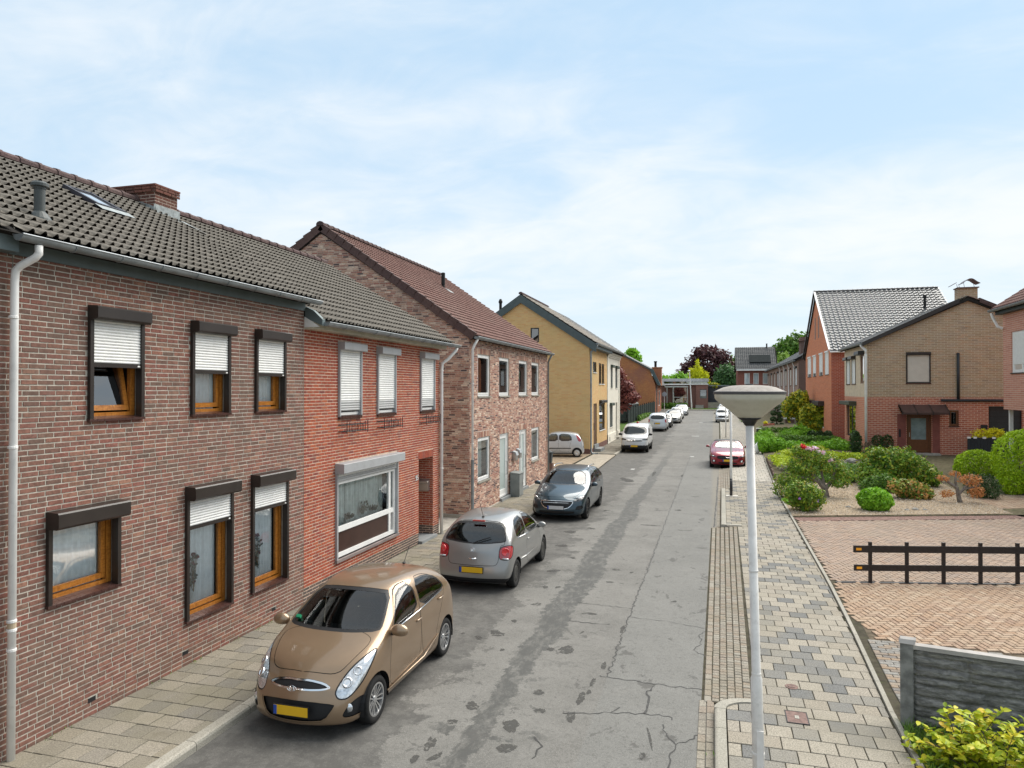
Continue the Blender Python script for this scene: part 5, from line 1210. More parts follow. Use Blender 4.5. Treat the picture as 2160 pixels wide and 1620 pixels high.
S8 = Vector((0, 5.1, 3.85)); rooftiles(rf, (3.5, 121.35, 7.62), (1, 0, 0), S8, 6.6, S8.length, .33, .38, tile_slate, 0, 'wave')
m = MB(); m.box(3.6, 10.0, 121.25, 121.45, 7.4, 7.65); m.build('gutter', white_paint, h8)
m = MB(); p = lambda x, s_, n: Vector((x, 121.35, 7.62))+S8.normalized()*s_+Vector((0, -.6, .8))*n
m.add([p(x, s_, n) for x in (5.7, 9.0) for s_ in (1.7, 3.7) for n in (0, .25)], MB.BF); m.build('dormer', plain('dormer_dark', (.03, .035, .035), .9, .1), h8)
m = MB(); m.lathe([(.12, 0), (.12, .6), (.16, .65)], (8.6, 126.3, 11.4), 8); m.build('chimney_pot', iron, h8)

# ================================================================== right-hand side
# terrace
h9 = thing('terraced_houses', 'long brown brick terrace with many shuttered windows on the right', 'house', (8.3, 95, .6))
RF9 = Fr((8.3, 0, 0), (0, 1, 0), (-1, 0, 0)); W9 = []; y = 78.6
while y < 117:
    W9 += [(y, y+1.5, 4.75, 6.7), (y+2.6, y+3.7, 4.75, 6.7), (y, y+2.2, 1.4, 3.3)]; y += 5.4
m = MB(); wallcells(m, RF9, 77.3, 119.5, .3, 7.3, W9, .15); m.build('wall', row_front, h9)
m = MB(); m.poly([(8.3, 77.3, .3), (18, 77.3, .3), (18, 77.3, 7.3), (13.2, 77.3, 10.1), (8.3, 77.3, 7.3)]); m.build('wall', row_side, h9)
for i, a in enumerate(W9):
    if i % 3 == 1: w_ = plain_window(h9, RF9, *a, black_alu, .1, .1, glass_tint)
    else: w_ = roller_window(h9, RF9, *a, MATS['door_brown'] if i % 2 else black_alu, slat_cream if i % 4 else slat_white, bh=.2, dep=.18, h=.1)
for y in (80.9, 86.3, 91.7, 97.1):
    m = MB(); m.tube([RF9.p(y, 7.2, .25), RF9.p(y, 6.8, .08), RF9.p(y, .5, .08)], .06, 8); m.build('downpipe', pvc_pipe, h9)
rf = roof_body(h9, [(7.95, 7.3), (13.2, 10.35), (18.4, 7.3), (18.4, 7.1), (13.2, 10.1), (8.05, 7.15)], 'y', 77.1, 119.7)
S9 = Vector((5.25, 0, 3.05)); rooftiles(rf, (7.9, 77.1, 7.32), (0, 1, 0), S9, 42.5, S9.length, .33, .38, tile_slate, 0, 'wave')
gutter(h9, (7.88, 77.1, 7.25), (7.88, 119.6, 7.25), .1, brackets=False)
m = MB(); m.box(9.3, 11.2, 84, 86.2, 8.2, 10.1); m.build('dormer', row_side, h9)
m = MB(); m.prism([(9.0, 83.8, 9.6), (11.4, 83.8, 10.6), (13.2, 83.8, 10.3)], (0, 2.6, 0)); m.build('dormer_roof', tile_brown, h9)
# red gable house
h10 = thing('brick_house', 'orange-red gable house with shiny grey pantiles behind the tan house', 'house', (8.3, 64, .4))
RF10 = Fr((8.3, 0, 0), (0, 1, 0), (-1, 0, 0)); W10 = [(67.5, 69.7, 5.4, 7.2), (64.4, 66.2, 5.4, 7.2), (60.6, 62.4, 5.4, 7.2), (57.6, 59.3, 5.4, 7.2), (60.2, 63.6, 1.2, 3.1), (65.5, 68.5, 1.2, 3.1)]
m = MB(); wallcells(m, RF10, 56.4, 71.4, .2, 7.25, W10, .15)
SL = [(64.6, 65.1, 8.5, 10.3), (62.6, 63.1, 8.5, 10.3)]
m.poly([RF10.p(56.4, 7.25), RF10.p(71.4, 7.25), RF10.p(64, 12.2)]); m.build('wall', red_front, h10)
for a in SL:
    m = MB(); m.fbox(RF10, *a, .0, .012); m.build('slit_window', MATS['door_brown'], h10)
GF10 = Fr((0, 56.4, 0), (1, 0, 0), (0, -1, 0)); m = MB(); m.quad(GF10.p(8.3, .2), GF10.p(17.2, .2), GF10.p(17.2, 7.25), GF10.p(8.3, 7.25)); m.quad((17.2, 56.4, .2), (17.2, 71.4, .2), (17.2, 71.4, 7.25), (17.2, 56.4, 7.25)); m.build('wall', red_side, h10)
for i, a in enumerate(W10[:4]): roller_window(h10, RF10, *a, white_paint, slat_white, bh=.12, dep=.08, gap=.25 if i in (0, 1, 2) else 0, h=.08)
w_ = plain_window(h10, RF10, *W10[4], white_paint, .1, .1, cur=curtain_mat2); shutter_box(w_, RF10, 60.0, 63.8, 3.0, 3.35, .45, plain('awning_brown', (.05, .035, .03), .6))
w_ = plain_window(h10, RF10, *W10[5], white_paint, .1, .1, cur=curtain_mat2); shutter_box(w_, RF10, 65.3, 68.7, 3.0, 3.35, .45, MATS['awning_brown'])
rf = roof_body(h10, [(56.05, 7.1), (64, 12.38), (71.8, 7.2), (71.8, 7.0), (64, 12.1), (56.2, 6.95)], 'x', 8.2, 17.3)
S10 = Vector((0, 8.0, 5.3)); rooftiles(rf, (8.15, 56.0, 7.1), (1, 0, 0), S10, 9.2, S10.length, .34, .40, tile_glazed, 0, 'gap', lift=.065)
ridge_line(rf, (8.1, 64, 12.42), (17.3, 64, 12.42), .14, plain('ridge_black', (.03, .03, .032), .4, .4))
for s_ in (1, -1):
    m = MB(); m.prism([(8.05, 64, 12.52), (8.05, 64-s_*8, 7.2), (8.05, 64-s_*8, 7.1), (8.05, 64, 12.42)], (.14, 0, 0)); m.build('verge_board', white_paint if s_ == 1 else MATS['ridge_black'], h10)
m = MB(); m.tube([(8.15, 55.95, 7.0), (17.3, 55.95, 7.0)], .07, 8); m.build('gutter', white_paint, h10)
m = MB(); m.lathe([(.13, -.2), (.1, 0), (.1, .7), (.13, .72), (.13, .9), (0, .92)], (15.6, 61, 10.6), 8); m.build('roof_vent', MATS['vent_black'], h10)

# tan gable house
TX, TY, TE = 8.73, 46.0, 53.6
h11 = thing('brick_house', 'tan brick gable house with red brick ground floor, brown door canopy and broad chimney', 'house', (TX, TY, .5))
GF11 = Fr((0, TY, 0), (1, 0, 0), (0, -1, 0)); RF11 = Fr((TX, 0, 0), (0, 1, 0), (-1, 0, 0))
WG = [(10.77, 12.04, 4.62, 6.41)]; WGl = [(10.79, 12.08, .6, 2.84), (12.97, 13.46, 2.16, 3.07), (14.95, 16.6, .5, 3.3)]
WF = [(51.5, 52.75, 4.62, 6.4), (49.6, 50.85, 4.62, 6.4), (47.1, 48.15, 4.62, 6.4)]; WFl = [(49.7, 52.95, 1.15, 3.3)]
m = MB(); wallcells(m, GF11, TX, 19, 3.8, 7.0, WG, .1); m.poly([GF11.p(TX, 7.0), GF11.p(19, 7.0), GF11.p(19, 7.35), GF11.p(13.94, 9.4)]); m.build('wall', tan_side, h11)
m = MB(); wallcells(m, GF11, TX, 19, .1, 3.8, WGl, .2); m.build('wall', lower_side, h11)
m = MB(); wallcells(m, RF11, TY, TE, 3.8, 7.0, WF, .1); m.build('wall', tan_front, h11)
m = MB(); wallcells(m, RF11, TY, TE, .1, 3.8, WFl, .15); m.quad((TX, TE, .1), (19, TE, .1), (19, TE, 7), (TX, TE, 7)); m.build('wall', lower_front, h11)
w_ = roller_window(h11, GF11, *WG[0], brown_alu, slat_cream, bh=.17, dep=.14, joined=False, h=.055)
m = MB(); frame4(m, GF11, *WG[0], .07, -.02, .04); m.build('frame', brown_alu, w_)
for i, a in enumerate(WF):
    if i < 2: roller_window(h11, RF11, *a, brown_alu, slat_white, bh=.2, dep=.28, h=.08)
    else: plain_window(h11, RF11, *a, wood_brown, .12, .08, glass_tint)
m = MB(); shutter_box(h11, RF11, 46.9, 48.3, 6.35, 6.58, .35, MATS['ridge_black'])
w_ = plain_window(h11, RF11, *WFl[0], brown_alu, .12, .1, glass_tint, mull=(51.3,)); shutter_box(w_, RF11, 49.4, 53.1, 3.25, 3.5, .45, plain('olive_box', (.07, .075, .05), .6))
# door
a = WGl[0]; m = MB(); frame4(m, GF11, *a, .12, -.2, -.1); dr = m.build('door', wood_brown, h11)
m = MB(); frame4(m, GF11, a[0]+.12, a[1]-.12, a[2], a[3]-.12, .13, -.19, -.13, .75); m.build('leaf', wood_brown, dr)
m = MB(); m.quad(GF11.p(a[0]+.24, 1.3, -.16), GF11.p(a[1]-.24, 1.3, -.16), GF11.p(a[1]-.24, a[3]-.25, -.16), GF11.p(a[0]+.24, a[3]-.25, -.16)); m.build('pane', plain('frosted_tan', (.22, .28, .28), .12, .6, var=.2), dr)
m = MB(); m.tube([GF11.p(a[0]+.17, 1.5, -.12), GF11.p(a[0]+.17, 1.75, -.12)], .02, 6); m.build('handle', steel, dr)
m = MB(); m.fbox(GF11, 10.3, 10.75, .6, 2.84, .0, .02); m.fbox(GF11, 12.12, 12.5, .6, 2.84, 0, .02); m.build('door_surround', plain('surround_red', (.22, .075, .06), .8), h11)
m = MB(); m.fbox(GF11, 10.5, 12.4, .3, .6, -.2, .6); m.build('doorstep', concrete, h11)
cn = MB(); cn.prism([GF11.p(10.35, 3.37, .01), GF11.p(10.35, 3.37, .12), GF11.p(10.35, 2.95, .95), GF11.p(10.35, 2.83, .95), GF11.p(10.35, 3.28, .01)], GF11.U*2.4)
can = cn.build('door_canopy', plain('canopy_brown', (.07, .04, .035), .35, .4), h11)
for u in (10.35, 11.1, 11.9, 12.72):
    m = MB(); m.prism([GF11.p(u, 3.40, .01), GF11.p(u, 3.40, .13), GF11.p(u, 2.97, .97), GF11.p(u, 2.80, .97), GF11.p(u, 2.8, .9), GF11.p(u, 3.25, .01)], GF11.U*.04); m.build('rib', brown_alu, can)
a = WGl[1]; w_ = plain_window(h11, GF11, *a, wood_brown, .12, .08, glass_tint, sill=sill_tile_mat)
a = WGl[2]; m = MB(); m.fbox(GF11, *a, -.2, -.16); gd = m.build('garage_door', black_alu, h11)
for k in range(6):
    mm = MB(); mm.fbox(GF11, a[0]+.1, a[1], 1.0+k*.35, 1.28+k*.35, -.16, -.145); mm.build('panel', plain('gar_panel', (.03, .032, .034), .4) if 'gar_panel' not in MATS else MATS['gar_panel'], gd)
m = MB(); m.fbox(GF11, 10.38, 10.46, 1.5, 1.95, .02, .06); m.build('letter_slot', iron, h11)
m = MB(); m.fbox(GF11, 14.55, 14.86, 2.0, 2.25, .0, .1); m.build('letterbox', iron, h11)
m = MB(); m.tube([GF11.p(13.42, 6.33, .09), GF11.p(13.42, 3.65, .09)], .075, 10); m.tube([GF11.p(13.42, 6.28, -.02), GF11.p(13.42, 6.28, .1)], .07, 10); m.tube([GF11.p(12.55, 3.63, .1), GF11.p(17, 3.63, .1)], .075, 10); m.build('drain_pipe', plain('pipe_black', (.022, .026, .03), .45, .4), h11, smooth=True)
rf = roof_body(h11, [(8.45, 6.98), (13.94, 9.52), (19.2, 7.1), (19.2, 6.9), (13.94, 9.3), (8.5, 6.85)], 'y', TY-.22, TE+.15)
S11 = Vector((5.5, 0, 2.54)); rooftiles(rf, (8.42, TY-.2, 7.0), (0, 1, 0), S11, 8.0, S11.length, .25, .35, tile_slate, 0, 'wave')
S11b = Vector((-5.3, 0, 2.4)); rooftiles(rf, (19.2, TE+.1, 7.12), (0, -1, 0), S11b, 8.0, S11b.length, .25, .35, tile_brown, 0, 'wave')
for s_, e, q in ((1, (8.4, 6.95), (13.44, 9.33)), (-1, (19.2, 7.05), (14.45, 9.33))):
    m = MB(); m.prism([(q[0], TY-.3, q[1]+.1), (e[0], TY-.3, e[1]+.08), (e[0], TY-.3, e[1]-.16), (q[0], TY-.3, q[1]-.16)], (0, .29, 0)); m.build('gable_board', brown_alu if s_ == 1 else MATS['canopy_brown'], h11)
m = MB(); m.box(13.45, 14.44, TY-.012, TY+.6, 7.8, 10.02); ct = m.build('chimney', tan_side, h11)
m = MB(); m.box(13.4, 14.49, TY-.13, TY+.65, 10.02, 10.08); m.build('cap', row_side, ct)
for (x0, x1, z0, f) in ((13.7, 14.55, 10.33, 1),):
    mm = MB(); vs = []
    for i in range(9):
        t_ = i/8; x = x0+(x1-x0)*t_; z = z0+.3*sin(pi*min(1, t_*1.25)*.75)-.12*t_*t_*2; vs += [(x, TY-.1, z), (x, TY+.65, z), (x, TY-.1, z-.03), (x, TY+.65, z-.03)]
    mm.add(vs, [q for i in range(8) for q in ((4*i, 4*i+1, 4*i+5, 4*i+4), (4*i+2, 4*i+3, 4*i+7, 4*i+6), (4*i, 4*i+4, 4*i+6, 4*i+2), (4*i+1, 4*i+5, 4*i+7, 4*i+3))]); mm.build('cowl', MATS['canopy_brown'], ct)
m = MB(); m.add([(13.1, TY, 10.2), (13.4, TY, 10.38), (13.4, TY+.5, 10.38), (13.1, TY+.5, 10.2), (13.1, TY, 10.17), (13.4, TY, 10.35), (13.4, TY+.5, 10.35), (13.1, TY+.5, 10.17)], [(0, 1, 2, 3), (7, 6, 5, 4), (0, 4, 5, 1), (2, 6, 7, 3)]); m.build('cowl', MATS['canopy_brown'], ct)
for (x, z) in ((13.5, 10.3), (13.6, 10.3), (13.85, 10.36), (14.35, 10.3)):
    m = MB(); m.tube([(x, TY+.2, 10.05), (x-.05, TY+.2, z)], .012, 5); m.build('cowl_stay', iron, ct)
gutter(h11, (8.38, TY-.2, 6.98), (8.38, TE, 6.98), .09, brackets=False)
downpipe(h11, [(8.38, TY+.05, 6.9), (8.45, TY+.0, 6.75), (8.62, TY-.09, 6.55), (8.62, TY-.09, 6.3), (8.62, TY-.09, .5)], .075, pvc_pipe)

# house at the right edge
h12 = thing('brick_house', 'pink-red brick house at the right edge with white shutter window and dark eaves', 'house', (14, 38, .5))
RF12 = Fr((14, 0, 0), (0, 1, 0), (-1, 0, 0)); W12 = [(37.9, 40.05, 5.05, 7.05)]
m = MB(); wallcells(m, RF12, 28, 41.05, 3.25, 8.15, W12, .12); m.quad((14, 41.05, 3.25), (19, 41.05, 3.25), (19, 41.05, 8.1), (14, 41.05, 8.1)); m.quad((14, 28, 3.25), (14, 41.05, 3.25), (19, 41.05, 3.25), (19, 28, 3.25)); m.build('wall', edge_front, h12)
w_ = plain_window(h12, RF12, *W12[0], white_paint, .16, .08, mull=(38.9,), sill=brown_alu)
slats(w_, RF12, 38.9, 39.9, 5.45, 6.95, -.06, .06, slat_white, True); slats(w_, RF12, 38.0, 38.9, 5.45, 6.95, -.06, .06, slat_white, True)
m = MB(); m.quad((15.2, 28, .1), (15.2, 41, .1), (15.2, 41, 3.25), (15.2, 28, 3.25)); m.build('wall', lower_front, h12)
m = MB(); m.fbox(RF12, 38.3, 40.3, .5, 3.0, -1.2, -1.1); d_ = m.build('door', white_paint, h12)
for k in range(3):
    mm = MB(); mm.fbox(RF12, 38.5+k*.6, 38.95+k*.6, 1.2, 2.7, -1.1, -1.09); mm.build('pane', glass_tint if k else black_alu, d_)
m = MB(); m.fbox(RF12, 28, 38.2, .2, 3.25, -.6, -.2); m.build('pillar', plain('pillar_green', (.02, .035, .032), .5), h12)
m = MB(); m.box(14.2, 14.35, 40.85, 41.0, .3, 3.25); m.build('post', white_paint, h12)
m = MB(); m.fbox(RF12, 28, 41.2, 8.0, 8.25, 0, .3); m.build('fascia', MATS['pillar_green'], h12)
rf = roof_body(h12, [(13.6, 8.27), (17, 10.6), (20.5, 8.3), (20.5, 8.1), (17, 10.4), (13.65, 8.15)], 'y', 27, 41.3)
S12 = Vector((3.4, 0, 2.35)); rooftiles(rf, (13.55, 27.5, 8.28), (0, 1, 0), S12, 13.8, S12.length, .25, .35, tile_brown, 0, 'wave')
gutter(h12, (13.5, 27.5, 8.24), (13.5, 41.35, 8.24), .1, brackets=False)
m = MB(); m.tube([(13.5, 41.1, 8.1), (13.55, 41.1, 7.9), (13.75, 41.0, 7.4), (13.95, 40.95, 7.3)], .07, 8); m.build('downpipe', pvc_pipe, h12)
m = MB(); m.fbox(RF12, 28.4, 37.2, 9.45, 9.75, -.2, .2); m.build('dormer_edge', MATS['pillar_green'], h12)
# ================================================================== cars
def paint(name, col, metal=.55, rough=.32, flake=0):
    t = NT(name); b = t.b
    c = t.mix(t.mr(t.noise(2.5, 3), .3, .7), tuple(x*.94 for x in col), col)
    bf = t.n('ShaderNodeNewGeometry').outputs['Backfacing']; c = t.mix(bf, c, (.03, .03, .03))      # trimmed, unpainted inner side
    metal = t.math('MULTIPLY', t.math('SUBTRACT', 1.0, bf), float(metal))
    b.inputs['Coat Weight'].default_value = .8; b.inputs['Coat Roughness'].default_value = .03
    return t.fin(c, rough, .4, metal)
car_glass = glassmat('car_glass', (.46, .51, .51), .035, .012)
car_glass_far = NT('car_glass_far'); car_glass_far = car_glass_far.fin((.022, .027, .028), .02, .5)
cabin_grey = plain('cabin_grey', (.045, .045, .047), .85, .15, var=.2, vscale=9)
cabin_seat = plain('cabin_seat', (.075, .073, .072), .9, .1, var=.2, vscale=14)
car_black = plain('car_black', (.012, .012, .013), .55, .35, var=.1)
car_trim = plain('car_trim', (.02, .02, .021), .35, .4, var=.1)
rubber = plain('rubber', (.018, .018, .018), .85, .2, var=.2, vscale=30)
chrome = plain('chrome', (.75, .76, .77), .12, .5, 1.0, var=.03)
rim_alloy = plain('rim_alloy', (.58, .585, .59), .28, .5, .85, var=.08, vscale=20)
rim_dark = plain('rim_dark', (.06, .058, .055), .5, .4, .5, var=.2)
lamp_clear = plain('lamp_clear', (.62, .64, .66), .1, .8, .7, var=.25, vscale=30, coat=1)
lamp_dark = plain('lamp_dark', (.06, .065, .07), .12, .8, .3, var=.3, vscale=25, coat=1)
lamp_red = plain('lamp_red', (.38, .008, .015), .12, .7, 0, var=.2, vscale=30, coat=1)
plate_yellow = plain('plate_yellow', (.72, .43, .015), .45, .4, var=.04)
plate_white = plain('plate_white', (.55, .55, .55), .45, .4, var=.04)
plate_blue = plain('plate_blue', (.02, .07, .35), .45, .4, var=.04)

def chaikin(p, k=2, closed=True):
    p = [Vector(q) for q in p]
    for _ in range(k):
        o = []
        for i in range(len(p)):
            a, b = p[i], p[(i+1) % len(p)]; o += [a*.78+b*.22, a*.22+b*.78]
        p = o
    return p
def car_cage(p):
    T, L_, W, zb = p['T'], p['L'], p['W'], p.get('zb', .19); n = len(T)-1
    tw = p.get('tw', [.84, .94, .99]+[1.0]*(n-5)+[.99, .96, .88]); belt = p['belt']; ihood, itail = p.get('ihood', 3), p.get('itail', 10)
    nose, tail = p['nose'], p['tail']
    x_in = [t[0] for t in T]; B = list(x_in); B[0] = 0; B[-1] = L_
    for i in range(itail-1, n): B[i] = L_-(n-i)*p.get('rb', .2)
    P = {}
    for i, (xt, zt, yf) in enumerate(T):
        w_ = W/2*tw[i]
        bz = belt[0]+(belt[1]-belt[0])*max(0, min(1, (xt-T[ihood][0])/(T[itail][0]-T[ihood][0])))
        if i <= ihood: z3, z4 = zt-.17, zt-.055; y3, y4, y5 = .985, .95, yf
        elif i < itail: z3, z4 = bz, bz+.56*(zt-bz); y3, y5 = .975, yf; y4 = .5*(y3+yf)+.035
        else: z3, z4 = zt-.2, zt-.06; y3, y4, y5 = .985, .955, yf
        zl = p.get('zlow', (.0, .2, .58)); zs = [zb+(.02 if i in (0, n) else 0), zb+(z3-zb)*zl[1], zb+(z3-zb)*zl[2], z3, z4, zt]
        ys = [.88, .98, 1.0, y3, y4, y5]; wx = [0, 0, .1, .45, .75, 1]
        for k in range(6):
            x = B[i]+(xt-B[i])*wx[k]
            if i == 0: x = nose[k]
            if i == n: x = L_-tail[k]
            for j, f in enumerate((-1, -.5, 0, .5, 1)):
                if not (i in (0, n) or j in (0, 4) or k in (0, 5)): continue
                y = f*w_*ys[k]; z = zs[k]; xx = x
                if k == 5: z += p.get('crown', .03)*(1-f*f)*(1 if 0 < i < n else .5)
                bow = p.get('bow', (.13, .09))
                if i == 0: xx += bow[0]*f*f
                elif i == 1: xx += bow[0]*.3*f*f
                elif i == n: xx -= bow[1]*f*f
                elif ihood < i <= ihood+2 and k == 5: xx += .07*f*f
                P[(i, j, k)] = (xx, y, z)
    idx = {}; vs = []
    for key in P: idx[key] = len(vs); vs.append(P[key])
    F = []
    q = lambda *a: F.append(tuple(idx[x] for x in a))
    for i in range(n):
        for k in range(5):
            q((i, 0, k), (i+1, 0, k), (i+1, 0, k+1), (i, 0, k+1)); q((i, 4, k), (i, 4, k+1), (i+1, 4, k+1), (i+1, 4, k))
        for j in range(4):
            q((i, j, 5), (i+1, j, 5), (i+1, j+1, 5), (i, j+1, 5)); q((i, j, 0), (i, j+1, 0), (i+1, j+1, 0), (i+1, j, 0))
    for j in range(4):
        for k in range(5):
            q((0, j, k), (0, j, k+1), (0, j+1, k+1), (0, j+1, k)); q((n, j, k), (n, j+1, k), (n, j+1, k+1), (n, j, k+1))
    return vs, F
def subdiv(vs, F, lev):
    me = bpy.data.meshes.new('t'); me.from_pydata(vs, [], F); o = bpy.data.objects.new('t', me); COL.objects.link(o)
    md = o.modifiers.new('s', 'SUBSURF'); md.levels = lev; md.render_levels = lev
    dg = bpy.context.evaluated_depsgraph_get(); e = o.evaluated_get(dg); m2 = e.to_mesh(); bm = bmesh.new(); bm.from_mesh(m2); e.to_mesh_clear()
    bpy.data.objects.remove(o); bpy.data.meshes.remove(me)
    bmesh.ops.recalc_face_normals(bm, faces=bm.faces); return bm
def inpoly(pt, poly):
    x, y = pt; c = False; n = len(poly)
    for i in range(n):
        (x1, y1), (x2, y2) = poly[i], poly[(i+1) % n]
        if (y1 > y) != (y2 > y) and x < (x2-x1)*(y-y1)/(y2-y1)+x1: c = not c
    return c
def offset2(poly, d):
    n = len(poly); A = sum(poly[i][0]*poly[(i+1) % n][1]-poly[(i+1) % n][0]*poly[i][1] for i in range(n)); s_ = 1 if A > 0 else -1; o = []
    for i in range(n):
        a, b, c = Vector(poly[i-1]), Vector(poly[i]), Vector(poly[(i+1) % n])
        e1, e2 = (b-a), (c-b)
        if e1.length < 1e-6 or e2.length < 1e-6: o.append(tuple(b)); continue
        n1 = Vector((-e1.y, e1.x)).normalized()*s_; n2 = Vector((-e2.y, e2.x)).normalized()*s_; m_ = (n1+n2)
        if m_.length < 1e-3: m_ = n1
        m_.normalize(); k = d/max(.4, m_.dot(n1)); o.append((b.x+m_.x*k, b.y+m_.y*k))
    return o
PROJ = {'F': (Vector((-1, 0, 0)), Vector((0, 1, 0)), Vector((0, 0, 1))), 'R': (Vector((1, 0, 0)), Vector((0, 1, 0)), Vector((0, 0, 1))),
        'S+': (Vector((0, 1, 0)), Vector((1, 0, 0)), Vector((0, 0, 1))), 'S-': (Vector((0, -1, 0)), Vector((1, 0, 0)), Vector((0, 0, 1))), 'T': (Vector((0, 0, 1)), Vector((1, 0, 0)), Vector((0, 1, 0)))}
class Soup:
    """car surface as loose polygons (each vertex: position + smooth normal) that outlines can be cut into"""
    def __init__(s, bm):
        bm.normal_update(); s.f = [np.array([[*v.co, *v.normal] for v in f.verts]) for f in bm.faces]
        s.c = np.array([f.calc_center_median()[:] for f in bm.faces]); s.n = np.array([f.normal[:] for f in bm.faces])
        s.r = np.array([max((v.co-f.calc_center_median()).length for v in f.verts) for f in bm.faces]); s.p = np.zeros(len(s.f), dtype=int)
def seg_inside(u, v, P_):
    c = np.zeros(len(u), bool); n = len(P_)
    for i in range(n):
        x1, y1 = P_[i]; x2, y2 = P_[(i+1) % n]
        if y1 == y2: continue
        c ^= ((y1 > v) != (y2 > v)) & (u < (x2-x1)*(v-y1)/(y2-y1)+x1)
    return c
def carve(S, pr, poly, pid, only=None, minn=.12, box=None):
    """cut the outline into the body surface and mark what lies inside as part pid"""
    d, a, b = (np.array(x) for x in pr); P_ = np.array(poly, dtype=float); u, v = S.c @ a, S.c @ b
    m = (S.n @ d >= minn) & (u > P_[:, 0].min()-.15) & (u < P_[:, 0].max()+.15) & (v > P_[:, 1].min()-.15) & (v < P_[:, 1].max()+.15) & (S.p < 1000)
    if only is not None: m &= np.isin(S.p, list(only))
    ix = np.where(m)[0]
    if box: ix = np.array([i for i in ix if box(Vector(S.c[i]))], dtype=int)
    if not len(ix): return
    A, B_ = P_, np.roll(P_, -1, 0); E_ = B_-A; L2 = (E_**2).sum(1)+1e-12
    C_ = np.stack([u[ix], v[ix]], 1); t = np.clip(((C_[:, None]-A[None])*E_[None]).sum(2)/L2[None], 0, 1)
    dist = np.sqrt(((A[None]+t[..., None]*E_[None]-C_[:, None])**2).sum(2)); near = dist < S.r[ix][:, None]*1.02
    hit = near.any(1); ins = seg_inside(C_[:, 0], C_[:, 1], P_)
    S.p[ix[(~hit) & ins]] = pid
    nf, npid, nn_ = [], [], []
    for k in np.where(hit)[0]:
        i = ix[k]; pcs = [S.f[i]]
        for q in np.where(near[k])[0]:
            nx, ny = -E_[q, 1], E_[q, 0]; o = []
            for F in pcs:
                s_ = (F[:, :3] @ a-A[q, 0])*nx+(F[:, :3] @ b-A[q, 1])*ny
                if (s_ > -1e-9).all() or (s_ < 1e-9).all(): o.append(F); continue
                pos, neg = [], []
                for j in range(len(F)):
                    x, y = F[j], F[(j+1) % len(F)]; sx, sy = s_[j], s_[(j+1) % len(F)]
                    (pos if sx >= 0 else neg).append(x)
                    if (sx >= 0) != (sy >= 0):
                        w_ = x+(y-x)*(sx/(sx-sy)); pos.append(w_); neg.append(w_)
                if len(pos) > 2: o.append(np.array(pos))
                if len(neg) > 2: o.append(np.array(neg))
            pcs = o
        old = S.p[i]; S.p[i] = 5000
        for F in pcs:
            c = F[:, :3].mean(0); nf.append(F); nn_.append(S.n[i]); npid.append(pid if inpoly((c @ a, c @ b), poly) else old)
    if nf:
        cs_ = np.array([F[:, :3].mean(0) for F in nf]); S.f += nf; S.c = np.vstack([S.c, cs_]); S.n = np.vstack([S.n, np.array(nn_)]); S.p = np.concatenate([S.p, np.array(npid)])
        S.r = np.concatenate([S.r, np.array([np.sqrt(((F[:, :3]-c)**2).sum(1)).max() for F, c in zip(nf, cs_)])])
def split_part(S, lay_, pid, name, mat, parent, push=0.0, smooth=True):
    ix = np.where(S.p == pid)[0]
    if not len(ix): return None
    V = np.vstack([S.f[i] for i in ix]); k = 0; F = []
    for i in ix: n = len(S.f[i]); F.append(tuple(range(k, k+n))); k += n
    nr = V[:, 3:]/np.linalg.norm(V[:, 3:], axis=1)[:, None]
    me = bpy.data.meshes.new(name); me.from_pydata([tuple(x) for x in V[:, :3]+nr*push], [], F); me.materials.append(mat)
    me.polygons.foreach_set('use_smooth', np.ones(len(F), dtype=bool)); me.normals_split_custom_set_from_vertices([tuple(x) for x in nr])
    me.update(); return link(name, me, parent, False)
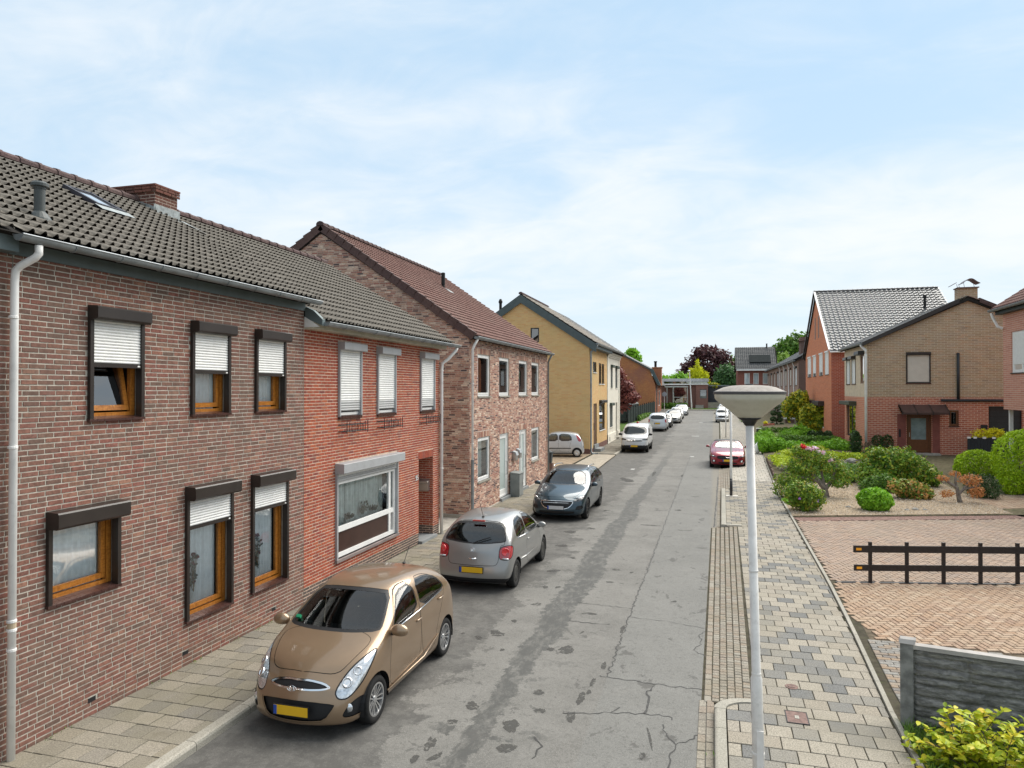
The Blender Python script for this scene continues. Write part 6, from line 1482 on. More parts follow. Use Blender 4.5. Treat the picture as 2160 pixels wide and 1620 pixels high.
def wheel(root, x, y, r_, w_, style, side, rimr=None):
    rr_ = rimr or r_*.68; s_ = 1 if y > 0 else -1; m = MB()
    prof = [(rr_*.98, -w_*.42), (rr_*1.06, -w_*.5), (r_*.93, -w_*.5), (r_*.99, -w_*.38), (r_, -w_*.2), (r_, w_*.2), (r_*.99, w_*.38), (r_*.93, w_*.5), (rr_*1.06, w_*.5), (rr_*.98, w_*.42)]
    m.lathe(prof, (x, y, r_), 32, 'y'); wh = m.build('wheel', rubber, root, True, False)
    m = MB(); o = s_*w_*.5; yy = lambda k: y+s_*(w_*.5+k)
    m.lathe([(rr_, s_*w_*.1), (rr_, s_*w_*.46), (rr_*.9, s_*w_*.46), (rr_*.88, s_*w_*.15)], (x, y, r_), 32, 'y')
    mt = rim_alloy
    if style[0] == 'spoke':
        n = style[1]
        for i in range(n):
            an = 2*pi*i/n+.3
            for da, wd in ((-.13, .05), (.13, .05)) if style[2] == 2 else ((0, .09),):
                a0, a1 = an+da*.3, an+da*2.2; c0, c1 = Vector((cos(a0), 0, sin(a0))), Vector((cos(a1), 0, sin(a1))); t0 = Vector((-sin(a0), 0, cos(a0))); t1 = Vector((-sin(a1), 0, cos(a1)))
                P0 = Vector((x, 0, r_)); hw = wd*rr_*1.0
                vs = [P0+c0*rr_*.16-t0*hw*.8, P0+c0*rr_*.16+t0*hw*.8, P0+c1*rr_*.92+t1*hw, P0+c1*rr_*.92-t1*hw]
                m.add([Vector((v.x, yy(-.035 if k < 2 else -.015), v.z)) for k, v in enumerate(vs)]+[Vector((v.x, yy(-.07), v.z)) for v in vs], [(0, 1, 2, 3), (0, 4, 5, 1), (1, 5, 6, 2), (2, 6, 7, 3), (3, 7, 4, 0)], .5)
        m.lathe([(0, s_*(w_*.5-.02)), (rr_*.2, s_*(w_*.5-.025)), (rr_*.24, s_*(w_*.5-.07))], (x, y, r_), 16, 'y')
    elif style[0] == 'cover':
        m.lathe([(rr_*.88, s_*w_*.3), (rr_*.8, s_*w_*.44), (rr_*.5, s_*w_*.48), (rr_*.2, s_*w_*.42), (0, s_*w_*.42)], (x, y, r_), 32, 'y'); mt = style[1]
        for i in range(8):
            an = 2*pi*i/8; m.blob((x+cos(an)*rr_*.65, yy(-.005), r_+sin(an)*rr_*.65), (rr_*.07, .004, rr_*.07), 6, 4)
    if style[0] == 'spoke' and len(style) > 3: mt = style[3]
    m.build('rim', mt, wh, False, False)
    m = MB(); m.lathe([(rr_*.9, s_*w_*.05), (0, s_*w_*.05)], (x, y, r_), 20, 'y'); m.build('brake', car_black, wh, False, False)
def build_car(name, label, cat, loc, rotz, p, group=None):
    root = thing(name, label, cat, loc, rotz, group); lev = p.get('lev', 3)
    b0_ = subdiv(*car_cage(p), lev); bm = Soup(b0_); b0_.free(); lay_ = None
    L_, W = p['L'], p['W']; pid = 1; parts = []
    body = p['paint']
    # wheel arches
    for wx in p['wheels']:
        ra = p['wr']+p.get('arch', .045); c = [(wx+ra*cos(2*pi*i/28), p['wr']+.01+ra*sin(2*pi*i/28)) for i in range(28)]
        for s_ in ('S+', 'S-'): carve(bm, PROJ[s_], c, 99, minn=.0)
    und = (bm.p == 0) & (bm.n[:, 2] < -.6) & (np.abs(bm.c[:, 1]) > W*.3)
    for wx in p['wheels']: bm.p[und & (np.abs(bm.c[:, 0]-wx) < p['wr']+.04)] = 99
    nm_cache = {}
    for op in p['ops']:
        nm, pj, poly, mat, push = op[:5]; opt = op[5] if len(op) > 5 else {}
        poly = [tuple(q) for q in (chaikin([Vector(q) for q in poly], opt.get('round', 2)) if opt.get('round', 2) else [Vector(q) for q in poly])]
        sides = {'S': ('S+', 'S-'), 'F': ('F',), 'R': ('R',), 'T': ('T',), 'F2': ('F',), 'R2': ('R',), 'O': ('O+', 'O-'), 'Q': ('Q+', 'Q-')}[pj]
        polys = []
        if pj in ('F2', 'R2'): polys = [('F' if pj == 'F2' else 'R', poly), ('F' if pj == 'F2' else 'R', [(-q[0], q[1]) for q in poly])]
        elif pj in ('O', 'Q'):
            ang = radians(opt.get('ang', 40)); sx = -1 if pj == 'O' else 1
            for s_ in (1, -1):
                d = Vector((sx*cos(ang), s_*sin(ang), opt.get('up', .35))).normalized(); a = Vector((0, 0, 1)).cross(d).normalized(); b = d.cross(a)
                polys.append(((d, a, b), [(Vector((q[0], s_*q[1], q[2])).dot(a), Vector((q[0], s_*q[1], q[2])).dot(b)) for q in poly]))
        else: polys = [(s_, poly) for s_ in sides]
        for pr, po in polys:
            pr = PROJ[pr] if isinstance(pr, str) else pr
            bx = opt.get('box')
            if opt.get('seal'):
                carve(bm, pr, po, pid, only={0}, minn=opt.get('minn', .12), box=bx); parts.append((pid, opt.get('sealname', 'seal'), opt.get('sealmat', car_trim), -.004)); sp = pid; pid += 1
                carve(bm, pr, offset2(po, opt['seal']), pid, only={sp}, minn=opt.get('minn', .12), box=bx)
            else: carve(bm, pr, po, pid, only=opt.get('only', {0}), minn=opt.get('minn', .12), box=bx)
            parts.append((pid, nm, mat, push)); pid += 1
    # thin shut lines: a narrow band round each outline becomes a recessed dark seam
    for (pj, poly, wd) in p.get('seams', []):
        for s_ in (('S+', 'S-') if pj == 'S' else (pj,)):
            po = [tuple(q) for q in chaikin([Vector(q) for q in poly], 2)]; inn = offset2(po, wd)
            carve(bm, PROJ[s_], po, pid, only={0}); carve(bm, PROJ[s_], inn, 0, only={pid}); parts.append((pid, 'seam', car_black, -.006)); pid += 1
    for pid_, nm, mat, push in parts: split_part(bm, lay_, pid_, nm, mat, root, push)
    lowz = p.get('lowz')
    if lowz:     # unpainted lower bumper / sill cladding
        bm.p[(bm.p == 0) & (bm.c[:, 2] < lowz)] = 901
        split_part(bm, lay_, 901, 'cladding', car_black, root)
    bo = split_part(bm, lay_, 0, 'body', body, root)
    # arch liners and floor
    m = MB()
    for wx in p['wheels']:
        for s_ in (1, -1):
            ra = p['wr']+p.get('arch', .045)+.01; K = 14; vs = []
            for i in range(K+1):
                an = -.25+(pi+.5)*i/K
                vs += [(wx+ra*cos(an), s_*(W/2-.03), p['wr']+ra*sin(an)), (wx+ra*cos(an), s_*(W/2-.36), p['wr']+ra*sin(an))]
            m.add(vs, [(2*i, 2*i+1, 2*i+3, 2*i+2) for i in range(K)]); m.add([(wx+ra*cos(-.25+(pi+.5)*i/K), s_*(W/2-.36), p['wr']+ra*sin(-.25+(pi+.5)*i/K)) for i in range(K+1)], [tuple(range(K+1))])
    m.box(.4, L_-.4, -W/2+.25, W/2-.25, p.get('zb', .19)-.02, p.get('zb', .19)+.08); m.build('underbody', car_black, root, False, False)
    for wx in p['wheels']:
        for s_ in (1, -1): wheel(root, wx, s_*(W/2-p.get('ww', .19)/2-.025), p['wr'], p.get('ww', .19), p['rim'], s_, p.get('rimr'))
    # cabin seen through the glass
    if lev >= 3:
        T = p['T']; ih = p.get('ihood', 3); xc, zc_ = T[ih][0], T[ih][1]; xs_ = T[ih+2][0]+.32; xr_ = T[ih+4][0]+.12 if len(T) > 9 else xs_+.8; hw = W*.24
        m = MB(); m.prism([(xc-.02, -W*.43, zc_-.09), (xc+.3, -W*.43, zc_-.02), (xc+.5, -W*.43, zc_-.1), (xc+.5, -W*.43, .4), (xc, -W*.43, .4)], (0, W*.86, 0)); m.build('dashboard', cabin_grey, root, False, False)
        m = MB(); m.box(xc, T[-3][0], -W*.44, W*.44, .33, .36); m.build('cabin_floor', cabin_grey, root, False, False)
        for (x, w_, ys_) in ((xs_, .23, (hw, -hw)), (xr_+.35, W*.4, (0,))):
            for y in ys_:
                m = MB(); m.blob((x+.08, y, .86), (.11, w_, .34), 12, 8); m.blob((x-.2, y, .52), (.28, w_, .12), 12, 7); m.build('seat', cabin_seat, root, True, False)
                for yy_ in ((y,) if len(ys_) == 2 else (hw, -hw)):
                    m = MB(); m.blob((x+.13, yy_, 1.2), (.055, .13, .085), 10, 7); m.build('headrest', cabin_seat, root, True, False)
        m = MB(); m.tube([(xc+.52+.05*sin(q), -hw+.18*cos(q), zc_-.08+.17*sin(q)) for q in np.linspace(0, 2*pi, 21)], .014, 6, caps=False); m.tube([(xc+.52, -hw-.16, zc_-.08), (xc+.52, -hw+.16, zc_-.08)], .018, 6); m.build('steering_wheel', cabin_grey, root, True, False)
    # mirrors
    if p.get('mirror'):
        mx, my, mz, sz = p['mirror']
        for s_ in (1, -1):
            m = MB(); m.blob((mx, s_*(my+.09), mz), (.06*sz, .105*sz, .072*sz), 14, 9); m.v = [(a_+(.02*sz if a_ > mx+.01 else 0)*0, b_, mz+max(-.05*sz, c_-mz)) if a_ < mx+.035*sz else (mx+.035*sz, b_, mz+max(-.05*sz, c_-mz)) for a_, b_, c_ in m.v]; m.build('mirror', p.get('mirror_mat', body), root, True, False)
            m = MB(); m.tube([(mx+.02, s_*(my-.06), mz-.06), (mx+.01, s_*(my+.05), mz-.045)], .022, 6); m.build('mirror_arm', car_trim, root, True, False)
    for (x, z) in p.get('handles', []):
        for s_ in (1, -1):
            m = MB(); y = s_*(W/2*.985+.012); m.tube([(x-.085, y-s_*.02, z), (x-.06, y, z+.004), (x+.06, y, z+.004), (x+.085, y-s_*.02, z)], .013, 6); m.build('handle', p.get('handle_mat', body), root, True, False)
    for side, x, z, mat, w_ in p.get('plates', []):
        m = MB(); d = -.012 if side == 'F' else .012
        m.box(min(x, x+d), max(x, x+d), -w_/2, w_/2, z-.055, z+.055); o = m.build('number_plate', mat, root, False, False)
        s_ = 1 if side == 'F' else -1   # blue strip at the reader's left
        m = MB(); a, b = sorted((s_*w_/2, s_*(w_/2-.045))); xx = x+d*1.08; m.box(min(xx, x+d*.9), max(xx, x+d*.9), a, b, z-.054, z+.054); m.build('country_strip', plate_blue, o, False, False)
        m = MB(); m.box(min(x, x+d*.5), max(x, x+d*.5), -w_/2-.012, w_/2+.012, z-.067, z+.067); m.build('plate_holder', car_black, o, False, False)
    return root

CR = [pi/2, -pi/2]     # front towards the camera / rear towards the camera
brown = paint('paint_brown', (.30, .208, .13), .6, .3)
silver = paint('paint_silver', (.31, .31, .302), .7, .36)
blue = paint('paint_blue', (.022, .046, .064), .55, .3)
white = paint('paint_white', (.56, .57, .575), 0, .35)
pearl = paint('paint_pearl', (.52, .51, .48), .15, .35)
lsilver = paint('paint_light_silver', (.52, .54, .56), .45, .35)
darkgrey = paint('paint_dark_grey', (.05, .048, .045), .5, .3)
red = paint('paint_red', (.23, .006, .018), .35, .28)

# ---------------- brown hatchback, front towards the camera
P1 = dict(L=3.6, W=1.6, zb=.14, zlow=(0, .13, .55), wr=.29, wheels=(.68, 3.06), ww=.18, rim=('spoke', 7, 2), rimr=.205, paint=brown, crown=.035, belt=(.92, 1.06), bow=(.17, .1),
    nose=[.03, -.02, -.02, .02, .06, .13], tail=[.08, .0, .0, .03, .05, .07], rb=.13,
    T=[(.13, .66, .80), (.32, .80, .84), (.62, .92, .86), (.92, 1.02, .88), (1.2, 1.22, .83), (1.55, 1.435, .75), (2.0, 1.49, .74), (2.55, 1.475, .73), (3.05, 1.40, .71), (3.3, 1.21, .76), (3.44, 1.0, .86), (3.53, .84, .88)],
    mirror=(1.1, .80, 1.03, 1.2), handles=[(1.98, .90), (2.82, .98)], plates=[('F', -.045, .365, plate_yellow, .46)],
    ops=[('windscreen', 'F', [(-.66, 1.045), (-.67, 1.09), (-.545, 1.40), (-.3, 1.425), (0, 1.432), (.3, 1.425), (.545, 1.40), (.67, 1.09), (.66, 1.045), (.3, 1.03), (0, 1.03), (-.3, 1.03)], car_glass, -.006, dict(seal=.028, box=lambda c: c.x < 1.8, round=1)),
         ('rear_window', 'R', [(-.56, 1.05), (-.5, 1.36), (.5, 1.36), (.56, 1.05)], car_glass, -.006, dict(seal=.03)),
         ('side_window', 'S', [(1.16, 1.0), (1.34, 1.2), (1.62, 1.395), (2.02, 1.425), (2.0, 1.02)], car_glass, -.007, dict(seal=.02, round=1, minn=.25)),
         ('side_window', 'S', [(2.09, 1.025), (2.11, 1.425), (2.55, 1.40), (2.86, 1.30), (3.05, 1.12), (2.9, 1.075)], car_glass, -.007, dict(seal=.02, round=1, minn=.25)),
         ('headlight', 'O', [(.1, .50, .60), (.03, .60, .53), (.10, .72, .53), (.34, .80, .68), (.72, .79, .93), (.68, .73, .935), (.36, .58, .80)], lamp_clear, -.004, dict(ang=38, up=.45, seal=.016, round=2, minn=.05)),
         ('grille', 'F', [(-.43, .60), (-.34, .575), (-.14, .568), (0, .575), (.14, .568), (.34, .575), (.43, .60), (.33, .65), (.14, .68), (0, .675), (-.14, .68), (-.33, .65)], car_black, -.012, dict(seal=.018, sealmat=chrome, sealname='grille_surround', round=1, minn=.0)),
         ('air_intake', 'F', [(-.50, .445), (-.51, .40), (-.40, .235), (-.2, .215), (.2, .215), (.40, .235), (.51, .40), (.50, .445), (.2, .475), (-.2, .475)], car_black, -.03, dict(seal=.016, sealmat=brown, sealname='intake_lip', round=1, minn=.0)),
         ('fog_lamp_recess', 'F2', [(.57, .27), (.63, .40), (.72, .48), (.765, .46), (.77, .32), (.72, .26)], car_black, -.015, dict(minn=-.1, box=lambda c: c.x < .6)),
         ('tail_light', 'R2', [(.6, .95), (.66, 1.2), (.74, 1.0), (.78, .8), (.66, .78)], lamp_red, -.002, dict(minn=.0, box=lambda c: c.x > 3))],
    seams=[('S', [(1.04, .30), (1.0, .55), (1.1, .98), (1.36, 1.24), (1.66, 1.44), (2.06, 1.45), (2.06, .30), (1.6, .27)], .007), ('S', [(2.066, .30), (2.066, 1.45), (2.6, 1.42), (3.08, 1.14), (2.9, .9), (2.66, .60), (2.6, .30)], .007), ('T', [(.2, .1), (.24, -.35), (.34, -.52), (.8, -.66), (.9, -.5), (.93, 0), (.9, .5), (.8, .66), (.34, .52), (.24, .35), (.2, -.1)], .007)])
c1 = build_car('hatchback_car', 'bronze-brown hatchback parked nose towards the camera beside the dark brick house', 'car', (-4.88, 7.55, 0), CR[0], P1)
for s_ in (1, -1):
    for (x, y, z, r_) in ((.235, .605, .655, .062), (.39, .665, .745, .054)):
        m = MB(); m.lathe([(r_, -.02), (r_*1.05, .0), (r_*.8, .008), (r_*.78, -.015), (r_*.5, -.02), (0, -.01)], (0, 0, 0), 18, 'x'); q = Matrix.Rotation(radians(-38*s_), 3, 'Z') @ Matrix.Rotation(radians(28), 3, 'Y')
        m.v = [tuple(q @ Vector((-v[0], v[1], v[2]))+Vector((x-.015, s_*y, z+.01))) for v in m.v]; m.build('headlight_lens', chrome, c1, True, False)
    m = MB(); m.lathe([(0, -.02), (.05, -.015), (.058, .0)], (.205, s_*.63, .37), 14, 'x'); m.build('fog_lamp', lamp_clear, c1, True, False)
    m = MB(); m.tube([(.95, s_*.5, 1.05), (.99, s_*.1-.05, 1.075)], .011, 5); m.build('wiper', car_black, c1, False, False)
    m = MB(); m.tube([(.95, s_*.79, .30), (2.1, s_*.815, .33), (2.68, s_*.80, .46)], .012, 6); m.build('sill_line', brown, c1, True, False)
    m = MB(); m.tube([(1.25, s_*.785, 1.01), (2.0, s_*.795, 1.035), (2.9, s_*.785, 1.09)], .009, 5); m.build('window_trim', chrome, c1, True, False)
def oval_badge(root, x, y, z, a, b, letters, nx=-1, mat=chrome):
    m = MB(); K = 20; vs = []
    for i in range(K):
        an = 2*pi*i/K; vs += [(x, y+a*cos(an), z+b*sin(an)), (x, y+a*.86*cos(an), z+b*.82*sin(an)), (x-nx*.004*-1, y+a*.93*cos(an), z+b*.91*sin(an))]
    m.add(vs, [q for i in range(K) for q in ((3*i, 3*((i+1) % K), 3*((i+1) % K)+2, 3*i+2), (3*i+2, 3*((i+1) % K)+2, 3*((i+1) % K)+1, 3*i+1))])
    for (u0, v0, u1, v1) in letters: m.tube([(x, y+a*u0, z+b*v0), (x, y+a*u1, z+b*v1)], .0042, 4)
    m.build('badge', mat, root, False, False)
_k = lambda u: -u      # reader's left is +y when seen from the front
oval_badge(c1, -.03, 0, .625, .066, .035, [(.5, -.5, .5, .5), (.5, .0, .24, .5), (.5, 0, .24, -.5), (.06, -.5, .06, .5), (-.12, -.5, -.32, .5), (-.32, .5, -.52, -.5)])
m = MB(); m.tube([(2.75, -.2, 1.5), (2.95, -.2, 1.72)], .005, 5); m.blob((2.75, -.2, 1.495), (.04, .025, .02), 8, 5); m.build('aerial', car_black, c1, False, False)
m = MB(); m.tube([(1.02, .54, 1.12), (1.02, .6, 1.12)], .03, 4); m.build('windscreen_sticker', plain('sticker_green', (.02, .25, .12), .5), c1, False, False)

# ---------------- silver hatchback, tail towards the camera
P2 = dict(L=3.92, W=1.66, zb=.17, wr=.295, wheels=(.80, 3.26), ww=.18, rim=('cover', rim_dark), rimr=.2, paint=silver, crown=.035, belt=(.93, 1.0), bow=(.15, .11),
    nose=[.08, .0, .0, .04, .08, .14], tail=[.05, -.01, .0, .05, .08, .1], rb=.17,
    T=[(.14, .66, .80), (.36, .78, .84), (.75, .88, .86), (1.1, .97, .88), (1.42, 1.2, .83), (1.78, 1.40, .74), (2.2, 1.465, .73), (2.75, 1.455, .72), (3.28, 1.375, .72), (3.52, 1.19, .79), (3.68, 1.0, .875), (3.80, .84, .90)],
    mirror=(1.33, .80, .985, 1.0), handles=[(2.32, .86)], plates=[('R', 3.925, .47, plate_yellow, .50)], handle_mat=silver,
    ops=[('windscreen', 'F', [(-.66, 1.0), (-.53, 1.38), (.53, 1.38), (.66, 1.0)], car_glass, -.006, dict(seal=.025, box=lambda c: c.x < 2)),
         ('rear_window', 'R', [(-.655, 1.015), (-.68, 1.06), (-.57, 1.335), (-.3, 1.362), (0, 1.366), (.3, 1.362), (.57, 1.335), (.68, 1.06), (.655, 1.015), (.3, .975), (0, .965), (-.3, .975)], car_glass, -.006, dict(seal=.028, round=1, box=lambda c: c.x > 3)),
         ('side_window', 'S', [(1.42, .97), (1.6, 1.18), (1.88, 1.37), (2.38, 1.405), (2.42, .99)], car_glass, -.007, dict(seal=.018, round=1, minn=.25)),
         ('side_window', 'S', [(2.47, .995), (2.44, 1.405), (2.9, 1.38), (3.12, 1.27), (3.2, 1.08), (3.14, 1.03)], car_glass, -.007, dict(seal=.018, round=1, minn=.25)),
         ('tail_light', 'Q', [(3.80, .56, .68), (3.76, .57, .93), (3.60, .73, .97), (3.50, .81, .92), (3.60, .82, .72), (3.76, .74, .66)], lamp_red, -.003, dict(ang=28, up=.1, seal=.014, round=2, minn=.0)),
         ('headlight', 'O', [(.12, .45, .6), (.1, .6, .56), (.3, .78, .6), (.5, .8, .75), (.3, .6, .76)], lamp_clear, -.004, dict(minn=.05)),
         ('bumper_band', 'R', [(-.8, .205), (-.8, .30), (.8, .30), (.8, .205)], car_black, -.004, dict(round=0, minn=-.3))],
    seams=[('S', [(1.2, .30), (1.2, .65), (1.3, .95), (1.6, 1.22), (1.9, 1.40), (2.42, 1.43), (2.48, .8), (2.44, .30)], .007), ('R', [(-.56, .56), (-.56, .95), (-.68, .97), (-.58, 1.36), (0, 1.39), (.58, 1.36), (.68, .97), (.56, .95), (.56, .56), (.3, .55), (-.3, .55)], .009)])
c2 = build_car('hatchback_car', 'silver-grey three-door hatchback with round red tail lights, parked tail towards the camera', 'car', (-4.86, 17.95, 0), CR[1], P2)
for s_ in (1, -1):
    m = MB(); m.lathe([(.078, -.02), (.082, .004), (.07, .01), (.066, .0), (.0, .012)], (0, 0, 0), 22, 'x'); q = Matrix.Rotation(radians(28*s_), 3, 'Z'); m.v = [tuple(q @ Vector(v)+Vector((3.735, s_*.69, .84))) for v in m.v]
    m.build('tail_light_ring', plain('lamp_red_bright', (.75, .02, .03), .1, .6, coat=1) if 'lamp_red_bright' not in MATS else MATS['lamp_red_bright'], c2, True, False)
    m = MB(); m.blob((3.76, s_*.69, .70), (.03, .09, .02), 8, 5); m.build('reversing_light', lamp_clear, c2, True, False)
    m = MB(); m.tube([(1.15, s_*.80, .50), (2.5, s_*.835, .52), (3.0, s_*.825, .54)], .014, 6); m.build('side_strip', silver, c2, True, False)
    m = MB(); m.tube([(1.45, s_*.80, .965), (2.4, s_*.812, .985), (3.15, s_*.80, 1.03)], .008, 5); m.build('window_trim', chrome, c2, True, False)
m = MB(); m.tube([(3.74, -.02, .985), (3.70, .18, 1.06), (3.66, .34, 1.105)], .012, 5); m.build('wiper', car_black, c2, False, False)
m = MB(); m.box(3.36, 3.42, -.14, .14, 1.385, 1.41); m.build('brake_light', lamp_red, c2, False, False)
m = MB(); m.tube([(3.1, 0, 1.43), (3.35, .0, 1.78)], .005, 5); m.blob((3.1, 0, 1.435), (.04, .03, .02), 8, 5); m.build('aerial', car_black, c2, False, False)
oval_badge(c2, 3.815, 0, .845, .058, .058, [(-.42, .72, -.2, -.05), (.42, .72, .2, -.05), (-.2, -.05, 0, .5), (.2, -.05, 0, .5), (-.62, .5, -.33, -.72), (.62, .5, .33, -.72), (-.33, -.72, 0, .05), (.33, -.72, 0, .05)], 1)
m = MB(); m.tube([(3.845, -.09, .69), (3.85, 0, .675), (3.845, .09, .69)], .02, 6); m.build('boot_handle', chrome, c2, True, False)

# ---------------- blue estate, front towards the camera
P3 = dict(L=4.67, W=1.83, zb=.17, wr=.325, wheels=(.92, 3.62), ww=.2, rim=('spoke', 5, 2, rim_dark), rimr=.235, paint=blue, crown=.035, belt=(.95, 1.05), bow=(.2, .12),
    nose=[.08, .01, .0, .03, .07, .15], tail=[.06, .0, .0, .05, .07, .1], rb=.2,
    T=[(.15, .70, .80), (.42, .82, .85), (.9, .93, .87), (1.35, 1.01, .88), (1.75, 1.24, .83), (2.2, 1.43, .74), (2.7, 1.485, .73), (3.4, 1.475, .72), (4.1, 1.41, .71), (4.34, 1.22, .78), (4.46, 1.03, .86), (4.56, .88, .88)],
    mirror=(1.62, .90, 1.03, 1.05), handles=[(2.5, .92), (3.4, .96)], plates=[('F', -.02, .46, plate_white, .52)],
    ops=[('windscreen', 'F', [(-.70, 1.05), (-.72, 1.09), (-.60, 1.40), (0, 1.435), (.60, 1.40), (.72, 1.09), (.70, 1.05), (.3, 1.03), (-.3, 1.03)], car_glass, -.006, dict(seal=.02, round=1, box=lambda c: c.x < 2.5)),
         ('rear_window', 'R', [(-.62, 1.06), (-.54, 1.36), (.54, 1.36), (.62, 1.06)], car_glass, -.006, dict(seal=.03)),
         ('side_window', 'S', [(1.75, 1.02), (2.05, 1.25), (2.35, 1.39), (2.75, 1.42), (2.74, 1.04)], car_glass, -.007, dict(seal=.02, round=1, minn=.25)),
         ('side_window', 'S', [(2.82, 1.04), (2.83, 1.42), (3.45, 1.405), (3.45, 1.06)], car_glass, -.007, dict(seal=.02, round=1, minn=.25)),
         ('side_window', 'S', [(3.52, 1.065), (3.52, 1.40), (3.95, 1.35), (4.15, 1.14), (4.05, 1.09)], car_glass, -.007, dict(seal=.02, round=1, minn=.25)),
         ('grille', 'F', [(-.54, .64), (-.50, .53), (-.36, .42), (0, .40), (.36, .42), (.50, .53), (.54, .64), (.45, .665), (0, .675), (-.45, .665)], car_black, -.015, dict(seal=.016, sealmat=chrome, sealname='grille_surround', round=1, minn=.0)),
         ('headlight', 'O', [(.12, .60, .66), (.1, .62, .72), (.3, .74, .79), (.62, .90, .84), (.5, .92, .76), (.25, .80, .665)], lamp_dark, -.004, dict(ang=35, up=.3, seal=.012, minn=.05)),
         ('air_intake', 'F', [(-.6, .33), (-.55, .26), (.55, .26), (.6, .33), (.4, .35), (-.4, .35)], car_black, -.02, dict(round=1, minn=.0)),
         ('side_intake', 'F2', [(.60, .38), (.64, .50), (.80, .52), (.82, .40)], car_black, -.02, dict(minn=-.1)),
         ('tail_light', 'R2', [(.6, .85), (.6, 1.02), (.85, 1.0), (.86, .85)], lamp_red, -.002, dict(minn=-.1, box=lambda c: c.x > 4.1)),
         ('roof_panel', 'T', [(2.25, -.52), (2.3, .0), (2.25, .52), (3.3, .54), (3.95, .5), (3.95, -.5), (3.3, -.54)], car_trim, .0, dict(round=1))],
    seams=[('S', [(1.5, .32), (1.52, .6), (1.62, .98), (2.0, 1.27), (2.36, 1.43), (2.78, 1.45), (2.78, .32)], .007), ('S', [(2.786, .32), (2.786, 1.45), (3.48, 1.43), (3.5, 1.05), (3.3, .6), (3.2, .32)], .007), ('T', [(.24, .1), (.3, -.45), (.5, -.66), (1.1, -.76), (1.3, -.6), (1.34, 0), (1.3, .6), (1.1, .76), (.5, .66), (.3, .45), (.24, -.1)], .008)])
c3 = build_car('estate_car', 'dark blue estate car parked nose towards the camera by the mottled brick house', 'car', (-4.86, 22.25, 0), CR[0], P3)
for s_ in (1, -1):
    m = MB(); m.tube([(2.5, s_*.60, 1.50), (2.65, s_*.615, 1.535), (3.2, s_*.62, 1.535), (3.85, s_*.60, 1.49), (4.0, s_*.585, 1.45)], .017, 6); m.build('roof_rail', chrome, c3, True, False)
    m = MB(); m.tube([(.28, s_*.66, .735), (.42, s_*.80, .77)], .022, 6); m.build('headlight_lens', chrome, c3, True, False)
    m = MB(); m.tube([(1.42, s_*.55, 1.05), (1.46, s_*.05, 1.08)], .011, 5); m.build('wiper', car_black, c3, False, False)
for z in (.46, .51, .56, .61):
    m = MB(); m.tube([(.045, -.44+abs(z-.56)*.6, z), (.01, 0, z), (.045, .44-abs(z-.56)*.6, z)], .007, 4); m.build('grille_bar', chrome if z > .6 else car_trim, c3, False, False)
oval_badge(c3, .0, 0, .61, .07, .03, [(-.5, 0, .5, 0), (-.2, -.4, .1, .4)])

# ---------------- white van
P4 = dict(L=4.4, W=1.85, zb=.2, wr=.32, wheels=(.88, 3.68), ww=.2, rim=('cover', rim_dark), paint=white, crown=.04, belt=(1.08, 1.12), bow=(.15, .08), lev=2, lowz=.52,
    nose=[.08, .0, .0, .02, .05, .12], tail=[.05, .0, .0, .02, .03, .05], rb=.12, ihood=3, itail=10,
    T=[(.10, .90, .86), (.28, 1.04, .89), (.6, 1.12, .90), (.85, 1.18, .90), (1.15, 1.48, .88), (1.5, 1.76, .85), (2.1, 1.86, .87), (2.9, 1.87, .87), (3.9, 1.85, .87), (4.25, 1.78, .88), (4.32, 1.2, .92), (4.36, 1.0, .92)], tw=[.90, .96, .99]+[1.0]*6+[.99, .98, .94],
    mirror=(1.0, .93, 1.2, 1.25), mirror_mat=car_black, handles=[(1.9, 1.0)], plates=[('F', -.03, .47, plate_yellow, .5)],
    ops=[('windscreen', 'F', [(-.79, 1.2), (-.73, 1.69), (0, 1.74), (.73, 1.69), (.79, 1.2), (0, 1.18)], car_glass_far, -.006, dict(seal=.03, round=1, box=lambda c: c.x < 2)),
         ('side_window', 'S', [(1.15, 1.15), (1.5, 1.6), (2.0, 1.66), (2.0, 1.15)], car_glass_far, -.007, dict(seal=.02, round=1, minn=.25)),
         ('headlight', 'O', [(.08, .55, .86), (.1, .58, .95), (.3, .8, 1.0), (.5, .9, .98), (.3, .9, .84)], lamp_dark, -.004, dict(seal=.012, minn=.05)),
         ('grille', 'F', [(-.55, .83), (-.5, .77), (.5, .77), (.55, .83), (.4, .87), (-.4, .87)], car_black, -.01, dict(round=1, minn=.0)),
         ('air_intake', 'F', [(-.75, .52), (-.72, .33), (.72, .33), (.75, .52)], car_black, -.01, dict(round=1, minn=-.2)),
         ('fog_lamp', 'F2', [(.68, .47), (.68, .54), (.76, .54), (.76, .47)], lamp_clear, .004, dict(minn=-.2, only={0}))],
    seams=[('S', [(1.1, .3), (1.1, 1.1), (1.5, 1.65), (2.06, 1.7), (2.06, .3)], .008)])
c4 = build_car('delivery_van', 'white delivery van with black lower bumper, parked nose towards the camera by the cream house', 'van', (-5.15, 48.1, 0), CR[0], P4)
for dz in (.80, .85):
    m = MB(); m.tube([(.02, -.5, dz+.03), (-.01, -.1, dz), (-.03, 0, dz+.06), (-.01, .1, dz), (.02, .5, dz+.03)], .012, 5); m.build('grille_bar', chrome, c4, False, False)
for s_ in (1, -1):
    m = MB(); m.tube([(.95, s_*.6, 1.2), (1.0, s_*.05, 1.24)], .012, 5); m.build('wiper', car_black, c4, False, False)
m = MB(); m.lathe([(.09, 0), (.09, .1), (.05, .14), (0, .14)], (2.6, 0, 1.86), 10); m.build('beacon', lamp_red, c4, False, False)

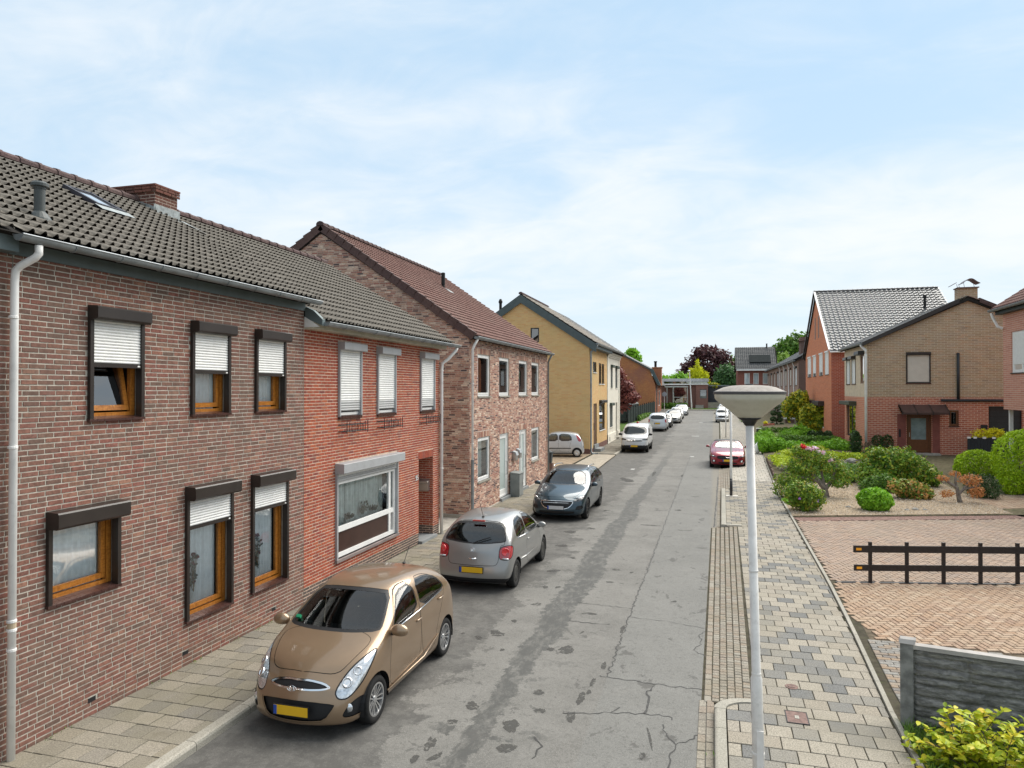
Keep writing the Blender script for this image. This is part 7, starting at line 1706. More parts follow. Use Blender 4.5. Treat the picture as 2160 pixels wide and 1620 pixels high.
# ---------------- red convertible on the right
P5 = dict(L=4.78, W=1.92, zb=.16, wr=.345, wheels=(.92, 3.64), ww=.24, rim=('spoke', 5, 1, rim_dark), paint=red, crown=.03, belt=(.92, .98), bow=(.2, .14),
    nose=[.1, .02, .0, .02, .05, .12], tail=[.08, .0, .0, .02, .04, .06], rb=.25,
    T=[(.12, .72, .80), (.45, .84, .84), (1.0, .93, .87), (1.62, .99, .88), (2.05, 1.2, .80), (2.45, 1.35, .68), (2.8, 1.39, .66), (3.2, 1.37, .65), (3.55, 1.26, .66), (3.8, 1.12, .75), (4.0, 1.0, .86), (4.6, .98, .86)],
    mirror=(1.95, .95, 1.06, 1.0), plates=[('F', -.02, .45, plate_yellow, .5)],
    ops=[('windscreen', 'F', [(-.72, 1.02), (-.56, 1.32), (0, 1.345), (.56, 1.32), (.72, 1.02), (0, 1.0)], car_glass, -.006, dict(seal=.028, round=1, box=lambda c: c.x < 2.7)),
         ('soft_top', 'T', [(2.4, -.68), (2.43, 0), (2.4, .68), (3.2, .72), (3.98, .68), (4.0, 0), (3.98, -.68), (3.2, -.72)], car_black, .006, dict(round=1, minn=.05, box=lambda c: c.z > 1.04)),
         ('side_window', 'S', [(2.1, 1.0), (2.45, 1.27), (3.1, 1.27), (3.3, 1.02)], car_glass, -.007, dict(seal=.015, round=1, minn=.2)),
         ('grille', 'F', [(-.56, .64), (-.5, .5), (.5, .5), (.56, .64), (.46, .69), (-.46, .69)], car_black, -.03, dict(seal=.012, sealmat=car_black, sealname='grille_frame', round=1, minn=.0)),
         ('headlight', 'O', [(.1, .64, .62), (.1, .64, .69), (.45, .88, .75), (.4, .92, .64)], lamp_dark, -.006, dict(seal=.012, minn=.0)),
         ('air_intake', 'F', [(-.5, .36), (-.45, .26), (.45, .26), (.5, .36)], car_black, -.02, dict(round=1, minn=.0)),
         ('fog_recess', 'F2', [(.62, .34), (.62, .46), (.82, .46), (.8, .34)], car_black, -.02, dict(minn=-.1)),
         ('splitter', 'F', [(-.9, .16), (-.9, .22), (.9, .22), (.9, .16)], car_black, .0, dict(round=0, minn=-.3))],
    seams=[('S', [(1.9, .3), (1.85, .7), (1.95, .97), (3.35, .97), (3.35, .5), (3.2, .3)], .008), ('T', [(.25, .1), (.3, -.45), (.5, -.66), (1.3, -.62), (1.58, -.6), (1.62, 0), (1.58, .6), (1.3, .62), (.5, .66), (.3, .45), (.25, -.1)], .01)])
c5 = build_car('convertible_car', 'dark red convertible with black soft top parked on the right', 'car', (.72, 39.7, .0), CR[0], P5)
for s_ in (1, -1):
    m = MB(); m.lathe([(0, -.02), (.05, -.015), (.055, .01)], (.1, s_*.71, .40), 12, 'x'); m.build('fog_lamp', lamp_clear, c5, True, False)
    m = MB(); m.tube([(.22, s_*.72, .665), (.36, s_*.84, .69)], .02, 6); m.build('headlight_lens', chrome, c5, True, False)
    m = MB(); m.tube([(1.66, s_*.55, 1.03), (1.72, s_*.05, 1.06)], .012, 5); m.build('wiper', car_black, c5, False, False)
m = MB(); m.tube([(-.02, -.1, .60), (-.03, .0, .61), (-.02, .09, .625)], .012, 5); m.tube([(-.02, .02, .60), (-.02, .07, .575)], .008, 4); m.build('badge', chrome, c5, False, False)

# ---------------- small white car in the yard (tail towards the street)
P6 = dict(L=3.41, W=1.48, zb=.18, wr=.27, wheels=(.58, 2.97), ww=.16, rim=('cover', rim_alloy), paint=lsilver, crown=.035, belt=(.92, .97), bow=(.12, .08), lev=3,
    nose=[.06, .0, .0, .03, .06, .1], tail=[.04, .0, .0, .03, .04, .06], rb=.1,
    T=[(.1, .68, .82), (.25, .80, .85), (.48, .9, .87), (.72, .98, .88), (1.0, 1.22, .86), (1.3, 1.46, .81), (1.75, 1.52, .81), (2.35, 1.51, .81), (2.98, 1.46, .80), (3.2, 1.2, .85), (3.27, 1.0, .88), (3.34, .84, .9)],
    mirror=(.95, .74, 1.0, .9), handles=[(1.8, .88), (2.5, .9)], plates=[('R', 3.42, .6, plate_yellow, .45)],
    ops=[('windscreen', 'F', [(-.6, 1.02), (-.5, 1.4), (.5, 1.4), (.6, 1.02)], car_glass, -.006, dict(seal=.025, box=lambda c: c.x < 1.6)),
         ('rear_window', 'R', [(-.56, 1.02), (-.5, 1.38), (.5, 1.38), (.56, 1.02)], car_glass, -.006, dict(seal=.025, box=lambda c: c.x > 2.8)),
         ('side_window', 'S', [(1.0, .96), (1.28, 1.38), (1.78, 1.43), (1.8, .97)], car_glass, -.007, dict(seal=.02, round=1, minn=.25)),
         ('side_window', 'S', [(1.87, .97), (1.86, 1.43), (2.5, 1.41), (2.66, 1.2), (2.64, 1.0)], car_glass, -.007, dict(seal=.02, round=1, minn=.25)),
         ('tail_light', 'Q', [(3.2, .58, .98), (3.05, .58, 1.36), (2.92, .66, 1.4), (3.0, .72, 1.1), (3.12, .76, .95)], lamp_red, -.002, dict(ang=55, up=.1, minn=.0)),
         ('side_moulding', 'S', [(.95, .50), (.95, .555), (2.6, .575), (2.6, .52)], car_black, .006, dict(round=0, minn=.3))],
    seams=[('S', [(.9, .3), (.9, .9), (1.3, 1.42), (1.82, 1.45), (1.82, .3)], .007), ('S', [(1.827, .3), (1.827, 1.45), (2.5, 1.43), (2.68, 1.1), (2.5, .6), (2.48, .3)], .007)])
c6 = build_car('small_car', 'small silver-white five-door car standing in the yard beside the yellow house', 'car', (-11.15, 43.6, .08), radians(8), P6)

# ---------------- cars farther up the street
def far_car(name, label, loc, rot, kind, pt, plate=None):
    z = gz(loc[1]); base = dict(P2) if kind == 'hatch' else dict(P3)
    P_ = dict(base); P_['lev'] = 2; P_['paint'] = pt; P_['seams'] = []; P_['rim'] = ('cover', rim_alloy)
    P_['plates'] = plate or []; P_['ops'] = [tuple(car_glass_far if x is car_glass else x for x in op) for op in P_['ops']]
    if kind == 'mpv':
        P_ = dict(P6); P_.update(lev=2, paint=pt, L=4.2, W=1.75, wr=.31, wheels=(.85, 3.5), seams=[], rim=('cover', rim_alloy), mirror=(1.2, .86, 1.1, 1.0), handles=[], plates=[('R', 4.21, .72, plate_yellow, .5)])
        P_['T'] = [(a*4.2/3.41, b*1.1, c) for a, b, c in P6['T']]; P_['belt'] = (1.02, 1.05)
        P_['ops'] = [('windscreen', 'F', [(-.7, 1.12), (-.58, 1.53), (.58, 1.53), (.7, 1.12)], car_glass_far, -.006, dict(seal=.03, box=lambda c: c.x < 2)),
            ('rear_window', 'R', [(-.68, 1.1), (-.6, 1.5), (.6, 1.5), (.68, 1.1)], car_glass_far, -.006, dict(seal=.03, box=lambda c: c.x > 3.4)),
            ('side_window', 'S', [(1.3, 1.1), (1.6, 1.48), (3.3, 1.52), (3.55, 1.3), (3.5, 1.12)], car_glass_far, -.007, dict(seal=.03, round=1, minn=.25)),
            ('tail_light', 'Q', [(4.05, .68, .78), (4.0, .68, 1.12), (3.8, .85, 1.1), (3.85, .88, .8)], lamp_red, -.002, dict(ang=40, up=.1, minn=.0))]
        P_['bow'] = (.12, .1)
    return build_car(name, label, 'car', (loc[0], loc[1], z), rot, P_, 'cars parked far up the street')
far_car('parked_car', 'silver people carrier parked tail towards the camera behind the white van', (-5.15, 72.9, 0), CR[1], 'mpv', lsilver)
far_car('parked_car', 'dark grey car just beyond the silver people carrier', (-4.95, 74.0, 0), CR[0], 'hatch', darkgrey)
far_car('parked_car', 'pearl white car, nearest of the three white cars far up on the left', (-4.45, 81.6, 0), CR[0], 'estate', pearl)
far_car('parked_car', 'middle one of the three white cars far up on the left', (-4.45, 90.2, 0), CR[0], 'hatch', white)
far_car('parked_car', 'white car at the far end of the row on the left', (-4.3, 99.5, 0), CR[0], 'estate', white)
far_car('parked_car', 'white car parked behind the old white hatchback on the right', (1.45, 104, 0), CR[0], 'hatch', white)
# old boxy white hatchback on the right
P7 = dict(L=3.66, W=1.5, zb=.22, wr=.29, wheels=(.62, 3.05), ww=.15, rim=('cover', rim_alloy), paint=white, crown=.03, belt=(.98, 1.0), bow=(.06, .06), lev=2,
    nose=[.1, .04, .02, .0, .02, .05], tail=[.05, .0, .0, .0, .02, .04], rb=.12,
    T=[(.05, .86, .80), (.3, .95, .82), (.7, 1.0, .83), (1.05, 1.04, .84), (1.25, 1.25, .80), (1.48, 1.46, .76), (1.9, 1.53, .78), (2.5, 1.54, .78), (3.1, 1.50, .77), (3.35, 1.25, .82), (3.5, 1.02, .88), (3.58, .9, .9)],
    mirror=(1.1, .74, 1.05, .8), mirror_mat=car_black, plates=[],
    ops=[('windscreen', 'F', [(-.58, 1.08), (-.54, 1.42), (.54, 1.42), (.58, 1.08)], car_glass_far, -.006, dict(seal=.03, box=lambda c: c.x < 1.7)),
         ('grille', 'F', [(-.56, .60), (-.56, .78), (.56, .78), (.56, .60)], car_black, -.01, dict(round=1, minn=.0)),
         ('side_window', 'S', [(1.3, 1.05), (1.5, 1.42), (2.9, 1.46), (3.15, 1.1)], car_glass_far, -.007, dict(seal=.03, round=1, minn=.25))])
c7 = build_car('old_hatchback_car', 'old boxy white hatchback with round headlights parked far up on the right', 'car', (.95, 84.4, gz(84.4)), CR[0], P7)
for s_ in (1, -1):
    m = MB(); m.lathe([(0, -.03), (.09, -.02), (.1, .02)], (.02, s_*.5, .69), 14, 'x'); m.build('headlight', lamp_clear, c7, True, False)
m = MB(); m.tube([(.02, -.7, .45), (-.06, -.55, .45), (-.06, .55, .45), (.02, .7, .45)], .05, 6); m.build('bumper', chrome, c7, True, False)
# ================================================================== planting
def leafmat(name, cols, rough=.55, trans=.25):
    cols = [(min(.8, c_[0]*1.95), min(.8, c_[1]*1.8), c_[2]*1.5) for c_ in cols]
    t = NT(name); c = t.ramp(t.rnd(), cols); n = t.noise(1.6, 4)
    c = t.mix(t.mr(n, .35, .7, 0, .45), c, cols[len(cols)//2])
    t.fin(c, rough, .3)
    tr = t.n('ShaderNodeBsdfTranslucent'); t.L.new(c, tr.inputs[0]); ms = t.n('ShaderNodeMixShader'); ms.inputs[0].default_value = trans
    t.L.new(t.b.outputs[0], ms.inputs[1]); t.L.new(tr.outputs[0], ms.inputs[2]); t.L.new(ms.outputs[0], t.N['Material Output'].inputs[0]); return t.m
leaf_mid = leafmat('leaf_mid', [(.025, .06, .012), (.04, .10, .014), (.065, .14, .02), (.10, .18, .025)])
leaf_bright = leafmat('leaf_bright', [(.05, .13, .01), (.08, .20, .012), (.12, .27, .015), (.16, .32, .03)])
leaf_lime = leafmat('leaf_lime', [(.10, .17, .01), (.16, .25, .012), (.25, .33, .02), (.32, .36, .03)])
leaf_dark = leafmat('leaf_dark', [(.012, .03, .012), (.02, .045, .015), (.03, .06, .02), (.04, .08, .025)])
leaf_purple = leafmat('leaf_purple', [(.022, .010, .016), (.035, .015, .022), (.05, .02, .028), (.075, .035, .035)])
leaf_plum = leafmat('leaf_plum', [(.05, .015, .02), (.08, .025, .03), (.12, .04, .04), (.15, .06, .06)])
leaf_tipped = leafmat('leaf_tipped', [(.02, .05, .012), (.032, .085, .012), (.055, .125, .016), (.10, .18, .018), (.17, .24, .02), (.22, .17, .04)])
leaf_yg = leafmat('leaf_yg', [(.03, .07, .015), (.06, .12, .018), (.15, .21, .02), (.30, .30, .02), (.42, .33, .03)])
leaf_orange = leafmat('leaf_orange', [(.18, .07, .03), (.27, .12, .05), (.34, .17, .08), (.22, .14, .04)])
leaf_yellow = leafmat('leaf_yellow', [(.5, .38, .01), (.65, .5, .02), (.4, .35, .02)])
leaf_box = leafmat('leaf_box', [(.10, .18, .008), (.16, .27, .01), (.21, .33, .012), (.27, .38, .02)])
leaf_pinkm = leafmat('flower_pink', [(.6, .18, .35), (.7, .3, .45), (.75, .45, .55)])
flower_purple = leafmat('flower_purple', [(.25, .12, .5), (.35, .2, .6)])
bark = plain('bark', (.10, .08, .065), .95, .1, var=.35, vscale=12, bump=.6, bscale=25)
bark_grey = plain('bark_grey', (.20, .17, .145), .95, .1, var=.35, vscale=12, bump=.6, bscale=25)

def leafy(name, parent, blobs, n, size, mat, seed=0, shell=.55, aspect=.55, out_bias=.6, droop=0., zmin=None, jag=.36, pts=None, kind=None):
    """many leaf-sized faces through the outer volume of a set of ellipsoids"""
    rs = np.random.RandomState(seed+3)
    B = np.array([[*b[0], *b[1]] for b in blobs], dtype=float); ww = (B[:, 3]*B[:, 4]+B[:, 3]*B[:, 5]+B[:, 4]*B[:, 5]); ww /= ww.sum()
    k = rs.choice(len(B), n, p=ww); d = rs.normal(size=(n, 3)); d /= np.linalg.norm(d, axis=1)[:, None]
    lump = 1+jag*(np.sin(d[:, 0]*5+k*1.7)*np.sin(d[:, 1]*6+k*2.3)+.6*np.sin(d[:, 2]*9+k)*np.sin(d[:, 0]*11))*.6
    rad = (shell+(1-shell)*rs.random_sample(n)**.45)*lump+rs.normal(size=n)*jag*.12
    c = B[k, :3]+d*rad[:, None]*B[k, 3:]
    # leaves buried deep inside another ellipsoid are dropped
    keep = np.ones(n, bool)
    for b in B:
        q = (((c-b[:3])/b[3:])**2).sum(1); keep &= q > .22
    if zmin is not None: keep &= c[:, 2] > zmin
    c, d = c[keep], d[keep]; n = len(c)
    nn = d*out_bias+rs.normal(size=(n, 3))*.55+np.array([0, 0, .35]); nn /= np.linalg.norm(nn, axis=1)[:, None]
    t = np.cross(nn, rs.normal(size=(n, 3))); t[:, 2] -= droop; t /= np.linalg.norm(t, axis=1)[:, None]; b = np.cross(nn, t)
    s = size*rs.uniform(.4, 1.55, n)[:, None]
    V = np.stack([c-t*s, c+b*s*aspect+nn*s*.12, c+t*s, c-b*s*aspect+nn*s*.12], 1).reshape(-1, 3)
    me = bpy.data.meshes.new(name); me.vertices.add(4*n); me.vertices.foreach_set('co', V.astype(np.float32).ravel())
    me.loops.add(4*n); me.loops.foreach_set('vertex_index', np.arange(4*n, dtype=np.int32)); me.polygons.add(n); me.polygons.foreach_set('loop_start', np.arange(0, 4*n, 4, dtype=np.int32)); me.polygons.foreach_set('loop_total', np.full(n, 4, dtype=np.int32))
    me.materials.append(mat); a = me.attributes.new('rnd', 'FLOAT', 'FACE'); a.data.foreach_set('value', (rs.random_sample(n)*.98).astype(np.float32)); me.update(calc_edges=True)
    o = link(name, me, parent)
    if kind: o['kind'] = kind
    return o
def shrub(name, label, cat, blobs, n, size, mat, seed=0, stems=4, group=None, **k):
    b0 = blobs[0]; base = Vector((b0[0][0], b0[0][1], min(b[0][2]-b[1][2] for b in blobs)))
    t = thing(name, label, cat, base, 0, group); leafy('foliage', t, blobs, n, size, mat, seed, **k)
    if stems:
        m = MB(); rr = random.Random(seed)
        for i in range(stems):
            b = blobs[i % len(blobs)]; e = Vector(b[0])+Vector((rr.uniform(-.5, .5)*b[1][0], rr.uniform(-.5, .5)*b[1][1], rr.uniform(-.2, .5)*b[1][2])); s_ = Vector((base.x+rr.uniform(-.08, .08), base.y+rr.uniform(-.08, .08), base.z-.05))
            m.tube([s_, (s_+e)/2+Vector((rr.uniform(-.1, .1), rr.uniform(-.1, .1), .05)), e], [.03, .022, .008], 6)
        m.build('stem', bark, t)
    return t
def hedge(name, label, x0, x1, y0, y1, z0, z1, n, size, mat, seed=0):
    t = thing(name, label, 'hedge', ((x0+x1)/2, (y0+y1)/2, z0)); rs = random.Random(seed); bl = []
    L_ = max(x1-x0, y1-y0); k = max(2, int(L_/.45))
    for i in range(k):
        f = (i+.5)/k; c = ((x0+(x1-x0)*f, (y0+y1)/2, (z0+z1)/2) if x1-x0 > y1-y0 else ((x0+x1)/2, y0+(y1-y0)*f, (z0+z1)/2))
        r_ = (.36, (y1-y0)/2, (z1-z0)/2) if x1-x0 > y1-y0 else ((x1-x0)/2, .36, (z1-z0)/2); bl.append((c, r_))
    leafy('foliage', t, bl, n, size, mat, seed, shell=.7, jag=.08, zmin=z0)
    m = MB()
    for b in bl: m.tube([(b[0][0], b[0][1], z0-.05), (b[0][0], b[0][1], b[0][2])], .03, 5)
    m.build('stem', bark, t); return t
def tree(name, label, base, trunk_h, blobs, n, size, mat, tr=.2, seed=0, cat='tree', bmat=None, **k):
    t = thing(name, label, cat, base); rr = random.Random(seed); m = MB(); b = Vector(base); top = b+Vector((0, 0, trunk_h))
    m.tube([b-Vector((0, 0, .2)), b+Vector((.05, 0, trunk_h*.5)), top], [tr*1.3, tr, tr*.75], 8); m.build('trunk', bmat or bark, t)
    m = MB()
    for bl in blobs:
        for q in range(3):
            e = Vector(bl[0])+Vector((rr.uniform(-.6, .6)*bl[1][0], rr.uniform(-.6, .6)*bl[1][1], rr.uniform(-.4, .6)*bl[1][2])); s_ = b+Vector((0, 0, trunk_h*rr.uniform(.6, 1)))
            m.tube([s_, s_*.5+e*.5+Vector((rr.uniform(-.3, .3), rr.uniform(-.3, .3), .2)), e], [tr*.5, tr*.3, tr*.08], 5)
    m.build('branch', bmat or bark, t); leafy('crown', t, blobs, n, size, mat, seed, **k); return t

# ---- gravel garden
Z0 = PZ+.02
rh = thing('rhododendron', 'gnarled rhododendron with grey twisted trunk and pink blossom beside the pavement', 'shrub', (4.1, 29.3, Z0))
m = MB()
for path, r_ in [([(4.12, 29.3, 0), (4.05, 29.25, .35), (3.75, 29.2, .75), (3.4, 29.3, 1.1), (3.1, 29.4, 1.6)], [.13, .1, .08, .06, .03]), ([(4.05, 29.25, .3), (4.35, 29.3, .7), (4.5, 29.4, 1.2), (4.4, 29.4, 1.5)], [.09, .07, .05, .03]), ([(3.85, 29.22, .6), (3.5, 29.1, .75), (3.0, 29.0, .8), (2.6, 29.0, .95)], [.06, .05, .04, .02]), ([(4.1, 29.3, .2), (4.0, 29.5, .8), (3.9, 29.6, 1.5)], [.07, .05, .03])]:
    m.tube([Vector(p)+Vector((0, 0, Z0)) for p in path], r_, 8)
m.build('trunk', bark_grey, rh)
BL = [((2.75, 29.0, .8), (.5, .5, .3)), ((2.6, 28.8, .45), (.45, .4, .3)), ((3.2, 29.4, 1.25), (.55, .6, .4)), ((3.7, 29.5, 1.65), (.55, .6, .35)), ((4.3, 29.5, 1.35), (.5, .5, .35)), ((4.75, 29.4, 1.0), (.4, .4, .3)), ((3.2, 29.5, 1.85), (.35, .4, .25)), ((4.55, 29.2, .75), (.4, .4, .22)), ((3.5, 29.3, .95), (.4, .4, .25))]
leafy('foliage', rh, BL, 7500, .055, leaf_tipped, 5, shell=.35, aspect=.38)
leafy('blossom', rh, [((3.6, 29.3, 1.98), (.26, .2, .08)), ((3.95, 29.25, 1.84), (.16, .15, .08)), ((4.25, 29.2, 1.55), (.07, .07, .07))], 130, .05, leaf_pinkm, 6, aspect=.8)
leafy('red_blossom', rh, [((3.3, 29.3, 2.05), (.1, .1, .08))], 60, .045, leafmat('flower_red', [(.5, .01, .02), (.6, .03, .05)]), 7, aspect=.8)
sh1 = shrub('rhododendron', 'rounded dark green rhododendron bush at the pavement edge with one lilac flower', 'shrub', [((2.95, 25.85, .62), (.58, .55, .50)), ((2.75, 25.7, .75), (.4, .4, .38)), ((3.15, 25.9, .55), (.42, .45, .42))], 5200, .055, leaf_tipped, 8, aspect=.38, shell=.5)
leafy('flower', sh1, [((3.28, 25.42, .55), (.06, .04, .05)), ((2.75, 25.3, .62), (.04, .03, .03))], 40, .03, flower_purple, 9, aspect=.8)
shrub('round_shrub', 'bright green round bush in the middle of the gravel bed', 'shrub', [((5.27, 26.65, .48), (.52, .5, .40))], 3600, .06, leaf_bright, 11, shell=.72, jag=.1, aspect=.75)
shrub('pieris_bush', 'large green bush with reddish young shoots in front of the tan house door', 'shrub', [((7.0, 33.6, .85), (.95, .9, .75)), ((8.0, 33.9, .8), (.95, .9, .7)), ((6.5, 33.2, .55), (.65, .7, .5)), ((7.5, 33.4, 1.3), (.8, .7, .5)), ((8.7, 33.8, .5), (.6, .6, .45)), ((6.8, 33.8, 1.35), (.6, .6, .42))], 11000, .065, leaf_tipped, 12, shell=.45, stems=6)
shrub('pieris_bush', 'low bush with orange-tipped leaves at the back of the gravel bed', 'shrub', [((7.1, 29.9, .45), (.6, .5, .38)), ((6.75, 29.7, .6), (.4, .4, .3)), ((7.5, 29.9, .35), (.4, .4, .3))], 3800, .055, leafmat('leaf_orangetip', [(.03, .07, .015), (.06, .12, .02), (.12, .2, .03), (.3, .13, .06), (.35, .2, .08)]), 13, shell=.4)
mp = thing('japanese_maple', 'small twisted orange-leaved maple with pale bare trunk on the gravel', 'tree', (8.58, 29.3, Z0)); m = MB()
for path, r_ in [([(8.6, 29.3, 0), (8.55, 29.3, .25), (8.5, 29.3, .55), (8.2, 29.3, .75), (8.0, 29.3, .95)], [.09, .075, .065, .05, .02]), ([(8.55, 29.3, .3), (8.75, 29.3, .55), (8.95, 29.35, .85), (8.9, 29.3, 1.1)], [.06, .05, .04, .02]), ([(8.5, 29.3, .5), (8.45, 29.3, .8), (8.5, 29.35, 1.15)], [.05, .04, .02]), ([(8.75, 29.3, .5), (9.1, 29.3, .6), (9.25, 29.3, .7)], [.04, .03, .015]), ([(8.2, 29.3, .75), (8.05, 29.2, .7), (7.95, 29.2, .8)], [.03, .025, .012])]: m.tube([Vector(p)+Vector((0, 0, Z0)) for p in path], r_, 8)
m.build('trunk', bark_grey, mp); leafy('crown', mp, [((8.05, 29.3, 1.0), (.22, .25, .12)), ((8.95, 29.4, .95), (.38, .35, .22)), ((9.1, 29.3, .55), (.28, .3, .25)), ((8.15, 29.2, .45), (.25, .25, .14)), ((8.5, 29.5, 1.15), (.2, .2, .1))], 1500, .045, leaf_orange, 14, shell=.2, aspect=.35)
shrub('conifer_bush', 'dark green low conifer bush right of the orange maple', 'shrub', [((9.95, 30.8, .5), (.42, .42, .5)), ((9.6, 31.0, .6), (.35, .35, .42))], 2600, .06, leaf_dark, 15, shell=.6, aspect=.25)
shrub('dark_bush', 'dark green bush below the large bush at the gravel', 'shrub', [((6.6, 31.6, .4), (.6, .5, .45)), ((6.1, 31.8, .3), (.4, .4, .35))], 3000, .05, leaf_mid, 16, shell=.5)
cn1 = shrub('clipped_conifer', 'tall bright green clipped conifer at the right edge', 'shrub', [((11.7, 32.6, 1.4), (1.0, .95, 1.25)), ((12.4, 32.8, 1.3), (1.0, 1.0, 1.3)), ((11.3, 32.2, .6), (.5, .5, .5))], 12000, .07, leaf_box, 17, shell=.86, jag=.05, aspect=.3, out_bias=.3, stems=2)
shrub('clipped_conifer', 'low rounded bright green clipped conifer left of the tall one', 'shrub', [((11.9, 38.1, .72), (.9, .8, .7)), ((12.5, 38.2, .6), (.7, .7, .6)), ((11.4, 38.0, .55), (.5, .6, .5))], 7000, .065, leaf_box, 18, shell=.86, jag=.05, aspect=.3, out_bias=.3, stems=2)
hedge('box_hedge', 'small dark clipped hedge against the tan house wall', 8.9, 9.9, 45.2, 45.7, .6, 1.65, 1600, .05, leaf_dark, 19)
shrub('grass_clump', 'round tuft of fine green grass behind the rhododendron', 'shrub', [((5.6, 34.5, .5), (.65, .6, .42))], 2600, .11, leaf_mid, 20, shell=.4, aspect=.1, stems=0)
shrub('dark_shrub', 'dark upright shrub at the corner of the tan house', 'shrub', [((8.0, 45.5, 1.1), (.3, .4, .75))], 1600, .06, leaf_dark, 21)
shrub('purple_shrub', 'small reddish-purple shrub at the corner of the tan house', 'shrub', [((8.5, 44.6, .75), (.35, .3, .55))], 900, .05, leafmat('leaf_dull', [(.08, .06, .05), (.12, .09, .07), (.06, .07, .04)]), 22, shell=.2)
# ground cover at the pavement edge
shrub('ground_cover', 'bright green ground cover creeping at the garden edge beside the pavement', 'ground cover', [((2.75, 27.6, .16), (.3, .9, .12)), ((2.9, 28.6, .2), (.3, .6, .15))], 1500, .04, leaf_bright, 23, stems=0, zmin=.1)
shrub('ground_cover', 'yellow-green low cover behind the timber edging of the front garden', 'ground cover', [((3.5, 41, .5), (.6, 1.6, .2)), ((3.6, 38.5, .45), (.6, 1.2, .16)), ((4.8, 39.6, .5), (.6, .8, .15))], 3600, .05, leaf_lime, 24, stems=0, zmin=.2)
shrub('lavender', 'purple-flowered cushion plant at the timber edging', 'flowers', [((3.4, 36.6, .42), (.4, .5, .18))], 900, .035, leafmat('leaf_lav', [(.06, .09, .04), (.1, .12, .06), (.16, .12, .22)]), 25, stems=0)
te = thing('timber_edging', 'brown timber edging holding up the front garden bed along the pavement', 'edging', (2.75, 37, PZ))
for y in np.arange(34.2, 43.6, .62):
    m = MB(); m.prism([(swR(y)+.09, y, PZ-.05), (swR(y)+.15, y, PZ-.05), (swR(y+.6)+.15, y+.6, PZ-.05), (swR(y+.6)+.09, y+.6, PZ-.05)], (0, 0, .3+.03*sin(y*3))); m.build('board', plain('edging_wood', (.10, .07, .055), .9, .15, var=.3) if 'edging_wood' not in MATS else MATS['edging_wood'], te)
shrub('ground_cover', 'mixed green perennials in the middle of the front garden of the tan house', 'ground cover', [((4.6, 36.5, .4), (.8, .8, .25)), ((5.6, 37.4, .45), (.8, .7, .22)), ((6.8, 37.2, .45), (.9, .7, .25)), ((4.4, 34.2, .25), (.7, .6, .2))], 4200, .06, leaf_mid, 70, stems=0, zmin=.15)
shrub('ground_cover', 'low lime-green cushion plants before the wall of the tan house', 'ground cover', [((6.2, 43, .6), (.9, .8, .2)), ((7.4, 42.6, .6), (.8, .7, .2)), ((4.6, 44.5, .55), (.9, .9, .22)), ((5.6, 46.5, .6), (1.0, .8, .25))], 4200, .06, leaf_lime, 71, stems=0, zmin=.3)
shrub('ground_cover', 'green planting along the front of the tan house', 'ground cover', [((7.6, 49, .75), (.7, 1.6, .4)), ((6.6, 49.5, .65), (.8, 1.2, .25)), ((5.0, 50.5, .6), (.9, .9, .25))], 3600, .07, leaf_bright, 72, stems=0, zmin=.3)
# stones in the gravel and rockery
for i, (x, y, s_) in enumerate([(4.5, 27.0, .1), (6.3, 26.9, .09), (6.6, 27.05, .12), (6.9, 27.1, .08), (5.0, 39.5, .3), (5.6, 40.2, .35), (6.4, 39.9, .25), (7.0, 41.0, .3), (5.9, 38.8, .22), (7.5, 40.2, .26)]):
    m = MB(); m.blob((x, y, garden_z(x, y)+s_*.25), (s_, s_*.75, s_*.5), 9, 6, .16)
    o = m.build('stone', plain('stone_mat', (.3, .285, .26), .9, .15, var=.3, vscale=10) if 'stone_mat' not in MATS else MATS['stone_mat'])
    setp(o, ['dark flat stone beside the rhododendron trunk on the gravel', 'small dark stone next to the round green bush on the gravel', 'largest of the dark flat stones right of the round green bush', 'small dark stone farthest right of the round green bush', 'large pale boulder at the left of the rockery before the tan house', 'largest pale boulder in the middle of the rockery', 'pale rockery boulder right of the largest one', 'pale rockery boulder farthest back by the tan house', 'smallest pale boulder at the front of the rockery', 'pale rockery boulder farthest to the right'][i], 'stone', 'stones on the gravel' if i < 4 else 'rockery stones')
# hedges and beds farther along the right
hedge('clipped_hedge', 'low clipped green hedge beside the pavement behind the red convertible', 2.85, 4.4, 48.0, 49.4, .15, 1.15, 4200, .06, leaf_bright, 26)
hedge('clipped_hedge', 'long green hedge running to the tan house front', 4.4, 8.2, 52.5, 53.4, .4, 1.1, 4200, .06, leaf_mid, 27)
hedge('clipped_hedge', 'square-cut dark hedge before the orange-red house', 3.6, 6.6, 63.6, 64.6, .35, 1.1, 3600, .06, leaf_mid, 28)
shrub('tall_grass', 'bright green tall grass clump at the pavement near the white bag', 'grass', [((3.6, 54, .75), (.8, 1.2, .6)), ((3.2, 52, .6), (.5, .8, .5))], 2600, .16, leaf_bright, 29, shell=.3, aspect=.12, stems=0)
shrub('tall_grass', 'bright green grass clump in front of the square-cut hedge', 'grass', [((5.4, 56, .8), (.8, .8, .55))], 1800, .15, leaf_bright, 30, shell=.3, aspect=.12, stems=0)
tree('photinia', 'tall yellow-tipped evergreen bush left of its neighbour before the orange-red house', (7.0, 66, .4), 1.2, [((7.0, 66, 3.0), (1.1, 1.1, .9)), ((6.4, 66, 2.6), (.7, .7, .9)), ((7.5, 66, 2.3), (.9, .9, 1.0)), ((7.2, 66, 3.6), (.7, .7, .6))], 5200, .12, leaf_yg, .08, 31, shell=.4)
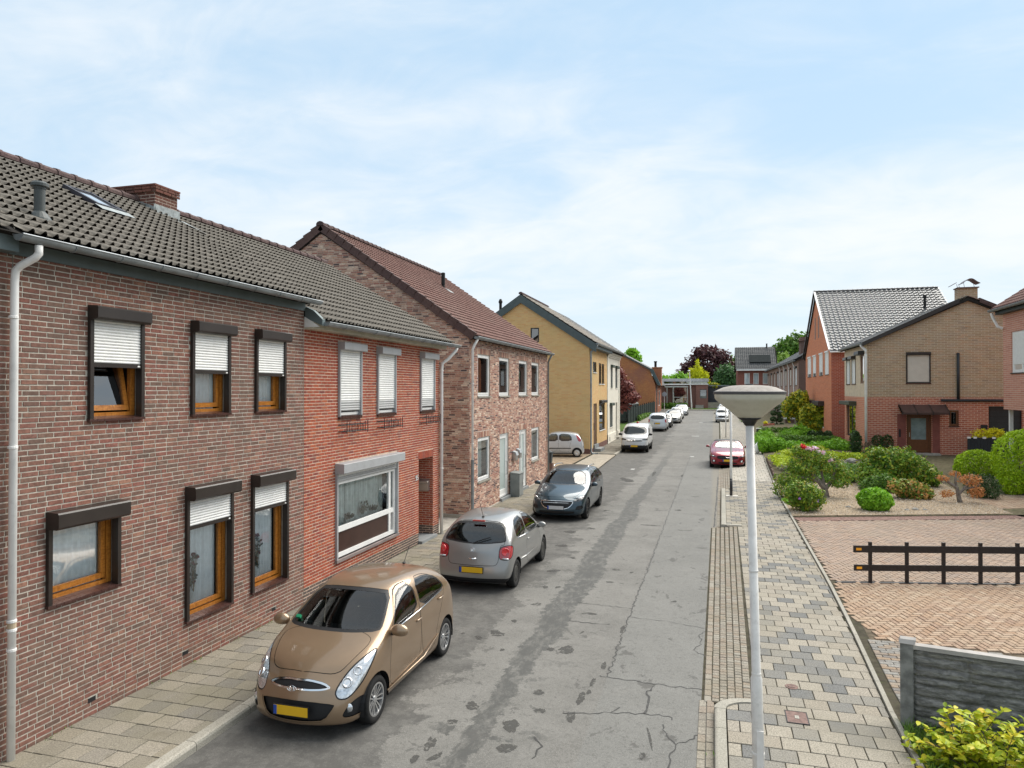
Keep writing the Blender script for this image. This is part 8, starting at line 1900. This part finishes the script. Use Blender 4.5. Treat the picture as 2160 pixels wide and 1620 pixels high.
tree('photinia', 'shorter yellow-green evergreen bush nearest the orange-red house corner', (8.5, 62, .4), .8, [((8.0, 62, 1.7), (.75, .75, 1.2)), ((7.3, 62, 2.2), (.6, .6, .8)), ((7.7, 62, 2.6), (.6, .6, .5)), ((7.2, 62, 1.2), (.6, .6, .7))], 5200, .11, leaf_yg, .06, 32, shell=.4)
tc_ = thing('topiary_tree', 'dark green cloud-pruned topiary tree with ball-shaped tiers', 'tree', (6.1, 75, .5)); m = MB(); m.tube([(6.1, 75, .4), (6.0, 75, 1.2), (6.2, 75, 1.8), (6.05, 75, 2.5)], [.09, .07, .06, .04], 6); m.build('trunk', bark, tc_)
for c_, r_ in [((6.1, 75, 2.5), .38), ((5.75, 75, 1.95), .3), ((6.35, 75, 1.85), .33), ((5.7, 75, 1.35), .3), ((6.3, 75, 1.3), .28), ((5.6, 75, .8), .25), ((6.0, 75, .75), .22), ((6.5, 75, .8), .22)]: leafy('tier', tc_, [(c_, (r_, r_, r_*.85))], 500, .06, leaf_dark, int(r_*99), shell=.8, jag=.05)
shrub('garden_shrub', 'green shrub with fresh shoots below the yellow-tipped bush', 'shrub', [((6.5, 60, .9), (.7, .7, .6)), ((7.2, 59.5, .7), (.6, .6, .5))], 2400, .08, leaf_bright, 33)
hedge('clipped_hedge', 'dark low hedge at the foot of the orange-red house', 6.6, 8.2, 55.2, 56.0, .4, 1.3, 2400, .07, leaf_dark, 34)
shrub('grass_tuft', 'green tuft at the pavement behind the old white hatchback', 'grass', [((3.6, 85, 1.0), (.7, .8, .6))], 1200, .16, leaf_bright, 35, shell=.3, aspect=.15, stems=0)
pb = thing('stone_pillar', 'brick garden pillar with white cap in front of the orange-red house', 'pillar', (7.4, 77, .6)); m = MB(); m.box(6.98, 7.8, 76.6, 77.4, .5, 1.3); m.build('shaft', row_side, pb); m = MB(); m.box(6.9, 7.9, 76.5, 77.5, 1.3, 1.42); m.build('cap', white_paint, pb); m = MB(); m.lathe([(.1, 1.42), (.12, 1.7), (.25, 1.9), (.3, 2.2), (.22, 2.3), (.0, 2.3)], (7.4, 77, 0), 12); m.build('urn', white_paint, pb)
bp = thing('brick_planter', 'low red brick planter with yellow flowers near the topiary tree', 'planter', (5.2, 73.5, .5)); m = MB(); m.box(4.7, 5.7, 73.2, 74, .4, .95); m.build('trough', red_side, bp); leafy('flower', bp, [((4.85, 73.4, 1.05), (.18, .18, .14))], 160, .06, leaf_yellow, 36, aspect=.8)
wb = thing('white_bag', 'white rubbish sack standing at the pavement edge by the hedge', 'bag', (2.75, 49, .1)); m = MB(); m.blob((2.75, 49, .42), (.22, .22, .32), 12, 8, .1); m.build('sack', white_paint, wb, smooth=True); m = MB(); m.blob((2.75, 49, .76), (.05, .05, .06), 7, 5, .2); m.build('knot', white_paint, wb)
lt = thing('bollard_lamp', 'short dark garden post beside the square-cut hedge', 'post', (3.6, 62.8, .3)); m = MB(); m.box(3.45, 3.8, 62.6, 62.9, .2, 1.0); m.build('post', black_alu, lt); m = MB(); m.box(3.42, 3.83, 62.57, 62.93, 1.0, 1.05); m.build('cap', white_paint, lt)
# garden gate and broom
gt = thing('garden_gate', 'dark board gate with pale caps at the side of the tan house', 'gate', (13.4, 44.6, .6))
for i in range(12):
    m = MB(); x = 13.47+i*.16; m.box(x, x+.15, 44.6, 44.64, .5, 1.6); m.build('board', plain('gate_dark', (.025, .03, .035), .6) if 'gate_dark' not in MATS else MATS['gate_dark'], gt)
for x in (13.45, 13.75, 14.2, 14.65): m = MB(); m.box(x, x+.16, 44.55, 44.62, 1.55, 1.65); m.build('cap', white_paint, gt)
shrub('broom_bush', 'yellow flowering bush behind the dark garden gate', 'shrub', [((14.4, 45.3, 1.75), (.5, .3, .3)), ((15.0, 45.3, 1.8), (.5, .3, .32))], 1300, .06, leaf_yellow, 37, shell=.3, aspect=.4)

# ---- left side, behind the cream house
tree('copper_plum', 'purple-leaved plum tree spreading beside the cream house', (-9.2, 66, .2), 2.0, [((-8.7, 66, 5.6), (.9, 1.2, .8)), ((-8.0, 66, 4.6), (1.0, 1.2, .7)), ((-7.6, 66, 3.6), (1.1, 1.2, .7)), ((-8.7, 66, 3.9), (.9, 1.2, 1.0)), ((-8.3, 66, 2.8), (.9, 1.0, .6)), ((-7.0, 66, 3.7), (.5, .6, .3)), ((-9.0, 66, 6.8), (.6, .8, .7))], 5200, .14, leaf_plum, .1, 40, shell=.25, jag=.4)
tree('plum_tree', 'thin purple plum sprays above the roof of the cream house', (-11.5, 64, .2), 6.5, [((-10.2, 64, 7.6), (.6, .5, .35)), ((-9.4, 64, 7.75), (.5, .4, .2)), ((-11, 64, 8.6), (.25, .25, .35))], 520, .14, leaf_purple, .05, 41, shell=.1, jag=.5)
ga = thing('iron_gate', 'black iron bar gate beside the cream house', 'gate', (-8.4, 67, .2))
for i in range(9): m = MB(); x = -8.75+i*.11; m.tube([(x, 67, .3), (x, 67, 1.75)], .016, 5); m.build('bar', iron, ga)
for z in (.4, 1.65): m = MB(); m.tube([(-8.8, 67, z), (-7.8, 67, z)], .02, 5); m.build('rail', iron, ga)
fn = thing('green_fence', 'dark green panel fence along the garden beyond the cream house', 'fence', (-8.4, 85, .4))
fg_ = plain('fence_green', (.012, .024, .02), .75, .15)
for i in range(13):
    y = 78+i*2.0; x = -9.0+.035*(y-78); z = gz(y)+.1; m = MB(); m.prism([(x, y+.06, z), (x+.07, y+1.94, z), (x+.07, y+1.94, z+1.7), (x, y+.06, z+1.7)], (.04, 0, 0)); m.build('panel', fg_, fn); m = MB(); m.box(x-.02, x+.08, y-.05, y+.05, z, z+1.85); m.build('post', iron, fn)
cvr = thing('covered_trailer', 'trailer under a dark green tarpaulin behind the green fence', 'trailer', (-10.3, 83, .5)); m = MB(); m.prism([(-11.6, 79.5, .8), (-9.4, 79.5, .8), (-9.35, 79.5, 2.5), (-9.7, 79.5, 2.85), (-11.3, 79.5, 2.85), (-11.6, 79.5, 2.5)], (0, 14, 0)); m.build('tarpaulin', plain('tarp', (.02, .032, .03), .45, .4), cvr)
for y in (82, 90):
    m = MB(); m.lathe([(0, -.1), (.32, -.1), (.32, .1), (0, .1)], (-9.7, y, .85), 14, 'x'); m.build('wheel', rubber, cvr)
hedge('clipped_hedge', 'green hedge in front of the dark green fence', -8.6, -8.2, 84, 101, .6, 1.3, 3000, .1, leaf_mid, 42)

# ---- trees closing the view
BK = [((-1.0, 150, 8.5), (4.6, 4, 4.2)), ((-3.5, 150, 6.5), (3.8, 4, 3.2)), ((2.0, 150, 7.0), (3.4, 4, 3.4)), ((-5.6, 150, 6.8), (2.2, 3, 1.6)), ((-1, 150, 4.8), (5.2, 4, 3.5)), ((-5.0, 150, 9.0), (1.6, 2, 1.0)), ((3.6, 150, 8.3), (1.4, 2, 1.4)), ((-1.5, 150, 11.8), (2.6, 3, 1.6)), ((1.2, 150, 11.0), (2.2, 3, 1.6))]
tree('copper_beech', 'large dark purple copper beech behind the flat-roofed house', (-1, 150, 1.5), 4.5, BK, 13000, .34, leaf_purple, .5, 43, shell=.35, jag=.35)
tree('golden_tree', 'small bright yellow-green tree with upswept shoots above the flat roof', (-2.6, 136, 1.3), 2.5, [((-2.7, 136, 5.6), (1.8, 1.6, 1.6)), ((-2.8, 136, 7.4), (1.0, 1, 1.3)), ((-2.85, 136, 9.0), (.3, .3, 1.1)), ((-1.4, 136, 6.8), (.6, .6, .9)), ((-4.0, 136, 7.6), (.4, .4, .9))], 3600, .24, leafmat('leaf_gold', [(.22, .28, .01), (.34, .38, .012), (.45, .46, .02)]), .15, 44, shell=.2, jag=.5, aspect=.25, droop=-.8)
tree('broadleaf_tree', 'mid-green tree between the copper beech and the grey-roofed house', (2.6, 140, 1.3), 3, [((2.4, 140, 6.2), (2.2, 2, 3.0)), ((3.8, 140, 5.6), (1.8, 2, 2.6)), ((1.6, 140, 4.6), (1.8, 2, 2.2))], 5200, .26, leafmat('leaf_blue', [(.03, .075, .035), (.045, .10, .045), (.06, .13, .05)]), .25, 45, shell=.4)
tree('broadleaf_tree', 'pale green tree top left of the grey-roofed house', (4.6, 160, 1.3), 5, [((4.4, 160, 9.5), (1.6, 2, 2.4))], 900, .3, leaf_mid, .15, 46, shell=.1, jag=.5)
tree('broadleaf_tree', 'bright green low trees above the flat roof on its left', (-7.5, 140, 1.3), 3, [((-8.5, 140, 5.4), (2.4, 2, 1.8)), ((-6.2, 140, 6.0), (2.0, 2, 1.6)), ((-11, 140, 5.0), (2.2, 2, 1.6))], 3600, .26, leaf_bright, .2, 47, shell=.3, jag=.4)
tree('broadleaf_tree', 'bright green tree top behind the orange brick house', (-15, 135, 1.3), 7, [((-14.6, 135, 11.0), (1.2, 1.4, 1.2)), ((-14.2, 135, 10.0), (1.3, 1.4, 1.2))], 1200, .3, leaf_bright, .2, 48, shell=.2, jag=.4)
tree('broadleaf_tree', 'tall dense green trees behind the terrace on the right', (14, 150, 1.3), 6, [((13.6, 150, 11.2), (2.4, 3, 3.2)), ((15.6, 150, 11.8), (2.6, 3, 3.4)), ((18, 150, 12), (3, 3, 3.6)), ((12.6, 150, 8.6), (2.0, 3, 3.0))], 7000, .34, leaf_mid, .4, 49, shell=.4)
tree('broadleaf_tree', 'light green willow-like tree in front of the dense trees by the terrace', (12.2, 140, 1.3), 4, [((12.6, 140, 8.4), (2.0, 2, 2.6)), ((13.8, 140, 7.6), (1.8, 2, 2.4))], 3600, .28, leafmat('leaf_willow', [(.08, .15, .03), (.12, .2, .04), (.16, .25, .06)]), .25, 50, shell=.4, droop=.6)
hedge('clipped_hedge', 'dark hedge in front of the glazed porch at the end of the street', -9.5, -4.2, 120.2, 121.2, 1.1, 2.1, 2400, .16, leaf_mid, 51)
shrub('yellow_shrub', 'yellow-green shrub left of the glazed porch', 'shrub', [((-9.6, 121.5, 2.6), (1.0, .8, 1.3))], 1000, .18, leaf_yg, 52)
shrub('yellow_shrub', 'yellow-green shrub over the dark garage beside the flat-roofed house', 'shrub', [((.1, 126, 5.0), (.9, .8, .5))], 700, .18, leaf_yg, 53)
shrub('red_maple_bush', 'orange-red bush behind the parked white car at the end', 'shrub', [((2.2, 118.6, 2.8), (.8, .7, .8))], 700, .17, leaf_orange, 54)

# ================================================================== street furniture
lamp_bowl = NT('lamp_bowl'); _n = lamp_bowl.noise(14, 5, .65)
lamp_bowl.b.inputs['Subsurface Weight'].default_value = .0
lamp_bowl = lamp_bowl.fin(lamp_bowl.mix(lamp_bowl.mr(_n, .35, .75), (.86, .84, .72), (.74, .72, .60)), .35, .4)
_t = lamp_bowl.node_tree; _a = _t.nodes.new('ShaderNodeBsdfTranslucent'); _a.inputs[0].default_value = (.85, .83, .72, 1); _b = _t.nodes.new('ShaderNodeMixShader'); _b.inputs[0].default_value = .4
_t.links.new(_t.nodes['Principled BSDF'].outputs[0], _b.inputs[1]); _t.links.new(_a.outputs[0], _b.inputs[2]); _t.links.new(_b.outputs[0], _t.nodes['Material Output'].inputs[0])
lamp_cap = plain('lamp_cap', (.30, .275, .25), .8, .2, var=.18, vscale=9, dirt=((.2, .17, .14), .6))
galv = plain('galvanised', (.72, .70, .67), .5, .4, .05, var=.08, vscale=6, dirt=((.5, .48, .45), .5))
def street_lamp(label, x, y, z, h, r_=.04, rb=.06, dx=0, dark=False, scale=1.0, name='street_lamp', foot=None):
    t = thing(name, label, 'street lamp', (x+dx, y, z), 0, 'street lamps along the right pavement'); T_ = Vector((x, y, z+h))
    m = MB(); b = Vector((x+dx, y, z)); m.tube([b, b+(T_-b)*.35, b+(T_-b)*.36, T_], [rb, rb*.97, r_*1.12, r_], 20); m.build('post', galv, t, smooth=True)
    s = scale; c = (x, y, z+h)
    for zz in (.16, .36, .62):
        q = b+(T_-b)*zz; m = MB(); m.lathe([(rb*.99 if zz < .355 else r_*1.1, 0), (rb*1.06 if zz < .355 else r_*1.2, .003), (rb*1.06 if zz < .355 else r_*1.2, .02), (rb*.99 if zz < .355 else r_*1.1, .024)], q, 20); m.build('post_ring', galv, t)
    m = MB(); m.lathe([(.045*s, -.03*s), (.062*s, .0), (.075*s, .02*s), (.115*s, .045*s), (.085*s, .05*s)], c, 24); m.build('collar', black_alu, t, smooth=True)
    m = MB(); m.lathe([(.085*s, .042*s), (.115*s, .05*s), (.155*s, .085*s), (.215*s, .135*s), (.278*s, .185*s), (.312*s, .215*s), (.325*s, .235*s), (.328*s, .262*s), (.33*s, .275*s)], c, 40); m.build('bowl', lamp_bowl, t, smooth=True)
    m = MB(); m.lathe([(.33*s, .272*s), (.337*s, .275*s), (.337*s, .298*s), (.325*s, .303*s)], c, 40); m.build('rim', plain('lamp_rim', (.08, .075, .075), .6) if 'lamp_rim' not in MATS else MATS['lamp_rim'], t)
    m = MB(); m.lathe([(.33*s, .30*s), (.29*s, .318*s), (.24*s, .34*s), (.17*s, .355*s), (.1*s, .36*s), (0, .362*s)], c, 40); m.build('cap', lamp_cap, t, smooth=True)
    m = MB(); m.lathe([(0, .375*s), (.035*s, .372*s), (.04*s, .36*s)], c, 12); m.build('cap_screw', iron, t)
    return t
street_lamp('nearest street lamp with wide cream bowl on a pale galvanised post', .335, 7.25, PZ, 3.79, .038, .056, .085)
m = MB(); lf_ = Fr((.335+.085, 7.25, 0), (1, 0, 0), (0, -1, 0)); m.fbox(lf_, -.03, .03, .55, .95, .045, .062); m.build('service_door', galv, bpy.data.objects['street_lamp'])
l2 = street_lamp('second street lamp post hidden behind the nearest lamp bowl, dark painted foot', .65, 28.9, PZ, 3.75, .042, .05)
m = MB(); m.tube([(.65, 28.9, PZ), (.65, 28.9, .78)], .0535, 16); m.build('painted_foot', black_alu, l2, smooth=True)
m = MB(); m.box(.45, .9, 28.72, 29.05, PZ-.05, PZ+.02); m.build('foot_slab', plain('slab_white', (.5, .47, .42), .9), l2)
l3 = street_lamp('third street lamp post beyond the red convertible', .98, 62, gz(62)+PZ, 3.7, .045, .055)
# lamp at the end of the street
t = thing('street_lamp', 'tall pale lamp post in front of the flat-roofed house', 'street lamp', (-3.4, 119.5, gz(119)), 0)
m = MB(); m.tube([(-3.4, 119.5, 1.0), (-3.75, 119.5, 7.2)], [.11, .07], 8); m.build('post', pvc_pipe, t); m = MB(); m.blob((-3.85, 119.5, 7.4), (.22, .2, .12), 8, 6); m.build('head', white_paint, t)
sg = thing('round_sign', 'back of a round traffic sign on a pole near the end of the street', 'sign', (-7.3, 112, .9)); m = MB(); m.tube([(-7.3, 112, .9), (-7.3, 112, 4.0)], .05, 8); m.build('pole', galv, sg); m = MB(); m.lathe([(0, 0), (.36, 0), (.36, .03), (0, .03)], (-7.3, 111.92, 3.6), 20, 'y'); m.build('disc', plain('sign_back', (.38, .41, .45), .5), sg)

# rail fence across the driveway
rail_mat = plain('rail_brown', (.028, .02, .017), .55, .3, var=.25, vscale=20)
rfn = thing('rail_fence', 'low dark brown two-rail fence with orange reflectors across the brick driveway', 'fence', (3.2, 16.7, DZ))
fx = Vector((1, .24, 0)).normalized(); O_ = Vector((3.21, fence_y(3.21), DZ))
for i in range(8):
    P0 = O_+fx*(.765*i); m = MB(); m.box(-.03, .03, -.03, .03, 0, .86); q = Matrix.Rotation(math.atan(.24), 3, 'Z'); m.v = [tuple(q @ Vector(v)+P0) for v in m.v]; m.build('post', rail_mat, rfn)
class FF(Fr): pass
ffr = Fr(O_, fx, Vector((.24, -1, 0)).normalized())
for (v0, v1, a) in ((.645, .79, -.37), (.255, .385, -.36)):
    m = MB(); m.fbox(ffr, a, 6.5, v0, v1, .031, .062); rl = m.build('rail', rail_mat, rfn)
    m = MB(); m.fbox(ffr, a+.05, a+.16, (v0+v1)/2-.025, (v0+v1)/2+.025, .062, .068); m.build('reflector', plain('reflector_orange', (.95, .38, .02), .3, .5) if 'reflector_orange' not in MATS else MATS['reflector_orange'], rl)
# concrete panel fence bottom right
conc_t = NT('panel_concrete'); _n = conc_t.noise(5, 6, .65, .5, conc_t.map(scale=(1.2, 1.2, 4))); conc_t.bump(conc_t.noise(7, 6, .7, .3, conc_t.map(scale=(1, 1, 2.5))), 1.0, .06)
conc_t = conc_t.fin(conc_t.mix(conc_t.mr(_n, .35, .7), (.17, .168, .158), (.36, .35, .33)), .9, .2)
cf = thing('concrete_fence', 'grey concrete fence of rough stone-patterned panels with a post and pale capping', 'fence', (2.25, 9.75, 0))
cfr = Fr((2.28, 9.78, 0), Vector((1, -.2, 0)).normalized(), Vector((.2, 1, 0)).normalized()*-1)
m = MB(); m.fbox(cfr, -.07, .07, 0, 1.1, -.06, .06); m.build('post', plain('post_conc', (.20, .20, .19), .9, .15, var=.3, vscale=8), cf)
m = MB(); m.prism([cfr.p(-.085, 1.1, -.075), cfr.p(-.085, 1.1, .075), cfr.p(-.07, 1.15, .05), cfr.p(-.07, 1.17, 0), cfr.p(-.07, 1.15, -.05)], cfr.U*.17); m.build('post_cap', plain('cap_conc', (.36, .34, .32), .9, .15, var=.2), cf)
rr = random.Random(2); v = .02
while v < 1.0:
    h_ = rr.choice([.1, .125, .15, .12]); u = .075-rr.uniform(0, .3)
    while u < 3.6:
        l_ = rr.uniform(.5, .95); a, b = max(.075, u), min(3.6, u+l_)
        if b-a > .05:
            K = max(3, int((b-a)/.05)); Jn = 5; vs = []; d0 = rr.uniform(.02, .06)
            for i in range(K+1):
                for j in range(Jn+1):
                    uu, vv = a+.006+(b-a-.012)*i/K, v+.005+(min(h_, 1.04-v)-.01)*j/Jn; e = min(i, K-i, 1)*min(j, Jn-j, 1)
                    vs.append(cfr.p(uu, vv, .0+(d0+rr.uniform(-.012, .012))*e))
            mm = MB(); mm.add(vs, [(i*(Jn+1)+j, (i+1)*(Jn+1)+j, (i+1)*(Jn+1)+j+1, i*(Jn+1)+j+1) for i in range(K) for j in range(Jn)]); mm.build('stone_panel', conc_t, cf, smooth=True)
        u += l_
    v += h_
m = MB(); m.fbox(cfr, .07, 3.6, .0, 1.04, -.04, .002); m.build('panel', conc_t, cf)
m = MB(); m.fbox(cfr, .07, 3.6, 1.04, 1.09, -.06, .055); m.build('coping', MATS['cap_conc'], cf)
# foreground beech bush with single leaves
bs = thing('beech_bush', 'yellow-green leafy bush with reddish shoots in the bottom right corner', 'shrub', (2.75, 8.7, .1))
leaf_fg = leafmat('leaf_fg', [(.10, .17, .015), (.17, .24, .02), (.26, .32, .02), (.34, .36, .03), (.40, .30, .04)], .45, .35)
def leaf_mesh(s_):
    m = MB(); P_ = [(0, 0), (.25, .22), (.55, .28), (.82, .16), (1, 0)]; vs = []
    for (x, y) in P_: vs += [(x*s_, y*s_, .08*s_*sin(pi*x)+y*s_*.25), (x*s_, 0, .05*s_*sin(pi*x)-.03*x*s_), (x*s_, -y*s_, .08*s_*sin(pi*x)+y*s_*.25)]
    m.add(vs, [q for i in range(4) for q in ((3*i, 3*i+3, 3*i+4, 3*i+1), (3*i+1, 3*i+4, 3*i+5, 3*i+2))], 0.0); return m.mesh('leaf', leaf_fg, True), vs
rs = random.Random(77); me_l, lv = leaf_mesh(.1); st = MB(); allv = MB(); cnt = 0; sites = []
for i in range(54):
    a = rs.uniform(0, 2*pi); b0 = Vector((2.72+rs.uniform(-.2, .25), 8.7+rs.uniform(-.2, .2), .08)); r_ = rs.uniform(.1, .72); e = Vector((2.75+cos(a)*r_*1.15, 8.75+sin(a)*r_*.8, rs.uniform(.28, .86)-.30*r_))
    mid = (b0+e)/2+Vector((0, 0, .12)); st.tube([b0, mid, e], [.008, .005, .002], 5)
    for k in range(34):
        f = rs.uniform(.25, 1.02); p_ = (b0*(1-f)**2+mid*2*f*(1-f)+e*f*f); sites.append((p_, rs.uniform(0, 2*pi), rs.uniform(-.7, .35), rs.uniform(-.6, .6), rs.uniform(.6, 1.15)))
sites.sort(key=lambda s_: camdist(s_[0]))
for k, (p_, a, e, ro, sc) in enumerate(sites):
    q = Matrix.Rotation(a, 4, 'Z') @ Matrix.Rotation(e, 4, 'Y') @ Matrix.Rotation(ro, 4, 'X')
    if k % 4 == 0 and cnt < 300 and in_view(p_):
        o = at_world('leaf', me_l, bs, p_); o.rotation_euler = q.to_euler(); o.scale = (sc, sc, sc); cnt += 1
    else: allv.add([q @ (Vector(v)*sc)+p_ for v in lv], [x for i in range(4) for x in ((3*i, 3*i+3, 3*i+4, 3*i+1), (3*i+1, 3*i+4, 3*i+5, 3*i+2))], rs.random())
st.build('twig', bark, bs); allv.build('foliage', leaf_fg, bs, smooth=True, kind='stuff')
def grass_patch(name, label, x0, x1, y0, y1, n, h_, mat, seed=0, z=PZ, test=None):
    rr = random.Random(seed); m = MB()
    for _ in range(n):
        x, y = rr.uniform(x0, x1), rr.uniform(y0, y1)
        if test and not test(x, y): continue
        a = rr.uniform(0, 2*pi); hh = h_*rr.uniform(.5, 1.3); l_ = rr.uniform(.2, .9)*hh; w_ = .004
        p0 = Vector((x, y, z-.01)); t_ = Vector((cos(a), sin(a), 0)); s_ = Vector((-sin(a), cos(a), 0))*w_
        m.add([p0-s_, p0+s_, p0+t_*l_*.35+Vector((0, 0, hh*.65))+s_*.7, p0+t_*l_*.35+Vector((0, 0, hh*.65))-s_*.7, p0+t_*l_+Vector((0, 0, hh*.85))], [(0, 1, 2, 3), (3, 2, 4)], rr.random())
    o = m.build(name, mat); setp(o, label, 'grass', kind='stuff'); return o
grass_patch('grass', 'long green grass at the foot of the concrete fence', 2.15, 4.2, 7.4, 9.6, 5200, .2, leaf_mid, 5, test=lambda x, y: x > 2.17+.1*max(0, 8-y))
grass_patch('weeds', 'small green weeds in the gutter by the kerb', -.1, .0, 7.3, 9.3, 60, .05, leaf_bright, 6, z=.03, test=lambda x, y: abs(y-8.5) < .08 or abs(y-7.6) < .06)
grass_patch('weeds', 'moss and small weeds along the foot of the left house fronts', -7.58, -7.5, 6.4, 21, 700, .035, leaf_mid, 8, z=PZ, test=lambda x, y: sin(y*3.1)+sin(y*7.7) > .3)
grass_patch('weeds', 'small weeds in the joints beside the garden edging on the right', 2.0, 2.4, 8, 16, 500, .035, leaf_mid, 9, z=PZ, test=lambda x, y: abs(x-swR(y)-.0) < .03 and sin(y*4.3)+sin(y*9.1) > .4)
m = MB(); m.add([(2.14, 6, PZ-.03), (5, 6, PZ-.03), (5, 9.3, PZ-.03), (2.16, 9.75, PZ-.03)], [(0, 1, 2, 3)]); o = m.build('verge_soil', plain('verge_soil_m', (.05, .05, .03), .95, .1, var=.4, vscale=8, bump=.6)); o['kind'] = 'structure'; o.location.z = .02
m = MB(); m.box(-8.2, -7.62, 34.2, 34.45, 0, .62); yw = m.build('yard_wall', row_side); setp(yw, 'low dark brick wall at the corner of the mottled brick house', 'wall')
bn = thing('litter_bin', 'dark grey bin standing on the low wall between the mottled and the yellow house', 'bin', (-7.85, 34.33, .62)); m = MB(); m.add([(-7.85+a*s_, 34.33+b*s_, z) for (s_, z) in ((.15, .62), (.19, 1.12)) for a, b in ((-1, -1), (1, -1), (1, 1), (-1, 1))], [(0, 1, 5, 4), (1, 2, 6, 5), (2, 3, 7, 6), (3, 0, 4, 7)]); m.build('body', plain('bin_grey', (.035, .045, .05), .6), bn); m = MB(); m.box(-8.06, -7.64, 34.12, 34.54, 1.12, 1.16); m.lathe([(.16, 1.16), (.1, 1.22), (.03, 1.24), (.05, 1.3), (0, 1.33)], (-7.85, 34.33, 0), 10); m.build('lid', MATS['bin_grey'], bn)
